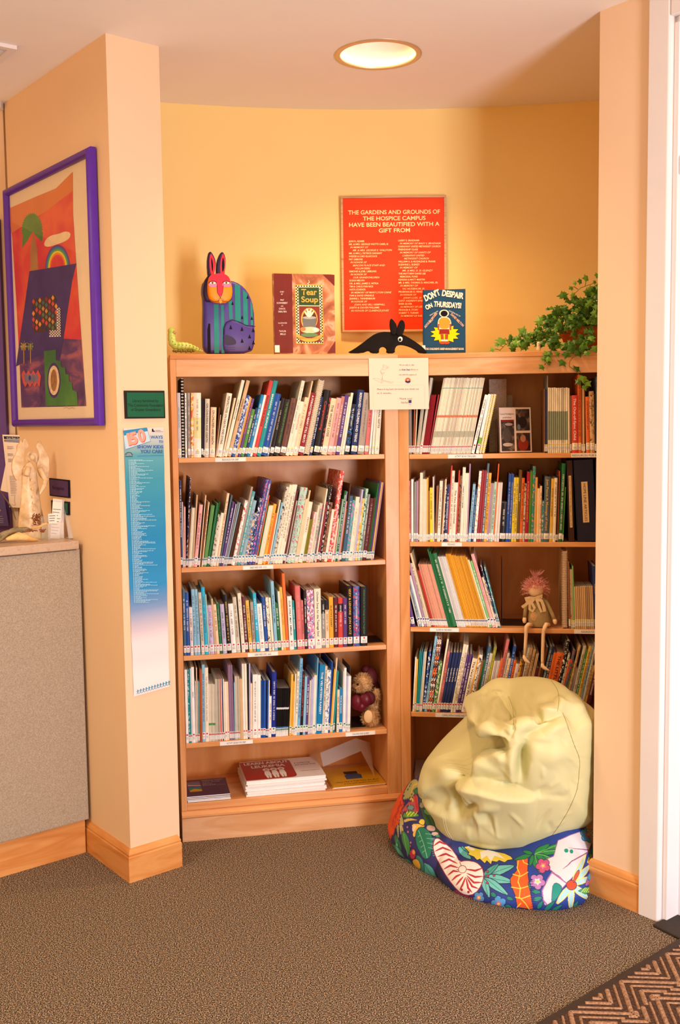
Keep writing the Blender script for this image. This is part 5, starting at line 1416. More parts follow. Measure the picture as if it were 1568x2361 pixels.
b.add([Mi @ Vector((cx0+v_[0], v_[2], v_[1])) for v_ in V], [(k*nn+j, k*nn+(j+1) % nn, (k+1)*nn+(j+1) % nn, (k+1)*nn+j) for k in range(len(prof)-1) for j in range(nn)]+[tuple(range(nn))])
bd = b.build('robe', CLAY, ang_, True)
hx, hz = aa(515, 530); MB().ball(Mi @ Vector((hx, hz, .01)), (.0085, .009, .0105), 18, 12).build('head', mat('DDB68A', .35, var=.05), ang_, True)
b = MB()
for k in range(5):
    s_ = k*.0022; b.tube([Mi @ Vector((hx+(.0105+s_)*math.cos(t_)*(1 if 1 else 1), hz-.002+(.013+s_)*math.sin(t_), .004+.003*math.sin(t_*2+k))) for t_ in [-.9+i*(math.pi+1.8)/14 for i in range(15)]], .0016, 6)
b.build('hair', CLAY, ang_, True)
slabw = [([(385, 800), (300, 940), (230, 840), (200, 700), (215, 560), (290, 450), (285, 340), (340, 290), (345, 240), (370, 300), (400, 205), (450, 270), (480, 370), (400, 420), (390, 600)], 'wing'), ([(600, 620), (640, 560), (650, 460), (595, 360), (630, 280), (680, 250), (700, 330), (760, 430), (810, 500), (822, 700), (800, 860), (760, 900), (700, 890), (640, 800)], 'wing')]
for pts_, nm in slabw: slab(nm, pl, ang_, pts_, .0, .012, .004, CLAY, *Zc, sm=1)
b = MB(); 
for pts_ in ([(610, 700, .01), (650, 800, .012), (700, 900, .014), (650, 1010, .022), (600, 1075, .028), (565, 1130, .032)], [(430, 690, .01), (400, 780, .012), (385, 830, .014)]):
    b.tube([Mi @ Vector((*aa(x, y), d+.012)) for x, y, d in pts_], [.008, .009, .0095, .008, .005, .002][:len(pts_)], 10)
b.build('arm', CLAY, ang_, True)
b = MB()
for y in (905, 1050, 1180, 1275, 1385):
    x = 470+(y-900)*.08; a_, c_ = aa(x, y); b.ball(Mi @ Vector((a_, c_, .026)), (.0040, .0020, .0040), 12, 8)
b.build('button', CLAY, ang_, True)
# --- driftwood and dried seed pods on the counter
def tubes(nm, lab, cat, m, lst, d0=.06, group=None):
    Pq = cpt(lst[0][0][0][0], 1880, d0); Pq.z = zt; b = MB()
    for pts_, rr in lst: b.tube([cpt(x, y, d0+d)-Pq for x, y, d in pts_], [r_*.00017 for r_ in rr], 10)
    o = b.build(nm, m, None, True, Pq); meta(o, lab, cat, group); zmn = min(v.co.z for v in o.data.vertices); 
    for v in o.data.vertices: v.co.z -= zmn - .0005
    return o
GDW = ramp_mat('grey_driftwood', [(.3, '6C5C44'), (.55, '9C8460'), (.75, '54483A')], 'noise', (1, 1, 1), 30, 6, .8, 1)
YDW = ramp_mat('pale_driftwood', [(.3, 'D89C54'), (.55, 'EBBE7C'), (.75, 'C08844')], 'noise', (1, 1, 1), 22, 5, .7, .8)
tubes('driftwood', 'grey twisted driftwood lying on the counter behind the pale piece', 'driftwood', GDW, [([(-60, 1760, .06), (80, 1700, .05), (200, 1660, .05), (300, 1640, .05), (420, 1630, .05), (530, 1640, .05)], [60, 62, 55, 60, 55, 20]), ([(-60, 1830, .05), (60, 1760, .04), (180, 1640, .05), (280, 1600, .06), (330, 1620, .06)], [30, 35, 35, 30, 12]), ([(150, 1770, .04), (280, 1700, .04), (420, 1640, .05)], [30, 30, 20])])
tubes('driftwood', 'pale golden driftwood piece at the front of the counter', 'driftwood', YDW, [([(100, 1820, .01), (200, 1790, .01), (300, 1770, .01), (420, 1790, .01), (520, 1820, .01), (620, 1830, .01)], [26, 55, 82, 72, 45, 24]), ([(470, 1700, .02), (530, 1640, .03), (640, 1620, .03), (700, 1580, .03), (800, 1550, .03)], [12, 16, 20, 24, 30])])
RTS = mat('8C4C28', .7, var=.3, scale=80); b = MB(); r6 = random.Random(9); Pq = cpt(600, 1880, .05); Pq.z = zt
for k in range(26):
    x, y = r6.uniform(540, 660), r6.uniform(1450, 1600); b.tube([cpt(x+i*r6.uniform(-16, 16), y+i*14, .05+.01*r6.random())-Pq for i in range(5)], [.0016]*4+[.0006], 5)
for k in range(16): x = r6.uniform(390, 700); b.tube([cpt(x+i*20, 1720+30*r6.random()+18*math.sin(i+k), .03)-Pq for i in range(4)], [.002]*3+[.0006], 5)
for v_ in range(len(b.V)): b.V[v_] = (b.V[v_][0], b.V[v_][1], max(b.V[v_][2], .0008))
meta(b.build('dried_roots', RTS, None, True, Pq), 'reddish tangle of dried roots between the angel and the leaflet holder', 'roots')
# --- stick leaning at the left edge
o = MB().tube([(0, 0, 0), cpt(200, 1370, .10)-cpt(0, 1075, .16)], .0022, 8).tube([cpt(200, 1370, .10)-cpt(0, 1075, .16), cpt(262, 1560, .08)-cpt(0, 1075, .16)], [.0032, .0008], 8).build('paintbrush', mat('5C4430', .5), None, True, cpt(0, 1075, .16))
meta(o, 'thin brown stick brush leaning at the far left above the counter', 'brush')
# --- leaflets in a clear holder, and clear stand
CLR = mat('F0E4D8', .08, var=0, alpha=.28)
P = ctop(900, 1880); P.z = zt; lh = empty('leaflet_holder', P, (0, 0, aP), label='clear acrylic holder full of leaflets on the counter corner', cat='holder')
s_ = .00158/7.127*1.0  # metres per zoomed pixel near the counter
s_ = (cpt(1000, 1800, 0)-cpt(900, 1800, 0)).length/100
b = MB(); b.box(-105*s_, 160*s_, 0, .002, 0, 260*s_).box(-105*s_, 160*s_, .0, .05, 0, .002).box(-105*s_, -100*s_, 0, .05, 0, 260*s_).box(155*s_, 160*s_, 0, .05, 0, 260*s_).box(-105*s_, 160*s_, .05, .052, 0, 360*s_); b.build('case', CLR, lh)
LFL = mat('E8D2C0', .6, var=.06, scale=60)
for i, (lab, x0_, h_, y_, m_) in enumerate((('stack of printed leaflets leaning in the clear holder', 20, 640, .034, LFL), ('front leaflet with small print in the clear holder', -10, 600, .020, mat('F0DCC8', .6, var=.02)))):
    q_ = empty('leaflet', P+uP*(x0_*s_)-nP*(y_-.008), (0, 0, aP), label=lab, cat='leaflet'); nlf = 6 if i == 0 else 1
    b = MB(); tl = Matrix.Rotation(-.10, 4, 'X') @ Matrix.Rotation(.16, 4, 'Y')
    for k in range(nlf): b.box((-40)*s_+k*.0035, (115)*s_+k*.0035, k*.0022, k*.0022+.0016, .003, h_*s_, 0, tl)
    b.build('paper', m_, q_)
    pr2 = MB()
    for k in range(9): pr2.box(-30*s_, (60+20*(k % 3))*s_, -.0006, -.0002, (.15+.08*k)*h_*s_, (.165+.08*k)*h_*s_, 0, tl)
    if i: pr2.build('print', GI, q_)
cd_ = empty('small_card', P+uP*(-78*s_)+nP*.004, (0, 0, aP), label='small printed card on the front of the clear leaflet holder', cat='card')
MB().box(-25*s_, 115*s_, -.0008, 0, 260*s_, 415*s_).build('paper', mat('F2DCC8', .6), cd_); b = MB()
for k in range(3): b.box(-12*s_, (90-8*k)*s_, -.0013, -.0009, (375-k*38)*s_, (384-k*38)*s_)
b.build('print', BI, cd_)
P = ctop(1200, 1860); P.z = zt; cs_ = empty('clear_stand', P, (0, 0, aP), label='empty clear acrylic easel stand at the right end of the counter', cat='stand')
b = MB(); b.add([(-70*s_, 0, 0), (80*s_, 0, 0), (10*s_, .05, 450*s_), (-20*s_, .05, 450*s_), (-70*s_, .003, 0), (80*s_, .003, 0), (10*s_, .053, 450*s_), (-20*s_, .053, 450*s_)], [(0, 1, 2, 3), (7, 6, 5, 4), (0, 4, 5, 1), (1, 5, 6, 2), (2, 6, 7, 3), (3, 7, 4, 0)]).box(-70*s_, 80*s_, 0, .03, 0, .0025); b.build('panel', CLR, cs_)
# --- little signs and papers on the wall above the counter
plW2 = Plane(W0+nW*.001, -dW)
q = plW2.M(*plW2.px(140, 1146), 0).to_translation(); sg = empty('reception_sign', q, label='small purple Reception sign with black border on the wall', cat='sign')
a = Art(sg, plW2, *Zc, off=.004); a.poly([(820, 870), (1150, 905), (1158, 1200), (830, 1160)], OUT, 'border', off=.003, thick=.003); a.poly([(834, 890), (1132, 925), (1136, 1178), (842, 1142)], mat('4C2C5C', .4), 'panel', off=.0038, thick=.0006); a.text('Reception', 880, 1050, 62, OUT, 1066, y1=1072)
q = plW2.M(*plW2.px(122, 1170), 0).to_translation(); sg = empty('green_sign', q, label='green sign with dark border mostly hidden behind the leaflets', cat='sign')
a = Art(sg, plW2, *Zc, off=.004); a.poly([(852, 1235), (1150, 1262), (1152, 1480), (858, 1455)], OUT, 'border', off=.003, thick=.003); a.poly([(866, 1262), (1130, 1285), (1132, 1455), (872, 1440)], mat('1C5C38', .4), 'panel')
# purple door leaf beyond the wall's end, and the papers taped beside it
fw_n = Vector((.154, -.988, 0)).normalized(); pf = Plane(E0+dW*.02+fw_n*.012, Vector((.988, .154, 0)).normalized())
uf = Vector((1.6, -.25, 0)).normalized(); fn = Vector((uf.y, -uf.x, 0)); pf = Plane(E0+dW*.02+fn*.002, uf)
xr, _ = pf.px(21, 1000); b = MB(); b.box(xr-.8, xr, 0, 2.2, 0, .02, 0, pf.M()); o = b.build('door_2', mat('5C3C70', .5, var=.04)); o['kind'] = 'structure'
for (lab, pts_, off, wr) in (('long white notice sheet with navy heading taped behind the angel', [(92, 155), (503, 165), (510, 400), (520, 1360), (210, 1340), (140, 600)], .026, 1), ('blank cream sheet taped at a slant behind the notice', [(140, 640), (220, 620), (260, 1120), (54, 1070)], .023, 0)):
    q = pf.M(*pf.px(pts_[0][0]/7.127, 980+pts_[0][1]/7.127, off), off).to_translation(); nt_o = empty('paper_notice', q, label=lab, cat='notice'); a = Art(nt_o, pf, *Zc, off=off)
    a.poly(pts_, mat('E8CDB8', .6, var=.02), 'sheet', off=off, thick=.0006)
    if wr:
        a.off = off+.0004; NV = mat('1C2844', .5, var=0); a.poly([(114, 182), (490, 196), (492, 242), (122, 228)], NV); a.poly([(124, 240), (492, 256), (494, 290), (128, 272)], NV); a.text('Kids Path Calendar', 165, 222, 26, WHT, 470, y1=232); a.line([(135, 258), (490, 272)], .0016, WHT)
        sg2 = []
        for y in list(range(345, 400, 14))+list(range(462, 500, 12))+list(range(550, 610, 12))+list(range(830, 1120, 15)):
            x0_ = 170+(y-345)*.08; sg2.append([(x0_, y), (x0_+r6.uniform(70, 120), y+3), (x0_+100, y+7), (x0_, y+5)])
        a.multi(sg2, GI, 'print'); a.line([(230, 1150), (300, 1145), (290, 1240), (310, 1310), (240, 1300)], .0008, PEN)
    else: pass
q = pf.M(*pf.px(10, 1180, .045), .045).to_translation(); ps = empty('purple_board', q, label='purple board with pale handwriting at the left edge behind the driftwood', cat='sign'); a = Art(ps, pf, *Zc, off=.045)
a.poly([(-300, 1120), (150, 1120), (205, 1460), (235, 1640), (-300, 1640)], mat('4C3A68', .5, var=.05), 'panel', off=.045, thick=.003); a.text('Hours', -40, 1400, 46, mat('B49A8C', .5, var=0), 105, shear=.3); 
for y in (1490, 1530, 1560, 1590): a.line([(-60, y), (150-(y % 30), y-8)], .0014, mat('A890A0', .5, var=0), 'lettering')
# ---------------------------------------------------------------- bottom shelf: stacks of booklets
def flat_stack(nm, s_, c_front, wid, dep, h_each, n_, z, yaw, cover, labf, cat, grp, jit=.002, art=None, thickside=WPG):
    x, _ = p2l(s_, c_front[0], c_front[1], .03); O, u, v, a_ = BAYS[s_]; q0 = O+u*x+v*c_front[2]; top = None
    for k in range(n_):
        dx, dy, dr_ = (r6.uniform(-jit, jit) for _ in range(3)); hz_ = h_each[k % len(h_each)] if isinstance(h_each, list) else h_each
        q = q0+u*dx+v*(dy); r = empty(nm, (q.x, q.y, z), (0, 0, a_+yaw+dr_*3), label=labf(k, n_), cat=cat, group=grp)
        MB().box(0, wid, 0.0006, dep, .0004, hz_-.0006).build('pages', thickside, r)
        MB().box(0, wid, 0, dep, hz_-.0006, hz_-.0001).box(0, wid, 0, dep, 0, .0005).box(-.0004, .0, 0, dep, 0, hz_-.0001).build('cover', cover, r)
        z += hz_+.0001; top = r
    return top, z
ordf = lambda what: (lambda k, n_: f"{'topmost' if k == n_-1 else 'lowest' if k == 0 else ORD[k]+' from the bottom'} {what}")
PRP = mat('4A2C4C', .35, var=.05)
top, zz_ = flat_stack('purple_booklet', 'L', (432, 1845, .008), .150, .17, [.007, .0045, .0045, .0045], 4, .1334, .0, PRP, ordf('purple booklet in the short stack on the bottom shelf'), 'booklet', 'purple booklets in the bottom shelf stack', .0025)
plt_ = Plane((0, 0, 0), (1, 0, 0), (0, 1, 0))
def topart(r, h):    # local flat artwork on the top face
    def poly(pts, m, name='print', k=[0]):
        k[0] += 1; return mesh(name, [(x, y, h+.0001+k[0]*.00003) for x, y in pts], [tuple(range(len(pts)))], m, r)
    return poly
tp_ = topart(top, .0045)
W_, D_ = .150, .17
tp_([(.012, .045), (.012+.045, .045), (.052, .150), (.006, .150)], mat('8C5C6C', .5)); tp_([(.014, .045), (.056, .045), (.056, .062), (.03, .075), (.014, .060)], mat('D8A428', .5)); tp_([(.012, .060), (.03, .075), (.056, .062), (.055, .078), (.012, .085)], mat('3C8C5C', .5)); tp_([(.012, .085), (.055, .078), (.055, .092), (.012, .100)], mat('2870A8', .5)); tp_([(.010, .110), (.055, .102), (.055, .108), (.010, .120)], mat('E0B8A8', .5)); tp_([(.010, .128), (.054, .122), (.054, .130), (.009, .136)], mat('58908C', .5))
for k, t_ in enumerate(('Talking With', 'Your Child', 'About', 'Illness')): text(t_, top, Matrix.Translation((.062, .145-k*.014, .0049)), .014, mat('C8A8A0', .5, var=0), width=(.072, .062, .035, .045)[k])
for y_ in (.158, .098): tp_([(.06, y_), (.142, y_), (.142, y_+.0015), (.06, y_+.0015)], mat('C8A8A0', .5, var=0))
REDC = mat('A81C1C', .3, var=.03); WHC = mat('F0E0D8', .4, var=.02)
top, zz_ = flat_stack('leukemia_booklet', 'L', (568, 1838, .015), .285, .215, [.006, .005, .007], 9, .1334, .02, WHC, ordf('Learn About Leukemia booklet in the tall white stack'), 'booklet', 'Learn About Leukemia booklets stacked on the bottom shelf', .004)
tp_ = topart(top, .006 if 9 % 3 == 1 else .007); hh = .0075
def rr(x0, y0, x1, y1, r_): return [(x0, y0)]+[(x1-r_+r_*math.cos(t_), y0+r_+r_*math.sin(t_)) for t_ in (-1.57, -.8, 0)]+[(x1-r_+r_*math.cos(t_), y1-r_+r_*math.sin(t_)) for t_ in (0, .8, 1.57)]+[(x0, y1)]
tp_(rr(.0, .008, .185, .208, .02), REDC, 'red_panel')
text('LEARN ABOUT', top, Matrix.Translation((.012, .172, hh)), .036, WHT, width=.165, bold=.03); text('LEUKEMIA', top, Matrix.Translation((.034, .134, hh)), .036, WHT, width=.125, bold=.03)
for k, x in enumerate((.085, .112, .139)):
    tp_([(x+.013*math.cos(t_), .108+.015*math.sin(t_)) for t_ in [i*.5236 for i in range(12)]], WHT, 'figure'); tp_([(x-.009, .092), (x+.009, .092), (x+.012, .060), (x+.008, .018), (x+.0015, .018), (x+.0008, .05), (x-.0008, .05), (x-.0015, .018), (x-.008, .018), (x-.012, .060)], WHT, 'figure')
    tp_([(x+.007*math.cos(t_), .106+.007*math.sin(t_)) for t_ in [i*.5236 for i in range(12)]], mat('C88078', .5), 'face')
text('a coloring', top, Matrix.Translation((.195, .150, hh)), .018, GI, width=.06, shear=.2); text('and activity book', top, Matrix.Translation((.195, .128, hh)), .018, GI, width=.078, shear=.2); text('Leukemia & Lymphoma', top, Matrix.Translation((.205, .06, hh)), .012, REDC, width=.07)
YEL = mat('D89820', .35, var=.05)
top, zz_ = flat_stack('yellow_booklet', 'L', (766, 1822, .018), .195, .205, [.0035, .003], 2, .1334, .03, YEL, ordf('yellow booklet lying under the clear holder on the bottom shelf'), 'booklet', 'yellow booklets on the bottom shelf', .004)
tp_ = topart(top, .003); tp_([(.065, .075), (.125, .075), (.130, .115), (.115, .130), (.080, .130), (.066, .115)], mat('44506C', .5), 'picture'); tp_([(.070, .128), (.120, .128), (.122, .155), (.07, .158)], mat('3A2C30', .5), 'picture')
text('Stacy Had A Visit With Dr. Bear', top, Matrix.Translation((.02, .045, .0035)), .014, mat('3C2A18', .5, var=0), width=.16, shear=.15); text('A story about going to the hospital', top, Matrix.Translation((.045, .025, .0035)), .012, mat('3C2A18', .5, var=0), width=.13, shear=.15)
# --- fallen acrylic holder
O, u, v, an = BAYS['L']
def lp(px, py, y): return onplane(px, py, O+v*y, v)
ACR = mat('B4A49C', .12, var=0, alpha=.42); c1 = [lp(745, 1768, .12), lp(832, 1732, .15), lp(820, 1702, .17), lp(738, 1736, .14)]
o0 = c1[0]; ah_ = empty('acrylic_holder', o0, label='clear acrylic brochure holder lying tilted on the yellow booklets', cat='holder'); nrm_ = (c1[1]-c1[0]).cross(c1[3]-c1[0]).normalized()*.0025
mesh('front_panel', [p-o0 for p in c1]+[p-o0+nrm_ for p in c1], [(0, 1, 2, 3), (7, 6, 5, 4), (0, 4, 5, 1), (1, 5, 6, 2), (2, 6, 7, 3), (3, 7, 4, 0)], ACR, ah_)
c2 = [lp(825, 1700, .17), lp(845, 1752, .12), lp(858, 1800, .08), lp(836, 1762, .12)]
CL2 = mat('E8D8C8', .08, var=0, alpha=.22); c3 = [c1[1], c1[2], c2[0]+v*.02, lp(866, 1706, .2), lp(862, 1800, .07)]
mesh('back_panel', [p-o0 for p in (c1[1], c1[2], lp(852, 1712, .21), lp(863, 1790, .10))]+[p-o0+nrm_ for p in (c1[1], c1[2], lp(852, 1712, .21), lp(863, 1790, .10))], [(0, 1, 2, 3), (7, 6, 5, 4), (0, 4, 5, 1), (1, 5, 6, 2), (2, 6, 7, 3), (3, 7, 4, 0)], CL2, ah_)
# --- papers on the hidden bottom shelf of the right bookcase
x, _ = p2l('R', 952, 1760, .06); q = OR+uB*.045+yB*.06; o = MB().box(0, .16, 0, .2, 0, .012).build('magazine', mat('C8A890', .6, var=.1), None, False, (q.x, q.y, .1334), (0, .0, aRb+.05)); meta(o, 'pale magazine on the bottom shelf glimpsed behind the green beanbag', 'magazine')
# ---------------------------------------------------------------- soft toys
def fur(B_, c, r3, n_, ln, wd, M=None, seed=1, rot=None):
    rg = random.Random(seed); c = Vector(c)
    for _ in range(n_):
        z = rg.uniform(-1, 1); t_ = rg.uniform(0, 6.2832); s_ = math.sqrt(1-z*z); d = Vector((s_*math.cos(t_), s_*math.sin(t_), z)); p = Vector((d.x*r3[0], d.y*r3[1], d.z*r3[2])); nn_ = Vector((d.x/r3[0], d.y/r3[1], d.z/r3[2])).normalized()
        if rot is not None: p = rot @ p; nn_ = rot @ nn_
        p = p*.97; tip = p+nn_*ln*rg.uniform(.6, 1.2)+Vector((rg.uniform(-1, 1), rg.uniform(-1, 1), rg.uniform(-1.2, .6)))*ln*.6; sd = nn_.orthogonal().normalized()*wd; sd.rotate(Matrix.Rotation(rg.uniform(0, 3), 3, nn_))
        B_.add([c+p-sd, c+p+sd, c+tip], [(0, 1, 2)])
def lw(s_, px, py, y): O, u, v, a_ = BAYS[s_]; return onplane(px, py, O+v*y, v)
Zt = (645, 1500, 6.272)
def tb(x, y, d): return lw('L', Zt[0]+x/Zt[2], Zt[1]+y/Zt[2], d)
base = tb(1300, 1090, .075); base.z = ZL[3]+.0005
bear = empty('teddy_bear', base, label='shaggy tan teddy bear in a maroon hat holding a heart, fourth shelf left bookcase', cat='teddy bear')
FUR = ramp_mat('bear_fur', [(.3, '8C5C34'), (.5, 'C08C58'), (.7, 'E0B480')], 'noise', (1, 1, 1), 40, 4, .9)
mpp = (tb(1400, 900, .075)-tb(1300, 900, .075)).length/100
def part(nm, lst, m, furry=True, seed=1, ln=.008):
    b = MB()
    for (x, y, d, rx, ry, rd_) in lst:
        c = tb(x, y, d)-base; b.ball(c, (rx*mpp, rd_*mpp, ry*mpp), 18, 12)
        if furry: fur(b, c, (rx*mpp, rd_*mpp, ry*mpp), int(rx*ry*.11), ln, .0009, seed=seed)
    o = b.build(nm, m, bear, True); return o
part('body', [(1330, 800, .10, 115, 210, 110), (1365, 950, .10, 85, 120, 100)], FUR, seed=2)
part('head', [(1200, 470, .07, 120, 135, 110), (1130, 520, .045, 62, 58, 70)], FUR, seed=3)
part('arm', [(1390, 640, .07, 60, 90, 60)], FUR, seed=4); part('leg', [(1310, 960, .045, 110, 125, 80)], FUR, seed=5)
b = MB(); b.ball(tb(1280, 955, .025)-base, (62*mpp, 20*mpp, 92*mpp), 18, 12); b.build('foot_pad', mat('D8AC78', .8, var=.05, bump=.3), bear, True)
MRV = mat('4C1218', .6, var=.15, bump=.3, bscale=300); part('hat', [(1300, 380, .10, 115, 150, 100), (1240, 270, .10, 60, 60, 60), (1380, 560, .12, 70, 130, 60)], MRV, False)
part('heart', [(1110, 750, .03, 80, 110, 50), (1230, 720, .03, 90, 100, 50), (1170, 810, .03, 75, 70, 45)], mat('5C0E1C', .35, var=.1, bump=.4, bscale=60), False); part('sleeve', [(1290, 690, .045, 90, 100, 60)], MRV, False)
part('eye', [(1128, 490, .028, 16, 18, 12), (1235, 440, .048, 14, 15, 12)], mat('0C0806', .15, var=0), False); part('nose', [(1085, 560, .035, 20, 16, 16)], mat('1C100C', .5, var=0), False)
# --- doll sitting on the shelf edge
Zd = (1160, 1255, 6.533)
def db(x, y, d): return lw('R', Zd[0]+x/Zd[2], Zd[1]+y/Zd[2], d)
base = db(560, 1235, .03); base.z = ZR[2]+.0005
doll = empty('rag_doll', base, label='pink-haired rag doll sitting with its long cloth legs hanging over the shelf', cat='doll')
mpp = (db(600, 900, .03)-db(500, 900, .03)).length/100
CLO = mat('A88C60', .9, var=.12, scale=40, bump=.6, bscale=500); SKN = mat('EEC49A', .8, var=.06, bump=.3, bscale=400)
def dt(nm, lst, m):
    b = MB()
    for pts_, rr_ in lst: b.tube([db(x, y, d)-base for x, y, d in pts_], [r_*mpp for r_ in rr_], 12)
    return b.build(nm, m, doll, True)
b = MB(); V = []; cyl = [(1238, 110), (1232, 155), (1190, 172), (1130, 172), (1060, 165), (990, 152), (920, 132), (860, 100), (820, 60), (800, 25), (790, 8)]; nn = 24
for (y, hw) in cyl:
    c = db(553+(1238-y)*-.05, y, .035)-base
    for k in range(nn): t_ = 2*math.pi*k/nn; V.append(c+Vector((hw*mpp*math.cos(t_), hw*.62*mpp*math.sin(t_), 0)))
b.add(V, [(k*nn+j, k*nn+(j+1) % nn, (k+1)*nn+(j+1) % nn, (k+1)*nn+j) for k in range(len(cyl)-1) for j in range(nn)]+[tuple(range(nn))[::-1]]); b.build('dress', CLO, doll, True)
MB().ball(db(490, 690, .035)-base, (118*mpp, 100*mpp, 112*mpp), 24, 16).build('head', SKN, doll, True)
dt('arm', [([(590, 830, .035), (650, 870, .03), (700, 960, .025), (745, 1060, .02), (775, 1130, .018)], [34, 32, 30, 28, 30])], CLO); dt('arm', [([(400, 850, .04), (355, 900, .035), (335, 1000, .03), (325, 1100, .028)], [30, 30, 30, 28])], CLO)
dt('hand', [([(770, 1120, .018), (782, 1160, .016), (785, 1195, .014), (784, 1206, .014)], [26, 34, 24, 8])], SKN); dt('hand', [([(325, 1095, .028), (322, 1140, .026), (325, 1180, .024), (326, 1188, .024)], [24, 34, 24, 8])], SKN)
Zl = (1160, 1450, 6.533); yo = (1450-1255)*6.533
dt('leg', [([(430, 1215, .01), (380, 1210, -.006), (350, 1245, -.014), (345, 1290, -.014), (345, yo+100, -.014), (335, yo+250, -.014), (325, yo+400, -.016)], [30, 34, 32, 28, 27, 25, 22])], SKN)
dt('leg', [([(690, 1212, .01), (650, 1210, -.006), (632, 1245, -.014), (612, 1300, -.014), (605, yo+100, -.014), (598, yo+300, -.014), (592, yo+470, -.014), (594, yo+540, -.016)], [30, 34, 32, 28, 27, 26, 24, 24])], SKN)
dt('foot', [([(318, yo+395, -.016), (318, yo+430, -.018), (345, yo+475, -.022), (385, yo+505, -.026), (412, yo+520, -.028)], [20, 28, 30, 18, 5])], SKN); dt('foot', [([(592, yo+520, -.016), (592, yo+560, -.018), (625, yo+590, -.022), (670, yo+615, -.026), (705, yo+632, -.028)], [22, 30, 28, 16, 5])], SKN)
BOW = mat('E0BC90', .8, var=.05)
def ribbon(pts_, w_): 
    b = MB(); P_ = [db(x, y, d)-base for x, y, d in pts_]; V = []
    for i, p in enumerate(P_):
        t_ = (P_[min(i+1, len(P_)-1)]-P_[max(0, i-1)]).normalized(); s1_ = t_.cross(Vector((0, -1, 0))).normalized()*w_*mpp; nb = Vector((0, -.001, 0)); V += [p-s1_, p+s1_, p+s1_-nb, p-s1_-nb]
    for i in range(len(P_)-1):
        for j in range(4): b.add([], []) if 0 else b.F.append((i*4+j, i*4+(j+1) % 4, (i+1)*4+(j+1) % 4, (i+1)*4+j)); b.I.append(0)
    b.V = [tuple(v_) for v_ in V]; b.F += [(0, 1, 2, 3)[::-1], tuple(range(len(V)-4, len(V)))]; b.I += [0, 0]; return b
for pts_, w_ in (([(480, 815, .012), (400, 805, .008), (335, 820, .010), (345, 845, .010), (470, 830, .011)], 22), ([(480, 815, .012), (540, 790, .008), (590, 770, .012), (580, 800, .012), (500, 825, .011)], 20), ([(470, 825, .011), (400, 860, .009), (340, 910, .009), (285, 950, .009)], 22), ([(470, 825, .011), (400, 900, .008), (400, 980, .007), (445, 1010, .007), (475, 960, .007), (430, 880, .007)], 20), ([(500, 825, .011), (580, 850, .008), (610, 930, .007), (625, 1015, .007)], 24), ([(500, 825, .011), (530, 900, .008), (555, 970, .007), (580, 1025, .007)], 18)): ribbon(pts_, w_).build('bow', BOW, doll)
b = MB(); b.ball(db(465, 1085, .010)-base, (56*mpp, 8*mpp, 72*mpp), 20, 10); b.build('medallion', mat('D0A070', .6, var=.15, scale=120), doll, True)
b = MB(); r7 = random.Random(11); HC_ = db(490, 690, .035)-base
for k in range(620):
    t_ = r7.uniform(0, 6.2832); el = r7.uniform(.05, 1.5) if r7.random() < .85 else r7.uniform(-.4, .2); d = Vector((math.cos(t_)*math.cos(el), math.sin(t_)*math.cos(el)*.9, math.sin(el)))
    if d.y < -.45 and d.z < .38: continue
    p = HC_+d*110*mpp; q_ = p+(d+Vector((r7.uniform(-.7, .7), r7.uniform(-.7, .7), r7.uniform(-.5, .5)))).normalized()*mpp*r7.uniform(45, 130); e_ = q_+Vector((r7.uniform(-1, 1), r7.uniform(-1, 1), r7.uniform(-1.4, .8)))*mpp*50
    b.tube([p, q_, e_], [.0007, .0006, .0002], 3, caps=False)
for k in range(120):
    p = HC_+Vector((0, 0, 100*mpp)); t_ = r7.uniform(0, 6.28); q_ = p+Vector((.25*math.cos(t_), .25*math.sin(t_), 1))*mpp*120; e_ = p+Vector((.7*math.cos(t_)+.15, .7*math.sin(t_), 1.3))*mpp*r7.uniform(110, 170); b.tube([p, q_, e_], [.0006, .0006, .0002], 3, caps=False)
b.build('hair', mat('E89C90', .8, var=.25, scale=60), doll)
MB().ball(db(470, 695, .0175)-base, .0012, 8, 6).ball(db(385, 680, .022)-base, .0012, 8, 6).build('eye', BLK, doll)
# --- photo collage in an acrylic stand
Zr = (1150, 860, 6.272); O, u, v, an = BAYS['R']
A_, B_, C_, D_ = [onplane(Zr[0]+x/Zr[2], Zr[1]+y/Zr[2], O+v*d, v) for x, y, d in ((15, 1130, .030), (490, 1130, .075), (590, 485, .100), (125, 490, .055))]
A_.z = B_.z = ZR[0]+.001; uu = (B_-A_).normalized(); vv = (D_-A_); vv = (vv-uu*vv.dot(uu)).normalized()
pl = Plane(A_, uu, vv); st_o = empty('photo_stand', A_, label='clear tilted stand with a photo collage page Local Firefighter publishes, top shelf right bookcase', cat='photo stand')
Mi = st_o.matrix_basis.inverted() @ pl.M(); wS = (B_-A_).length; hS = (D_-A_).dot(vv)
MB().box(0, wS, 0, hS, -.004, -.0022, 0, Mi).build('backing', CLR, st_o); MB().box(0.002, wS-.002, .002, hS-.002, -.0022, -.0005, 0, Mi).build('page', mat('E4CCBC', .35, var=.03), st_o)
class Loc:
    k = 0
def lpoly(pts_, m, nm='photo'):
    Loc.k += 1; return mesh(nm, [Mi @ Vector((x*wS, y*hS, -.0003+Loc.k*.00005)) for x, y in pts_], [tuple(range(len(pts_)))], m, st_o)
PD = ramp_mat('dark_photo', [(.3, '1C1414'), (.5, '3C2C28'), (.65, '7C6858'), (.8, '2C2020')], 'noise', (1, 1, 1), 40, 5, .4, .6); BKL = mat('3A2820', .4)
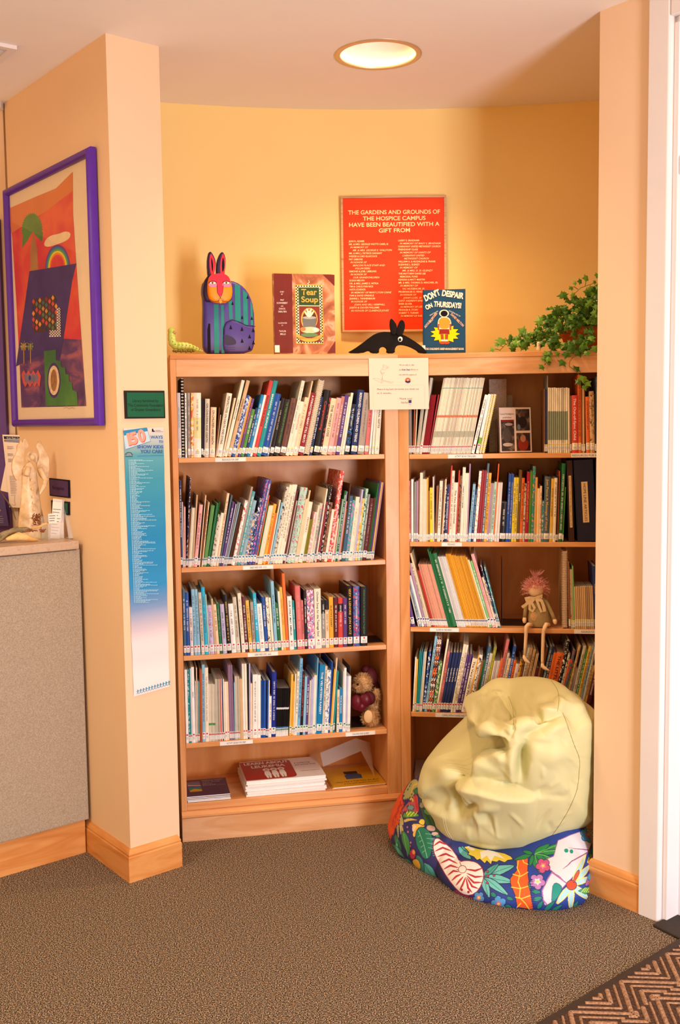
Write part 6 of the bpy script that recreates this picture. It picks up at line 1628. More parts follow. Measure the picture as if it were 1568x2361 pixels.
for r_ in ((.0, .0, 1, .012), (0, .988, 1, 1), (0, 0, .016, 1), (.984, 0, 1, 1)): lpoly([(r_[0], r_[1]), (r_[2], r_[1]), (r_[2], r_[3]), (r_[0], r_[3])], BKL, 'page_border')
lpoly([(.52, .48), (.94, .48), (.94, .95), (.52, .95)], PD); lpoly([(.52, .04), (.94, .04), (.94, .43), (.52, .43)], PD); lpoly([(.06, .04), (.46, .04), (.46, .72), (.06, .72)], PD)
def lell(cx, cy, rx, ry, m): lpoly([(cx+rx*math.cos(t_), cy+ry*math.sin(t_)) for t_ in [i*.3927 for i in range(16)]], m)
FS = mat('B07860', .5); lell(.72, .18, .16, .14, mat('8C2C20', .5)); lell(.72, .31, .085, .08, FS); lell(.73, .82, .07, .06, mat('5C3830', .5)); lell(.72, .66, .13, .13, mat('241A20', .5)); lell(.60, .56, .05, .06, mat('6C7884', .5)); lpoly([(.06, .68), (.46, .68), (.46, .72), (.06, .72)], mat('8C1C14', .5)); lell(.25, .18, .15, .04, mat('C0A898', .5)); lell(.30, .62, .12, .03, mat('A89084', .5)); lell(.24, .38, .12, .16, mat('4C4038', .5))
text('Local Firefighter', st_o, Mi @ Matrix.Translation((.05*wS, .83*hS, .0006)), .008, GI, width=.42*wS); text('publishes', st_o, Mi @ Matrix.Translation((.12*wS, .755*hS, .0006)), .008, GI, width=.26*wS)
b = MB(); b.box(.1*wS, .9*wS, 0, .0018, -.05, -.004, 0, Mi); b.build('foot', CLR, st_o)
# leaning display booklets between the spiral books and the stand
for (xa, xb_, yt, dpt_, col, lab) in ((1128, 1168, 872, .16, 'C0A090', 'patterned grey story sheet standing behind the yellow spiral books'), (1160, 1182, 910, .17, '8C7868', 'grey card standing behind the photo collage stand')):
    x0_, _ = p2l('R', xa, 1040, dpt_); x1_, z1_ = p2l('R', xb_, yt, dpt_); q = O+u*x0_+v*dpt_; r = empty('display_card', (q.x, q.y, ZR[0]+.0005), (-.06, 0, an), label=lab, cat='card')
    MB().box(0, x1_-x0_, 0, .003, 0, z1_-ZR[0]-.002).build('card', ramp_mat('card_'+col, [(.35, col), (.5, 'A88870'), (.6, col)], 'voronoi', (1, 1, 1), 120, 2, .6), r)
bookend('R', 1, 1146, 1045, .12, .05, .15, 'brown bookend between the yellow spiral books and the photo stand', -1, mat('5C3018', .4, .2))
# ---------------------------------------------------------------- entrance mat
M0, M1 = onz(1565, 2170, 0), onz(1245, 2361, 0); M2 = onz(1568, 2186, 0); dm = (M1-M0).normalized(); nm_ = Vector((-dm.y, dm.x, 0))
if nm_.x < 0: nm_ = -nm_
bw_ = .022; mt = empty('entrance_mat', M0-dm*.25, (0, 0, math.atan2(dm.y, dm.x)), label='brown herringbone entrance mat with a dark rubber border, lower right corner', cat='mat')
sgn = 1 if Vector((-dm.y, dm.x, 0)).dot(nm_) > 0 else -1
def mbx(b, x0, x1, y0, y1, z0, z1, i=0): return b.box(x0, x1, min(sgn*y0, sgn*y1), max(sgn*y0, sgn*y1), z0, z1, i)
b = MB(); mbx(b, 0, 1.9, 0, bw_, .0, .007); mbx(b, 0, .03, bw_, 1.1, 0, .007); mbx(b, 0, 1.9, bw_, 1.1, 0, .003); bevel(b.build('border', mat('3A2A22', .6, var=.1, scale=80), mt), .003)
PIL = ramp_mat('mat_pile', [(.3, '2C1C14'), (.5, '4A3022'), (.7, '5C4030')], 'noise', (1, 1, 1), 160, 3, .95, 0, .4, bdist=.002); PIL2 = ramp_mat('mat_rib', [(.3, '7C583F'), (.5, '9C7254'), (.7, 'B48A6C')], 'noise', (1, 1, 1), 160, 3, .95)
b = MB(); mbx(b, .03, 1.9, bw_, 1.1, .003, .006); b.build('pile', PIL, mt)
b = MB(); cell = .105; rib = .0075
for i in range(18):
    for j in range(9):
        x0_ = .03+i*cell; y0_ = bw_+j*cell
        for k in range(7):
            o_ = (k+.5)*cell/7
            # ribs run diagonally, direction alternating from cell to cell
            if i % 2 == 0: A, B2_ = (x0_+max(0, o_*2-cell), y0_+min(cell, o_*2)), (x0_+min(cell, o_*2), y0_+max(0, o_*2-cell))
            else: A, B2_ = (x0_+max(0, o_*2-cell), y0_+cell-min(cell, o_*2)), (x0_+min(cell, o_*2), y0_+cell-max(0, o_*2-cell))
            A, B2_ = Vector((A[0], A[1]*sgn, .006)), Vector((B2_[0], B2_[1]*sgn, .006)); d_ = (B2_-A)
            if d_.length < .012: continue
            p_ = Vector((-d_.y, d_.x, 0)).normalized()*rib*(.78 if k % 7 not in (2, 4) else .45); up2 = Vector((0, 0, .0022))
            b.add([A-p_, B2_-p_, B2_+p_, A+p_, A-p_*.5+up2, B2_-p_*.5+up2, B2_+p_*.5+up2, A+p_*.5+up2], [(4, 5, 6, 7), (0, 1, 5, 4), (1, 2, 6, 5), (2, 3, 7, 6), (3, 0, 4, 7)])
b.build('herringbone_ribs', PIL2, mt)
# ---------------------------------------------------------------- beanbags
RI = R.T
def proj(P):
    q = (P-np.array([0, 0, HC])) @ R; return np.c_[CX+F*q[:, 0]/q[:, 2], CY+F*q[:, 1]/q[:, 2]]
def blob(Cn, sil, dfront, dback, shear, floor_, nf, nb, npol, pw=1.0):
    """closed sack around Cn; the outline radii are solved so its contour runs through sil"""
    Cn = np.array(Cn); c2 = proj(Cn[None])[0]; sil = np.array(sil, float)
    ta = np.arctan2(-(sil[:, 1]-c2[1]), sil[:, 0]-c2[0]); tr = np.hypot(sil[:, 0]-c2[0], sil[:, 1]-c2[1]); o = np.argsort(ta); ta, tr = ta[o], tr[o]
    al = np.linspace(-np.pi, np.pi, 97)[:-1]; tgt = np.interp(al, np.r_[ta[-1]-2*np.pi, ta, ta[0]+2*np.pi], np.r_[tr[-1], tr, tr[0]]); rho = tgt/F*Cn[1]
    def shape(az, po):
        A, Pp = np.meshgrid(az, po, indexing='ij'); dx = np.cos(A)*np.sin(Pp); dy = np.sin(A)*np.sin(Pp); dz = np.cos(Pp)
        a = np.arctan2(dz, dx); rr = np.interp(a.ravel(), np.r_[al, np.pi], np.r_[rho, rho[0]]).reshape(a.shape)
        s_ = np.hypot(dx, dz); s2 = s_**pw; rr = rho.mean()+(rr-rho.mean())*s_**1.4
        x = rr*s2*np.cos(a); z = rr*s2*np.sin(a); y = np.where(dy < 0, dy*dfront, dy*dback); y = y - shear*x
        P = np.stack([Cn[0]+x, Cn[1]+y, Cn[2]+z], -1)
        if floor_ is not None:
            zf = P[..., 2]-floor_; P[..., 2] = floor_ + np.where(zf > .05, zf, .05*np.exp(np.minimum(0, (zf-.05)/.05)) - .05*np.exp(-1.6) ) ; P[..., 2] = np.maximum(P[..., 2], floor_)
        return P
    az0 = np.linspace(0, 2*np.pi, 181)[:-1]; po0 = np.linspace(.01, np.pi-.01, 91)
    for it in range(14):
        q = proj(shape(az0, po0).reshape(-1, 3)); a = np.arctan2(-(q[:, 1]-c2[1]), q[:, 0]-c2[0]); r_ = np.hypot(q[:, 0]-c2[0], q[:, 1]-c2[1]); k = np.round((a+np.pi)/(2*np.pi)*96).astype(int) % 96
        mx = np.zeros(96); np.maximum.at(mx, k, r_); f = np.where(mx > 0, tgt/np.maximum(mx, 1), 1); f = (np.roll(f, 1)+2*f+np.roll(f, -1))/4; rho = rho*f**.7
    az = np.r_[np.linspace(np.pi, 2*np.pi, nf+1)[:-1], np.linspace(0, np.pi, nb+1)[:-1]]; po = np.linspace(.004, np.pi-.004, npol)
    return shape(az, po)
def grid_normals(P):
    du = np.roll(P, -1, 0)-np.roll(P, 1, 0); dv = np.gradient(P, axis=1); n = np.cross(dv, du); n /= np.linalg.norm(n, axis=-1, keepdims=True)+1e-12
    c = P.mean((0, 1)); s_ = np.sign(((P-c)*n).sum(-1).mean()); return n*s_
def grid_mesh(name, P, m, parent, col=None):
    na, npo = P.shape[:2]; me = bpy.data.meshes.new(name); V = P.reshape(-1, 3)
    i = np.arange(na)[:, None]*npo+np.arange(npo-1)[None]; j = ((np.arange(na)+1) % na)[:, None]*npo+np.arange(npo-1)[None]
    q = np.stack([i, i+1, j+1, j], -1).reshape(-1, 4)
    caps = [np.arange(na)*npo, (np.arange(na)*npo+npo-1)]
    nq = len(q); nl = nq*4+2*na
    me.vertices.add(len(V)); me.vertices.foreach_set('co', V.astype(np.float32).ravel())
    me.loops.add(nl); me.loops.foreach_set('vertex_index', np.r_[q.ravel(), caps[0], caps[1][::-1]].astype(np.int32))
    me.polygons.add(nq+2); me.polygons.foreach_set('loop_start', np.r_[np.arange(nq)*4, nq*4, nq*4+na].astype(np.int32))
    try: me.polygons.foreach_set('loop_total', np.r_[np.full(nq, 4), na, na].astype(np.int32))
    except Exception: pass
    me.polygons.foreach_set('use_smooth', np.ones(nq+2, bool)); me.update(); me.validate(); me.materials.append(m)
    if col is not None:
        ca = me.color_attributes.new('print', 'FLOAT_COLOR', 'POINT'); ca.data.foreach_set('color', col.reshape(-1, 4).astype(np.float32).ravel())
    o = bpy.data.objects.new(name, me); C.objects.link(o); o.parent = parent; return o
def seg_dist(Q, pts):
    """distance, and signed side, of points Q to a polyline"""
    d = np.full(len(Q), 1e9); sg = np.zeros(len(Q)); tt = np.zeros(len(Q)); n_ = len(pts)-1
    for i, (a, b) in enumerate(zip(pts, pts[1:])):
        a = np.array(a, float); b = np.array(b, float); ab = b-a; t = np.clip(((Q-a) @ ab)/(ab @ ab), 0, 1); v_ = Q-(a+t[:, None]*ab); dd = np.hypot(v_[:, 0], v_[:, 1]); k = dd < d
        d[k] = dd[k]; sg[k] = np.sign(ab[0]*v_[k, 1]-ab[1]*v_[k, 0]); tt[k] = (i+t[k])/n_
    return d, sg, tt
Z5 = (860, 1540, 2.8)
def z5(pts): return [(860+x/2.8, 1540+y/2.8) for x, y in pts]
sil_green = z5([(1100, 62), (1180, 80), (1260, 130), (1350, 200), (1420, 250), (1446, 300), (1450, 420), (1446, 560), (1446, 750), (1440, 900), (1428, 985), (1340, 1040), (1200, 1115), (1080, 1165), (1000, 1190), (900, 1206), (780, 1190), (650, 1160), (520, 1130), (430, 1070), (370, 960), (320, 850), (298, 750), (300, 680), (335, 600), (400, 545), (455, 500), (505, 480), (530, 450), (542, 410), (580, 360), (600, 300), (620, 225), (640, 188), (690, 165), (760, 158), (850, 130), (960, 100), (1030, 72)])
sil_pat = [(889, 1933), (893, 1950), (905, 1963), (950, 1998), (1000, 2030), (1050, 2060), (1110, 2086), (1200, 2101), (1260, 2108), (1306, 2107), (1340, 2094), (1362, 2074), (1372, 2045), (1377, 1990), (1377, 1900), (1372, 1840), (1300, 1790), (1200, 1760), (1100, 1750), (1010, 1752), (963, 1776), (940, 1815), (915, 1862), (898, 1900)]
# patterned bag underneath
cp = (.475, 3.285, .12)
foot = np.array([(.146, 3.533), (.150, 3.42), (.205, 3.30), (.283, 3.190), (.409, 3.010), (.517, 2.958), (.649, 2.942), (.735, 2.985), (.752, 3.06), (.80, 3.25), (.78, 3.42), (.66, 3.53), (.5, 3.58), (.3, 3.61), (.19, 3.60)])
fa = np.arctan2(foot[:, 1]-cp[1], foot[:, 0]-cp[0]); fr = np.hypot(foot[:, 1]-cp[1], foot[:, 0]-cp[0]); o_ = np.argsort(fa); fa, fr = fa[o_], fr[o_]
az = np.r_[np.linspace(-np.pi*1.08, 0.08*np.pi, 901)[:-1], np.linspace(.08*np.pi, .92*np.pi, 141)[:-1]]
aw = (az+np.pi) % (2*np.pi)-np.pi
Rf = np.interp(aw, np.r_[fa[-1]-2*np.pi, fa, fa[0]+2*np.pi], np.r_[fr[-1], fr, fr[0]])
for _ in range(30): Rf = (np.roll(Rf, 1)+2*Rf+np.roll(Rf, -1))/4
hh_ = np.interp(aw, [-3.1416, -2.4, -1.57, -1.0, -.6, 0, 1.57, 2.6, 3.1416], [.21, .10, .095, .12, .19, .26, .27, .30, .21]); bb = np.interp(aw, [-3.1416, -2.4, -1.57, -.6, 0, 1.57, 3.1416], [.75, .62, .55, .32, .30, .5, .75])
tb1 = np.linspace(0, 1, 24)[:-1]; ps = np.linspace(0, np.pi/2, 410)
P = np.zeros((len(az), 23+410, 3))
for i_ in range(len(az)):
    zz2 = hh_[i_]*np.sin(ps)**1.15; rr2 = Rf[i_]*np.cos(ps*.9985)**bb[i_]*(1-.085*np.clip(1-zz2/.065, 0, 1)**2)
    r_all = np.r_[tb1*Rf[i_]*.915, rr2]; z_all = np.r_[tb1*0, zz2]; P[i_, :, 0] = cp[0]+r_all*math.cos(az[i_]); P[i_, :, 1] = cp[1]+r_all*math.sin(az[i_]); P[i_, :, 2] = z_all
P = P[:, ::-1]
n = grid_normals(P); Q = proj(P.reshape(-1, 3)); Qz = np.c_[(Q[:, 0]-860)*2.8, (Q[:, 1]-1540)*2.8]
D = np.zeros(len(Qz)); front = (n.reshape(-1, 3)[:, 1] < .25)
for pts_, A, w_ in (([(330, 870), (400, 1060), (480, 1130)], -.014, 22), ([(250, 700), (300, 850), (340, 960)], .006, 26), ([(440, 1130), (560, 1200), (640, 1240)], -.005, 14), ([(560, 1500), (760, 1500), (960, 1560)], .003, 30), ([(1440, 1150), (1400, 1350), (1380, 1500)], -.004, 16), ([(900, 1215), (1000, 1300), (1020, 1450)], .003, 20), ([(110, 1000), (170, 1150), (230, 1260)], -.005, 20), ([(1130, 1160), (1240, 1240), (1300, 1330)], -.004, 20)):
    d, sg, tt = seg_dist(Qz, pts_); D += np.where(front, A*np.exp(-(d/w_)**2)*np.sin(np.pi*np.clip(tt, .08, .92)), 0)
D += .0012*np.sin(P[..., 0].ravel()*70+P[..., 2].ravel()*40)*np.sin(P[..., 2].ravel()*55)
P = P+n*D.reshape(P.shape[:2])[..., None]; P[..., 2] = np.maximum(P[..., 2], .0008)
# printed cloth: tropical motifs laid on the cloth
col = np.tile(np.array(lin('1E3C8C')), (len(Qz), 1)); 
kx = np.clip((Qz[:, 0]-420)/500, 0, 1)[:, None]; col = col*kx+np.array(lin('28285C'))*(1-kx)
def inpoly(Q, pts):
    p = np.array(pts, float); x, y = Q[:, 0], Q[:, 1]; ins = np.zeros(len(Q), bool); j = len(p)-1
    for i in range(len(p)):
        c = ((p[i, 1] > y) != (p[j, 1] > y)) & (x < (p[j, 0]-p[i, 0])*(y-p[i, 1])/(p[j, 1]-p[i, 1]+1e-12)+p[i, 0]); ins ^= c; j = i
    return ins
OUTL = np.array(lin('1C2450'))
def motif(pts, c, out=4.5, oc=None, sm=1):
    pts = smooth_poly(list(pts), sm) if sm else list(pts); p = np.array(pts); lo, hi = p.min(0)-8, p.max(0)+8
    k = np.where((Qz[:, 0] > lo[0]) & (Qz[:, 0] < hi[0]) & (Qz[:, 1] > lo[1]) & (Qz[:, 1] < hi[1]))[0]
    if not len(k): return
    ins = inpoly(Qz[k], pts); col[k[ins]] = lin(c)
    if out:
        d, _, _ = seg_dist(Qz[k], pts+[pts[0]]); kk = k[d < out/2]; col[kk] = OUTL if oc is None else lin(oc)
def stroke(pts, c, w_, taper=False):
    p = np.array(pts, float); lo, hi = p.min(0)-w_-2, p.max(0)+w_+2; k = np.where((Qz[:, 0] > lo[0]) & (Qz[:, 0] < hi[0]) & (Qz[:, 1] > lo[1]) & (Qz[:, 1] < hi[1]))[0]
    if not len(k): return
    d, _, t = seg_dist(Qz[k], pts); ww = w_/2*(np.sin(np.pi*np.clip(t, .02, .98))**.6 if taper else 1); col[k[d < ww]] = lin(c)
def ellp(cx, cy, rx, ry, n_=18, rot=0): return [(cx+rx*math.cos(a)*math.cos(rot)-ry*math.sin(a)*math.sin(rot), cy+rx*math.cos(a)*math.sin(rot)+ry*math.sin(a)*math.cos(rot)) for a in [2*math.pi*i/n_ for i in range(n_)]]
def leafp(x0, y0, x1, y1, w_): dx, dy = x1-x0, y1-y0; L_ = math.hypot(dx, dy); nx, ny = -dy/L_*w_, dx/L_*w_; return [(x0, y0), (x0+dx*.3+nx, y0+dy*.3+ny), (x0+dx*.65+nx*.8, y0+dy*.65+ny*.8), (x1, y1), (x0+dx*.65-nx*.8, y0+dy*.65-ny*.8), (x0+dx*.3-nx, y0+dy*.3-ny)]
def flower(cx, cy, r_, petal, mid, core, n_=5, rot=0):
    for k in range(n_): a = rot+2*math.pi*k/n_; motif(ellp(cx+r_*.58*math.cos(a), cy+r_*.58*math.sin(a), r_*.44, r_*.44, 12), petal, 4, sm=0)
    for k in range(n_): a = rot+2*math.pi*k/n_; motif(ellp(cx+r_*.5*math.cos(a), cy+r_*.5*math.sin(a), r_*.36, r_*.36, 10), petal, 0, sm=0)
    pts_ = []
    for k in range(n_*2): a = rot+math.pi*k/n_; rr_ = r_*(.55 if k % 2 == 0 else .26); pts_.append((cx+rr_*math.cos(a), cy+rr_*math.sin(a)))
    motif(pts_, mid, 0, sm=1); motif(ellp(cx, cy, r_*.20, r_*.18, 10), core, 0, sm=0)
motif([(300, 640), (262, 680), (200, 720), (130, 860), (95, 980), (78, 1100), (84, 1150), (108, 1172), (112, 1120), (132, 1050), (160, 1010), (192, 1040), (185, 980), (205, 900), (190, 850), (215, 800), (240, 740)], 'D84A1C', 4)
for k in range(6): stroke([(255-k*14, 700+k*50), (180-k*10, 860+k*30), (130-k*5, 980+k*10)], 'B02C18', 4, True)
motif([(240, 735), (275, 715), (300, 735), (300, 820), (262, 835), (230, 845), (185, 852), (200, 800)], 'A09A60', 4); stroke([(250, 745), (225, 790), (190, 835)], '28285C', 4); stroke([(290, 750), (262, 770), (250, 810)], 'D8A840', 7); stroke([(300, 790), (262, 800), (235, 850)], '28285C', 4); motif([(262, 790), (300, 775), (310, 810), (280, 822)], '2C6C3C', 3)
motif([(258, 845), (275, 815), (298, 830), (300, 880), (300, 930), (275, 940), (255, 920), (215, 925), (186, 935), (190, 905), (225, 875)], 'B84C54', 4); motif([(272, 818), (290, 820), (298, 930), (278, 925)], 'C03030', 0); motif(ellp(243, 902, 24, 17), '6C9088', 4, sm=0); stroke([(240, 850), (256, 842), (262, 858)], 'E0B840', 5); stroke([(250, 838), (258, 862)], 'E0B840', 5)
motif([(190, 950), (235, 918), (270, 930), (305, 955), (262, 962), (200, 970)], '5C9430', 3); 
for k in range(4): stroke([(200+k*22, 955), (225+k*20, 930)], 'D8D040', 4)
motif([(188, 990), (230, 965), (305, 985), (250, 985), (200, 1000)], 'C8A850', 3); motif([(168, 1000), (182, 930), (198, 990), (190, 1100), (178, 1070)], 'B8A870', 3, sm=0); motif([(152, 1030), (172, 1000), (166, 1090), (152, 1120)], 'A8A070', 3, sm=0); motif([(190, 1010), (205, 1070), (196, 1122), (186, 1080)], 'D8A850', 3, sm=0)
for (x, y) in ((222, 1028), (258, 1020), (226, 1058), (244, 1128), (146, 1180), (240, 1150)): motif(ellp(x, y, 5, 7, 8), 'C06880', 0, sm=0)
motif(leafp(192, 1040, 236, 1225, 26), '3C8040', 4); stroke([(200, 1070), (222, 1215)], '7CB070', 3); motif(leafp(132, 1060, 185, 1225, 16), '2C6C44', 4); motif(leafp(150, 1120, 150, 1225, 12), '4C9048', 4); motif(leafp(120, 1130, 210, 1240, 12), '4C8C70', 3)
motif([(246, 1005), (305, 1005), (345, 1020), (290, 1040), (268, 1100), (252, 1080), (262, 1050)], 'E0B040', 4); motif([(256, 1012), (284, 1018), (262, 1060), (252, 1050)], 'E8C0A0', 0)
motif([(300, 860), (330, 850), (380, 980), (440, 1080), (420, 1100), (360, 1050), (320, 960)], '28502C', 3); motif(ellp(345, 930, 22, 14, 12, .8), '5C8C50', 3, sm=0); motif(ellp(318, 888, 14, 20, 12), '8C8468', 3, sm=0); motif(ellp(368, 1030, 26, 22, 12), 'C8A088', 4, sm=0); motif(ellp(395, 1066, 22, 18, 12), 'D8B498', 4, sm=0); motif(ellp(410, 1080, 14, 12, 10), '3C8C68', 3, sm=0)
motif([(275, 1060), (300, 1025), (345, 1035), (385, 1085), (385, 1150), (370, 1225), (330, 1238), (296, 1180), (272, 1120)], '187858', 4); stroke([(295, 1050), (325, 1130), (350, 1225)], '8CC0A0', 4)
for k in range(4): stroke([(410+k*8, 1075+k*34), (340+k*6, 1070+k*30)], '8CC0A0', 3); stroke([(306+k*9, 1078+k*34), (290+k*9, 1090+k*34)], '8CC0A0', 3)
for k in range(9): stroke([(372+k*2, 1100+k*14), (398+k*3, 1098+k*14)], '2C8C80', 6)
motif(leafp(320, 1250, 420, 1400, 34), '4C9C90', 4); motif(leafp(280, 1200, 330, 1330, 26), '387C70', 4); stroke([(335, 1270), (410, 1390)], '203C6C', 3); motif([(232, 1190), (262, 1160), (280, 1200), (262, 1240), (240, 1230)], 'C03050', 3); motif([(250, 1240), (290, 1230), (312, 1290), (290, 1305), (262, 1275)], 'E0B040', 3); motif(ellp(262, 1190, 10, 14), 'E89850', 0, sm=0)
motif(leafp(200, 1230, 270, 1290, 14), '3C8C7C', 3); motif(leafp(330, 1330, 400, 1420, 22), 'E0662C', 3)
for k in range(5): motif(leafp(420+k*16, 1360+k*12, 450+k*18, 1440+k*16, 9), '5C9440' if k % 2 else 'D8C840', 3)
motif([(376, 1380), (440, 1400), (520, 1440), (600, 1480), (690, 1530), (640, 1530), (520, 1490), (420, 1440)], '2C7060', 3); motif([(500, 1440), (560, 1430), (620, 1470), (690, 1525), (600, 1520), (530, 1480)], '983060', 4); motif([(600, 1475), (660, 1480), (695, 1530), (630, 1520)], 'B02C3C', 3)
# aqua leaves, fringed flower
for (x1, y1, w_) in ((930, 1268, 34), (925, 1385, 30), (886, 1475, 28), (758, 1495, 24), (820, 1262, 22), (690, 1260, 16)): motif(leafp(705, 1345, x1, y1, w_), '6CBCB0' if y1 != 1262 else '4CA08C', 5); stroke([(715, 1345), ((705+x1)/2, (1345+y1)/2+4), (x1-12, y1)], '1C5C6C', 3)
for (x, y) in ((738, 1312), (742, 1342), (782, 1340), (738, 1388)): motif(ellp(x, y, 8, 8, 10), 'C84050', 3, sm=0)
motif(leafp(545, 1150, 640, 1240, 24), '5CA8A0', 5); motif(leafp(560, 1150, 700, 1215, 18), '4C9488', 4)
fr_ = [(585, 1155), (620, 1190), (612, 1205), (650, 1218), (672, 1240), (690, 1232), (722, 1262), (735, 1245), (762, 1272), (770, 1250), (800, 1256), (815, 1244), (850, 1256), (870, 1240), (905, 1236), (890, 1215), (850, 1195), (760, 1180), (680, 1165), (620, 1148)]
motif(fr_, 'E8C840', 5, sm=0); motif([(690, 1185), (700, 1232), (735, 1212), (762, 1250), (785, 1215), (850, 1232), (800, 1190), (740, 1176)], 'F0E4DC', 0, sm=0); motif([(600, 1148), (650, 1162), (660, 1175), (630, 1178)], 'F0E4DC', 0)
# striped shell
sh_ = [(392, 1110), (415, 1090), (450, 1120), (505, 1160), (535, 1200), (560, 1252), (600, 1244), (665, 1250), (705, 1285), (718, 1340), (702, 1400), (660, 1460), (600, 1470), (545, 1440), (480, 1360), (425, 1260), (388, 1180)]
motif(sh_, 'F0E0D4', 6, '8C2444')
for s1 in ([(392, 1150), (430, 1120), (470, 1140)], [(400, 1185), (450, 1160), (510, 1180)], [(415, 1220), (470, 1200), (530, 1225)], [(435, 1262), (490, 1235), (545, 1262)], [(455, 1300), (500, 1275), (552, 1290)], [(480, 1340), (520, 1310), (556, 1316)], [(505, 1375), (540, 1345), (572, 1330)], [(535, 1405), (560, 1375), (585, 1345)], [(560, 1435), (580, 1400), (598, 1350)], [(600, 1300), (660, 1310), (708, 1290)], [(604, 1325), (660, 1350), (712, 1345)], [(606, 1340), (650, 1385), (704, 1385)], [(605, 1350), (640, 1410), (680, 1425)], [(600, 1352), (615, 1420), (640, 1450)]): stroke(s1, 'B42C38', 13, True)
stroke([(560, 1252), (575, 1290), (560, 1310), (540, 1300)], '8C2444', 4); motif(ellp(577, 1300, 26, 24), 'EBDCD0', 4, '8C2444', 0); motif(ellp(574, 1432, 8, 9), 'A82840', 0, sm=0); motif(ellp(618, 1446, 8, 9), 'A82840', 0, sm=0)
# palm trunk and fronds
motif([(925, 1240), (965, 1222), (1002, 1215), (1000, 1320), (1012, 1420), (1038, 1562), (930, 1545), (918, 1470), (890, 1400), (885, 1360), (905, 1330), (930, 1300)], 'E85C20', 5, sm=0)
for s1 in ([(940, 1250), (930, 1290), (948, 1330), (936, 1380), (952, 1420), (945, 1480), (985, 1520), (1010, 1560)], [(905, 1330), (950, 1345), (1000, 1325)], [(895, 1415), (950, 1425), (1005, 1408)], [(920, 1480), (960, 1490), (1015, 1470)], [(960, 1220), (975, 1260), (1000, 1270)], [(930, 1545), (955, 1520)]): stroke(s1, 'F0D050', 6)
for (x1, y1, w_) in ((1275, 1125, 22), (1240, 1175, 20), (1175, 1240, 20), (1130, 1250, 18), (1085, 1335, 20), (1050, 1300, 18), (1010, 1290, 14), (900, 1245, 16), (960, 1180, 14), (1150, 1130, 20)): motif(leafp(1035, 1200, x1, y1, w_), '188440', 4)
for (x1, y1) in ((1250, 1130), (1160, 1230), (1075, 1320), (1210, 1175)): stroke([(1045, 1200), ((1040+x1)/2, (1195+y1)/2-4), (x1, y1)], '7CC060', 3)
# white bird head
motif([(1195, 1115), (1270, 1080), (1335, 1058), (1420, 1100), (1405, 1150), (1372, 1220), (1340, 1290), (1290, 1350), (1215, 1430), (1150, 1545), (1108, 1530), (1092, 1440), (1128, 1362), (1155, 1318), (1200, 1345), (1245, 1390), (1175, 1330), (1130, 1290), (1118, 1235), (1165, 1215)], 'E0D4D6', 5, '9C5890', 0)
stroke([(1260, 1160), (1410, 1178), (1280, 1250), (1222, 1302)], '9C5080', 8, True); stroke([(1092, 1440), (1128, 1362), (1155, 1320), (1245, 1388)], 'A868A0', 8); stroke([(1092, 1440), (1100, 1500), (1135, 1545)], 'A868A0', 8)
motif(ellp(1248, 1180, 14, 14, 12), '108C78', 0, sm=0); motif(ellp(1282, 1184, 12, 14, 12), '108C78', 0, sm=0); motif([(1162, 1395), (1190, 1385), (1228, 1420), (1195, 1480), (1152, 1528), (1155, 1450)], '108C7C', 3)
flower(1392, 1074, 54, '4C9CC8', 'D84868', 'F0C850', 6, .3); flower(1098, 1276, 48, 'C84C78', 'D8708C', 'F0C850', 5, .5); flower(1062, 1380, 52, 'B878B0', 'F0D8D8', 'F0D050', 5, .2); flower(812, 1520, 50, '4C94CC', 'C86C98', 'F0D050', 5, .8); flower(684, 1482, 38, '4C8CC0', 'D88070', 'F0D050', 5, .3); flower(745, 1540, 30, '9C5890', 'C878A0', 'F0D050', 5)
for (x1, y1, w_) in ((1416, 1260, 20), (1430, 1345, 18), (1400, 1500, 22), (1275, 1580, 20), (1180, 1530, 22), (1340, 1300, 14), (1380, 1190, 16)): motif(leafp(1285, 1400, x1, y1, w_), 'A8D0D0', 6, 'E8D060')
motif(ellp(1282, 1402, 34, 32, 14), 'D84828', 4, sm=0); motif([(1300, 1340), (1330, 1295), (1335, 1330), (1290, 1400)], 'D85030', 3)
motif([(1385, 1235), (1410, 1150), (1440, 1180), (1436, 1260), (1410, 1250)], '148C74', 3, sm=0); stroke([(1385, 1255), (1395, 1225), (1405, 1250)], 'F0D050', 7); stroke([(1408, 1240), (1412, 1205), (1425, 1235)], 'F0D050', 7)
motif([(1420, 1235), (1442, 1240), (1445, 1310), (1430, 1345), (1418, 1310)], 'C84868', 3); motif([(1380, 1370), (1410, 1320), (1430, 1350), (1430, 1395), (1400, 1400), (1370, 1410)], 'B068A0', 3); motif(ellp(1408, 1350, 16, 24), '4C94C0', 3, sm=0)
motif([(1325, 1440), (1370, 1415), (1425, 1412), (1420, 1450), (1370, 1460)], '3C9C50', 3, sm=0); [stroke([(1345+k*16, 1448), (1372+k*14, 1420)], 'E0D850', 4) for k in range(4)]
motif([(810, 1552), (880, 1548), (1000, 1562), (1090, 1580), (980, 1586), (860, 1572)], 'E8C840', 4); motif([(1000, 1565), (1090, 1582), (1060, 1590)], 'E06028', 0)
for (x0, y0, x1, y1, w_) in ((1020, 1440, 1090, 1450, 16), (1030, 1500, 1100, 1480, 18), (1060, 1560, 1100, 1500, 16), (1100, 1580, 1180, 1500, 16), (1140, 1585, 1230, 1520, 14), (860, 1480, 910, 1500, 14), (850, 1530, 900, 1545, 14), (1290, 1560, 1330, 1500, 12), (760, 1450, 800, 1480, 16), (1005, 1380, 1020, 1440, 8)): motif(leafp(x0, y0, x1, y1, w_), '14806C', 4)
for k in range(14): stroke([(1006+k*1.5, 1370+k*14), (1030+k*2, 1368+k*14)], '101C60', 4)
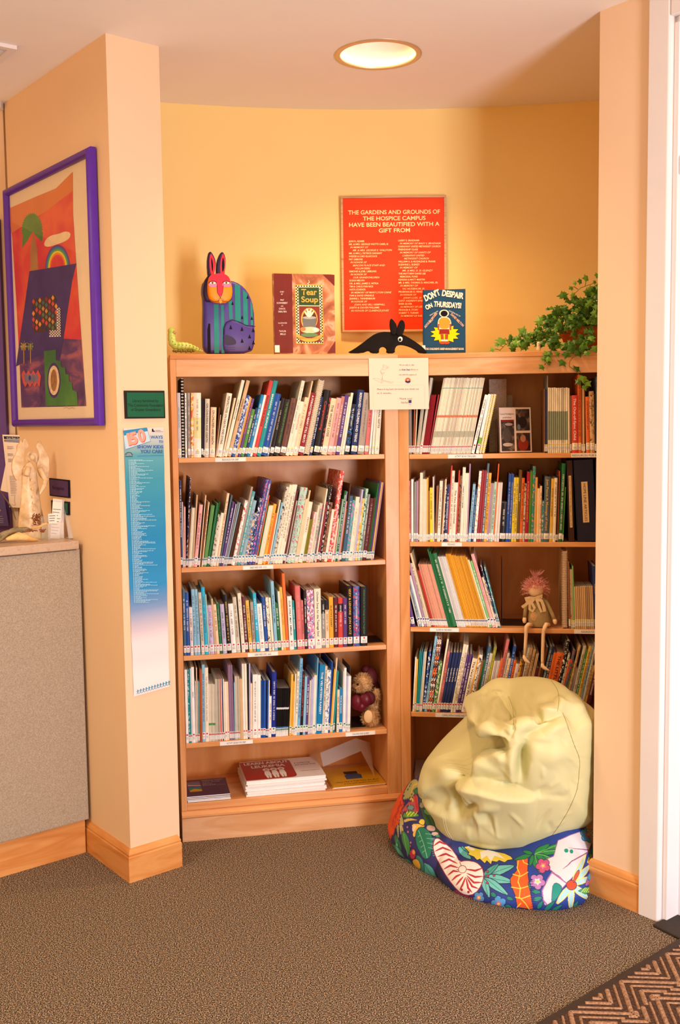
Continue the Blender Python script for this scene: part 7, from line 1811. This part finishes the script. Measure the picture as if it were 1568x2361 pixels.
# upper part (mostly hidden under the green bag): loose repeats of the same cloth
r8 = random.Random(2)
for k in range(26):
    x, y = r8.uniform(300, 1440), r8.uniform(560, 1000); motif(leafp(x, y, x+r8.uniform(-90, 90), y+r8.uniform(-90, 90), 22), r8.choice(['3C9C50', '6CBCB0', 'E8C840', 'E85C20', '148C74']), 4)
CLM = bpy.data.materials.new('printed_cloth'); CLM.use_nodes = True; nt_ = CLM.node_tree; bs = nt_.nodes['Principled BSDF']; bs.inputs['Roughness'].default_value = .62; at_ = nt_.nodes.new('ShaderNodeAttribute'); at_.attribute_name = 'print'; nt_.links.new(at_.outputs['Color'], bs.inputs['Base Color'])
tcn = nt_.nodes.new('ShaderNodeTexCoord'); nn_ = nt_.nodes.new('ShaderNodeTexNoise'); nn_.inputs['Scale'].default_value = 700; bpn = nt_.nodes.new('ShaderNodeBump'); bpn.inputs['Strength'].default_value = .25; bpn.inputs['Distance'].default_value = .001; nt_.links.new(tcn.outputs['Object'], nn_.inputs['Vector']); nt_.links.new(nn_.outputs[0], bpn.inputs['Height']); nt_.links.new(bpn.outputs[0], bs.inputs['Normal'])
b0 = Vector((cp[0], cp[1], 0)); bag1 = empty('beanbag', b0, label='colourful jungle-print beanbag on the carpet, squashed under the green one', cat='beanbag')
grid_mesh('cover', P-np.array(b0), CLM, bag1, col.reshape(P.shape[0], P.shape[1], 4))
# green bag on top
cg = (.545, 3.265, .50)
G = blob(cg, sil_green, .27, .28, .10, None, 300, 110, 230, .92)
n = grid_normals(G); Q = proj(G.reshape(-1, 3)); Qz = np.c_[(Q[:, 0]-860)*2.8, (Q[:, 1]-1540)*2.8]; fm = np.clip((.30-n.reshape(-1, 3)[:, 1])/.3, 0, 1); D = np.zeros(len(Qz))
def env(tt): return np.sin(np.pi*np.clip(tt, .02, .98))**.9
def fold(pts_, A, w_): global D; d, sg, tt = seg_dist(Qz, pts_); D = D+A*np.exp(-(d/w_)**2)*env(tt)*fm
def step(pts_, A, w_, wl): # the side to the right of the path is lifted and overlaps the other
    global D; d, sg, tt = seg_dist(Qz, pts_); sd = d*sg; D = D+A*env(tt)*fm*np.where(sd > 0, np.exp(-(d/wl)**1.3), -np.exp(-(d/w_)**1.3)*.8)*np.clip(d/5, 0, 1)
# front lip that folds over the hollow above it
step([(520, 800), (528, 742), (600, 738), (700, 748), (800, 775), (900, 800), (1000, 822), (1075, 830)], .032, 70, 150)
step([(545, 530), (598, 618), (650, 590), (672, 560)], .022, 45, 110)
step([(350, 950), (322, 840), (380, 900), (470, 950), (572, 968)], .010, 50, 80)
fold([(520, 760), (522, 860), (545, 930), (575, 970)], -.050, 34); fold([(300, 640), (420, 620), (520, 680)], .012, 70); fold([(400, 760), (440, 860), (480, 920)], -.020, 50)
fold([(520, 520), (560, 560), (590, 600), (560, 660), (525, 740)], -.10, 44)
fold([(575, 960), (610, 925), (655, 880), (700, 860)], -.022, 20); fold([(600, 990), (680, 900), (740, 870), (830, 860)], .012, 34); fold([(700, 870), (740, 960), (730, 1000)], -.010, 30)
fold([(1000, 470), (965, 560), (960, 660), (945, 780)], -.042, 40); fold([(930, 500), (900, 620), (905, 720), (860, 775)], .016, 36); fold([(850, 740), (870, 775), (930, 790)], -.016, 18); fold([(920, 470), (1000, 440), (1100, 380), (1200, 300)], -.020, 46); fold([(930, 470), (1040, 490), (1180, 500)], -.007, 26)
fold([(600, 470), (640, 420), (720, 400), (800, 400)], .022, 40); fold([(590, 540), (640, 470), (700, 470), (790, 480), (835, 530)], -.038, 34); fold([(680, 520), (740, 520), (820, 560), (840, 640)], .012, 40); fold([(640, 640), (660, 560), (690, 510)], .010, 26)
fold([(770, 400), (760, 330), (775, 250), (850, 180)], .014, 34); fold([(835, 440), (840, 520), (850, 600)], -.014, 22); fold([(880, 190), (905, 290), (905, 400), (880, 480)], -.006, 12)
step([(1230, 292), (1160, 298), (1100, 296), (1045, 275)], .016, 36, 60); fold([(1045, 270), (1075, 320), (1130, 300)], -.020, 20); fold([(1060, 230), (1120, 200), (1180, 215)], -.008, 26); fold([(1190, 180), (1215, 230), (1215, 280)], .010, 24)
fold([(1100, 420), (1180, 380), (1290, 360)], .010, 40); fold([(1110, 640), (1180, 560), (1300, 520)], .010, 60); fold([(1250, 620), (1290, 760), (1240, 900)], -.006, 26); fold([(1150, 760), (1080, 800), (1070, 830)], -.008, 20)
fold([(400, 1080), (520, 1140), (700, 1130), (900, 1160)], -.004, 20); fold([(560, 1080), (760, 1100), (900, 1060)], .008, 50); fold([(640, 180), (660, 300), (590, 400)], .012, 40); fold([(700, 180), (740, 280), (620, 440)], -.012, 34); fold([(1250, 160), (1330, 260), (1400, 400)], .010, 40); fold([(1230, 240), (1300, 330), (1340, 450)], -.010, 36); fold([(340, 640), (330, 760), (350, 860)], .008, 30)
r9 = random.Random(4)
for k in range(70):   # small puckers along the seams and loose creases
    if k < 30: t_ = k/30; sx, sy = np.interp(t_, [0, .25, .5, .75, 1], [1250, 1330, 1325, 1260, 1110]), np.interp(t_, [0, .25, .5, .75, 1], [330, 580, 740, 930, 1150]); a_ = r9.uniform(-.35, .35)+ (0 if t_ < .6 else .5); L_ = r9.uniform(20, 50); fold([(sx-L_, sy+L_*math.sin(a_)), (sx+L_, sy-L_*math.sin(a_))], r9.choice([-1, 1])*.0018, 6)
    else: sx, sy = r9.uniform(560, 1300), r9.uniform(150, 1100); a_ = r9.uniform(0, 3.14); L_ = r9.uniform(30, 110); fold([(sx-L_*math.cos(a_), sy-L_*math.sin(a_)), (sx, sy+r9.uniform(-10, 10)), (sx+L_*math.cos(a_), sy+L_*math.sin(a_))], r9.choice([-1, 1])*r9.uniform(.002, .006), r9.uniform(8, 20))
Dg = D.reshape(G.shape[:2])*1.4
for _ in range(2): Dg = (Dg*4+np.roll(Dg, 1, 0)+np.roll(Dg, -1, 0)+np.c_[Dg[:, 1:], Dg[:, -1:]]+np.c_[Dg[:, :1], Dg[:, :-1]])/8
ns_ = n.copy()
for _ in range(12): ns_ = (ns_*2+np.roll(ns_, 1, 0)+np.roll(ns_, -1, 0)+np.concatenate([ns_[:, 1:], ns_[:, -1:]], 1)+np.concatenate([ns_[:, :1], ns_[:, :-1]], 1))/6
G = G+ns_*Dg[..., None]
for _ in range(1): G[:, 1:-1] = (G[:, 1:-1]*4+np.roll(G, 1, 0)[:, 1:-1]+np.roll(G, -1, 0)[:, 1:-1]+G[:, 2:]+G[:, :-2])/8
GB = mat('D3C68F', .5, var=.03, scale=6, bump=.2, bscale=900)
b0 = Vector((cg[0], cg[1], .26)); bag2 = empty('beanbag', b0, label='large plain pale green beanbag slumped on top of the jungle-print one', cat='beanbag')
sk = grid_mesh('cover', G-np.array(b0), GB, bag2)
# seams run over the cloth
from mathutils.bvhtree import BVHTree
bv = BVHTree.FromPolygons([tuple(v_) for v_ in (G-np.array(b0)).reshape(-1, 3)], [tuple(p.vertices) for p in sk.data.polygons])
def seam(pts_, rad, m, off=0):
    P_ = []; pp = []; q0 = [pts_[0]]+list(pts_)+[pts_[-1]]; sp_ = []
    for i in range(1, len(q0)-2):
        for t in (0, .25, .5, .75):
            sp_.append(tuple(.5*(2*q0[i][j]+(q0[i+1][j]-q0[i-1][j])*t+(2*q0[i-1][j]-5*q0[i][j]+4*q0[i+1][j]-q0[i+2][j])*t*t+(3*q0[i][j]-q0[i-1][j]-3*q0[i+1][j]+q0[i+2][j])*t**3) for j in (0, 1)))
    pts_ = sp_+[pts_[-1]]
    for a, b_ in zip(pts_, pts_[1:]):
        nseg = max(2, int(math.hypot(b_[0]-a[0], b_[1]-a[1])/9)); pp += [(a[0]+(b_[0]-a[0])*i/nseg, a[1]+(b_[1]-a[1])*i/nseg) for i in range(nseg)]
    for x, y in pp+[pts_[-1]]:
        r_ = ray(860+(x+off)/2.8, 1540+y/2.8); o_ = Vector((0, 0, HC))-b0; h = bv.ray_cast(o_, Vector(r_))
        if h[0] is not None: P_.append(h[0]+h[1].normalized()*(rad*.3)*(1 if h[1].dot(Vector(r_)) < 0 else -1))
    run = [P_[0]] if P_ else []; 
    b = MB()
    for p in P_[1:]:
        if (p-run[-1]).length > .03:
            if len(run) > 2: b.tube(run, rad, 5)
            run = [p]
        else: run.append(p)
    if len(run) > 2: b.tube(run, rad, 5)
    if b.V: b.build('seam', m, bag2, True)
SD = mat('8C7C40', .8, var=0); SW = mat('D8D0A0', .8, var=0)
seam(smooth_poly([(1225, 290), (1245, 340), (1265, 400), (1300, 500), (1332, 585), (1330, 680), (1318, 780), (1285, 870), (1250, 940), (1200, 1020), (1150, 1090), (1110, 1150)], 0), .0008, SD)
for o_ in (0, 12): seam([(450, 962), (456, 1000), (470, 1050), (495, 1095), (515, 1128)], .0008, SW, o_)
for o_ in (0, 12, 22): seam([(1150, 82), (1185, 130), (1200, 180), (1200, 230), (1190, 280)], .0006, SW if o_ else SD, o_)
seam([(875, 185), (900, 250), (908, 320), (905, 400)], .0006, SD); seam([(690, 170), (680, 240), (672, 300)], .0006, SW); seam([(702, 170), (692, 240), (684, 300)], .0006, SW)
flush_text()
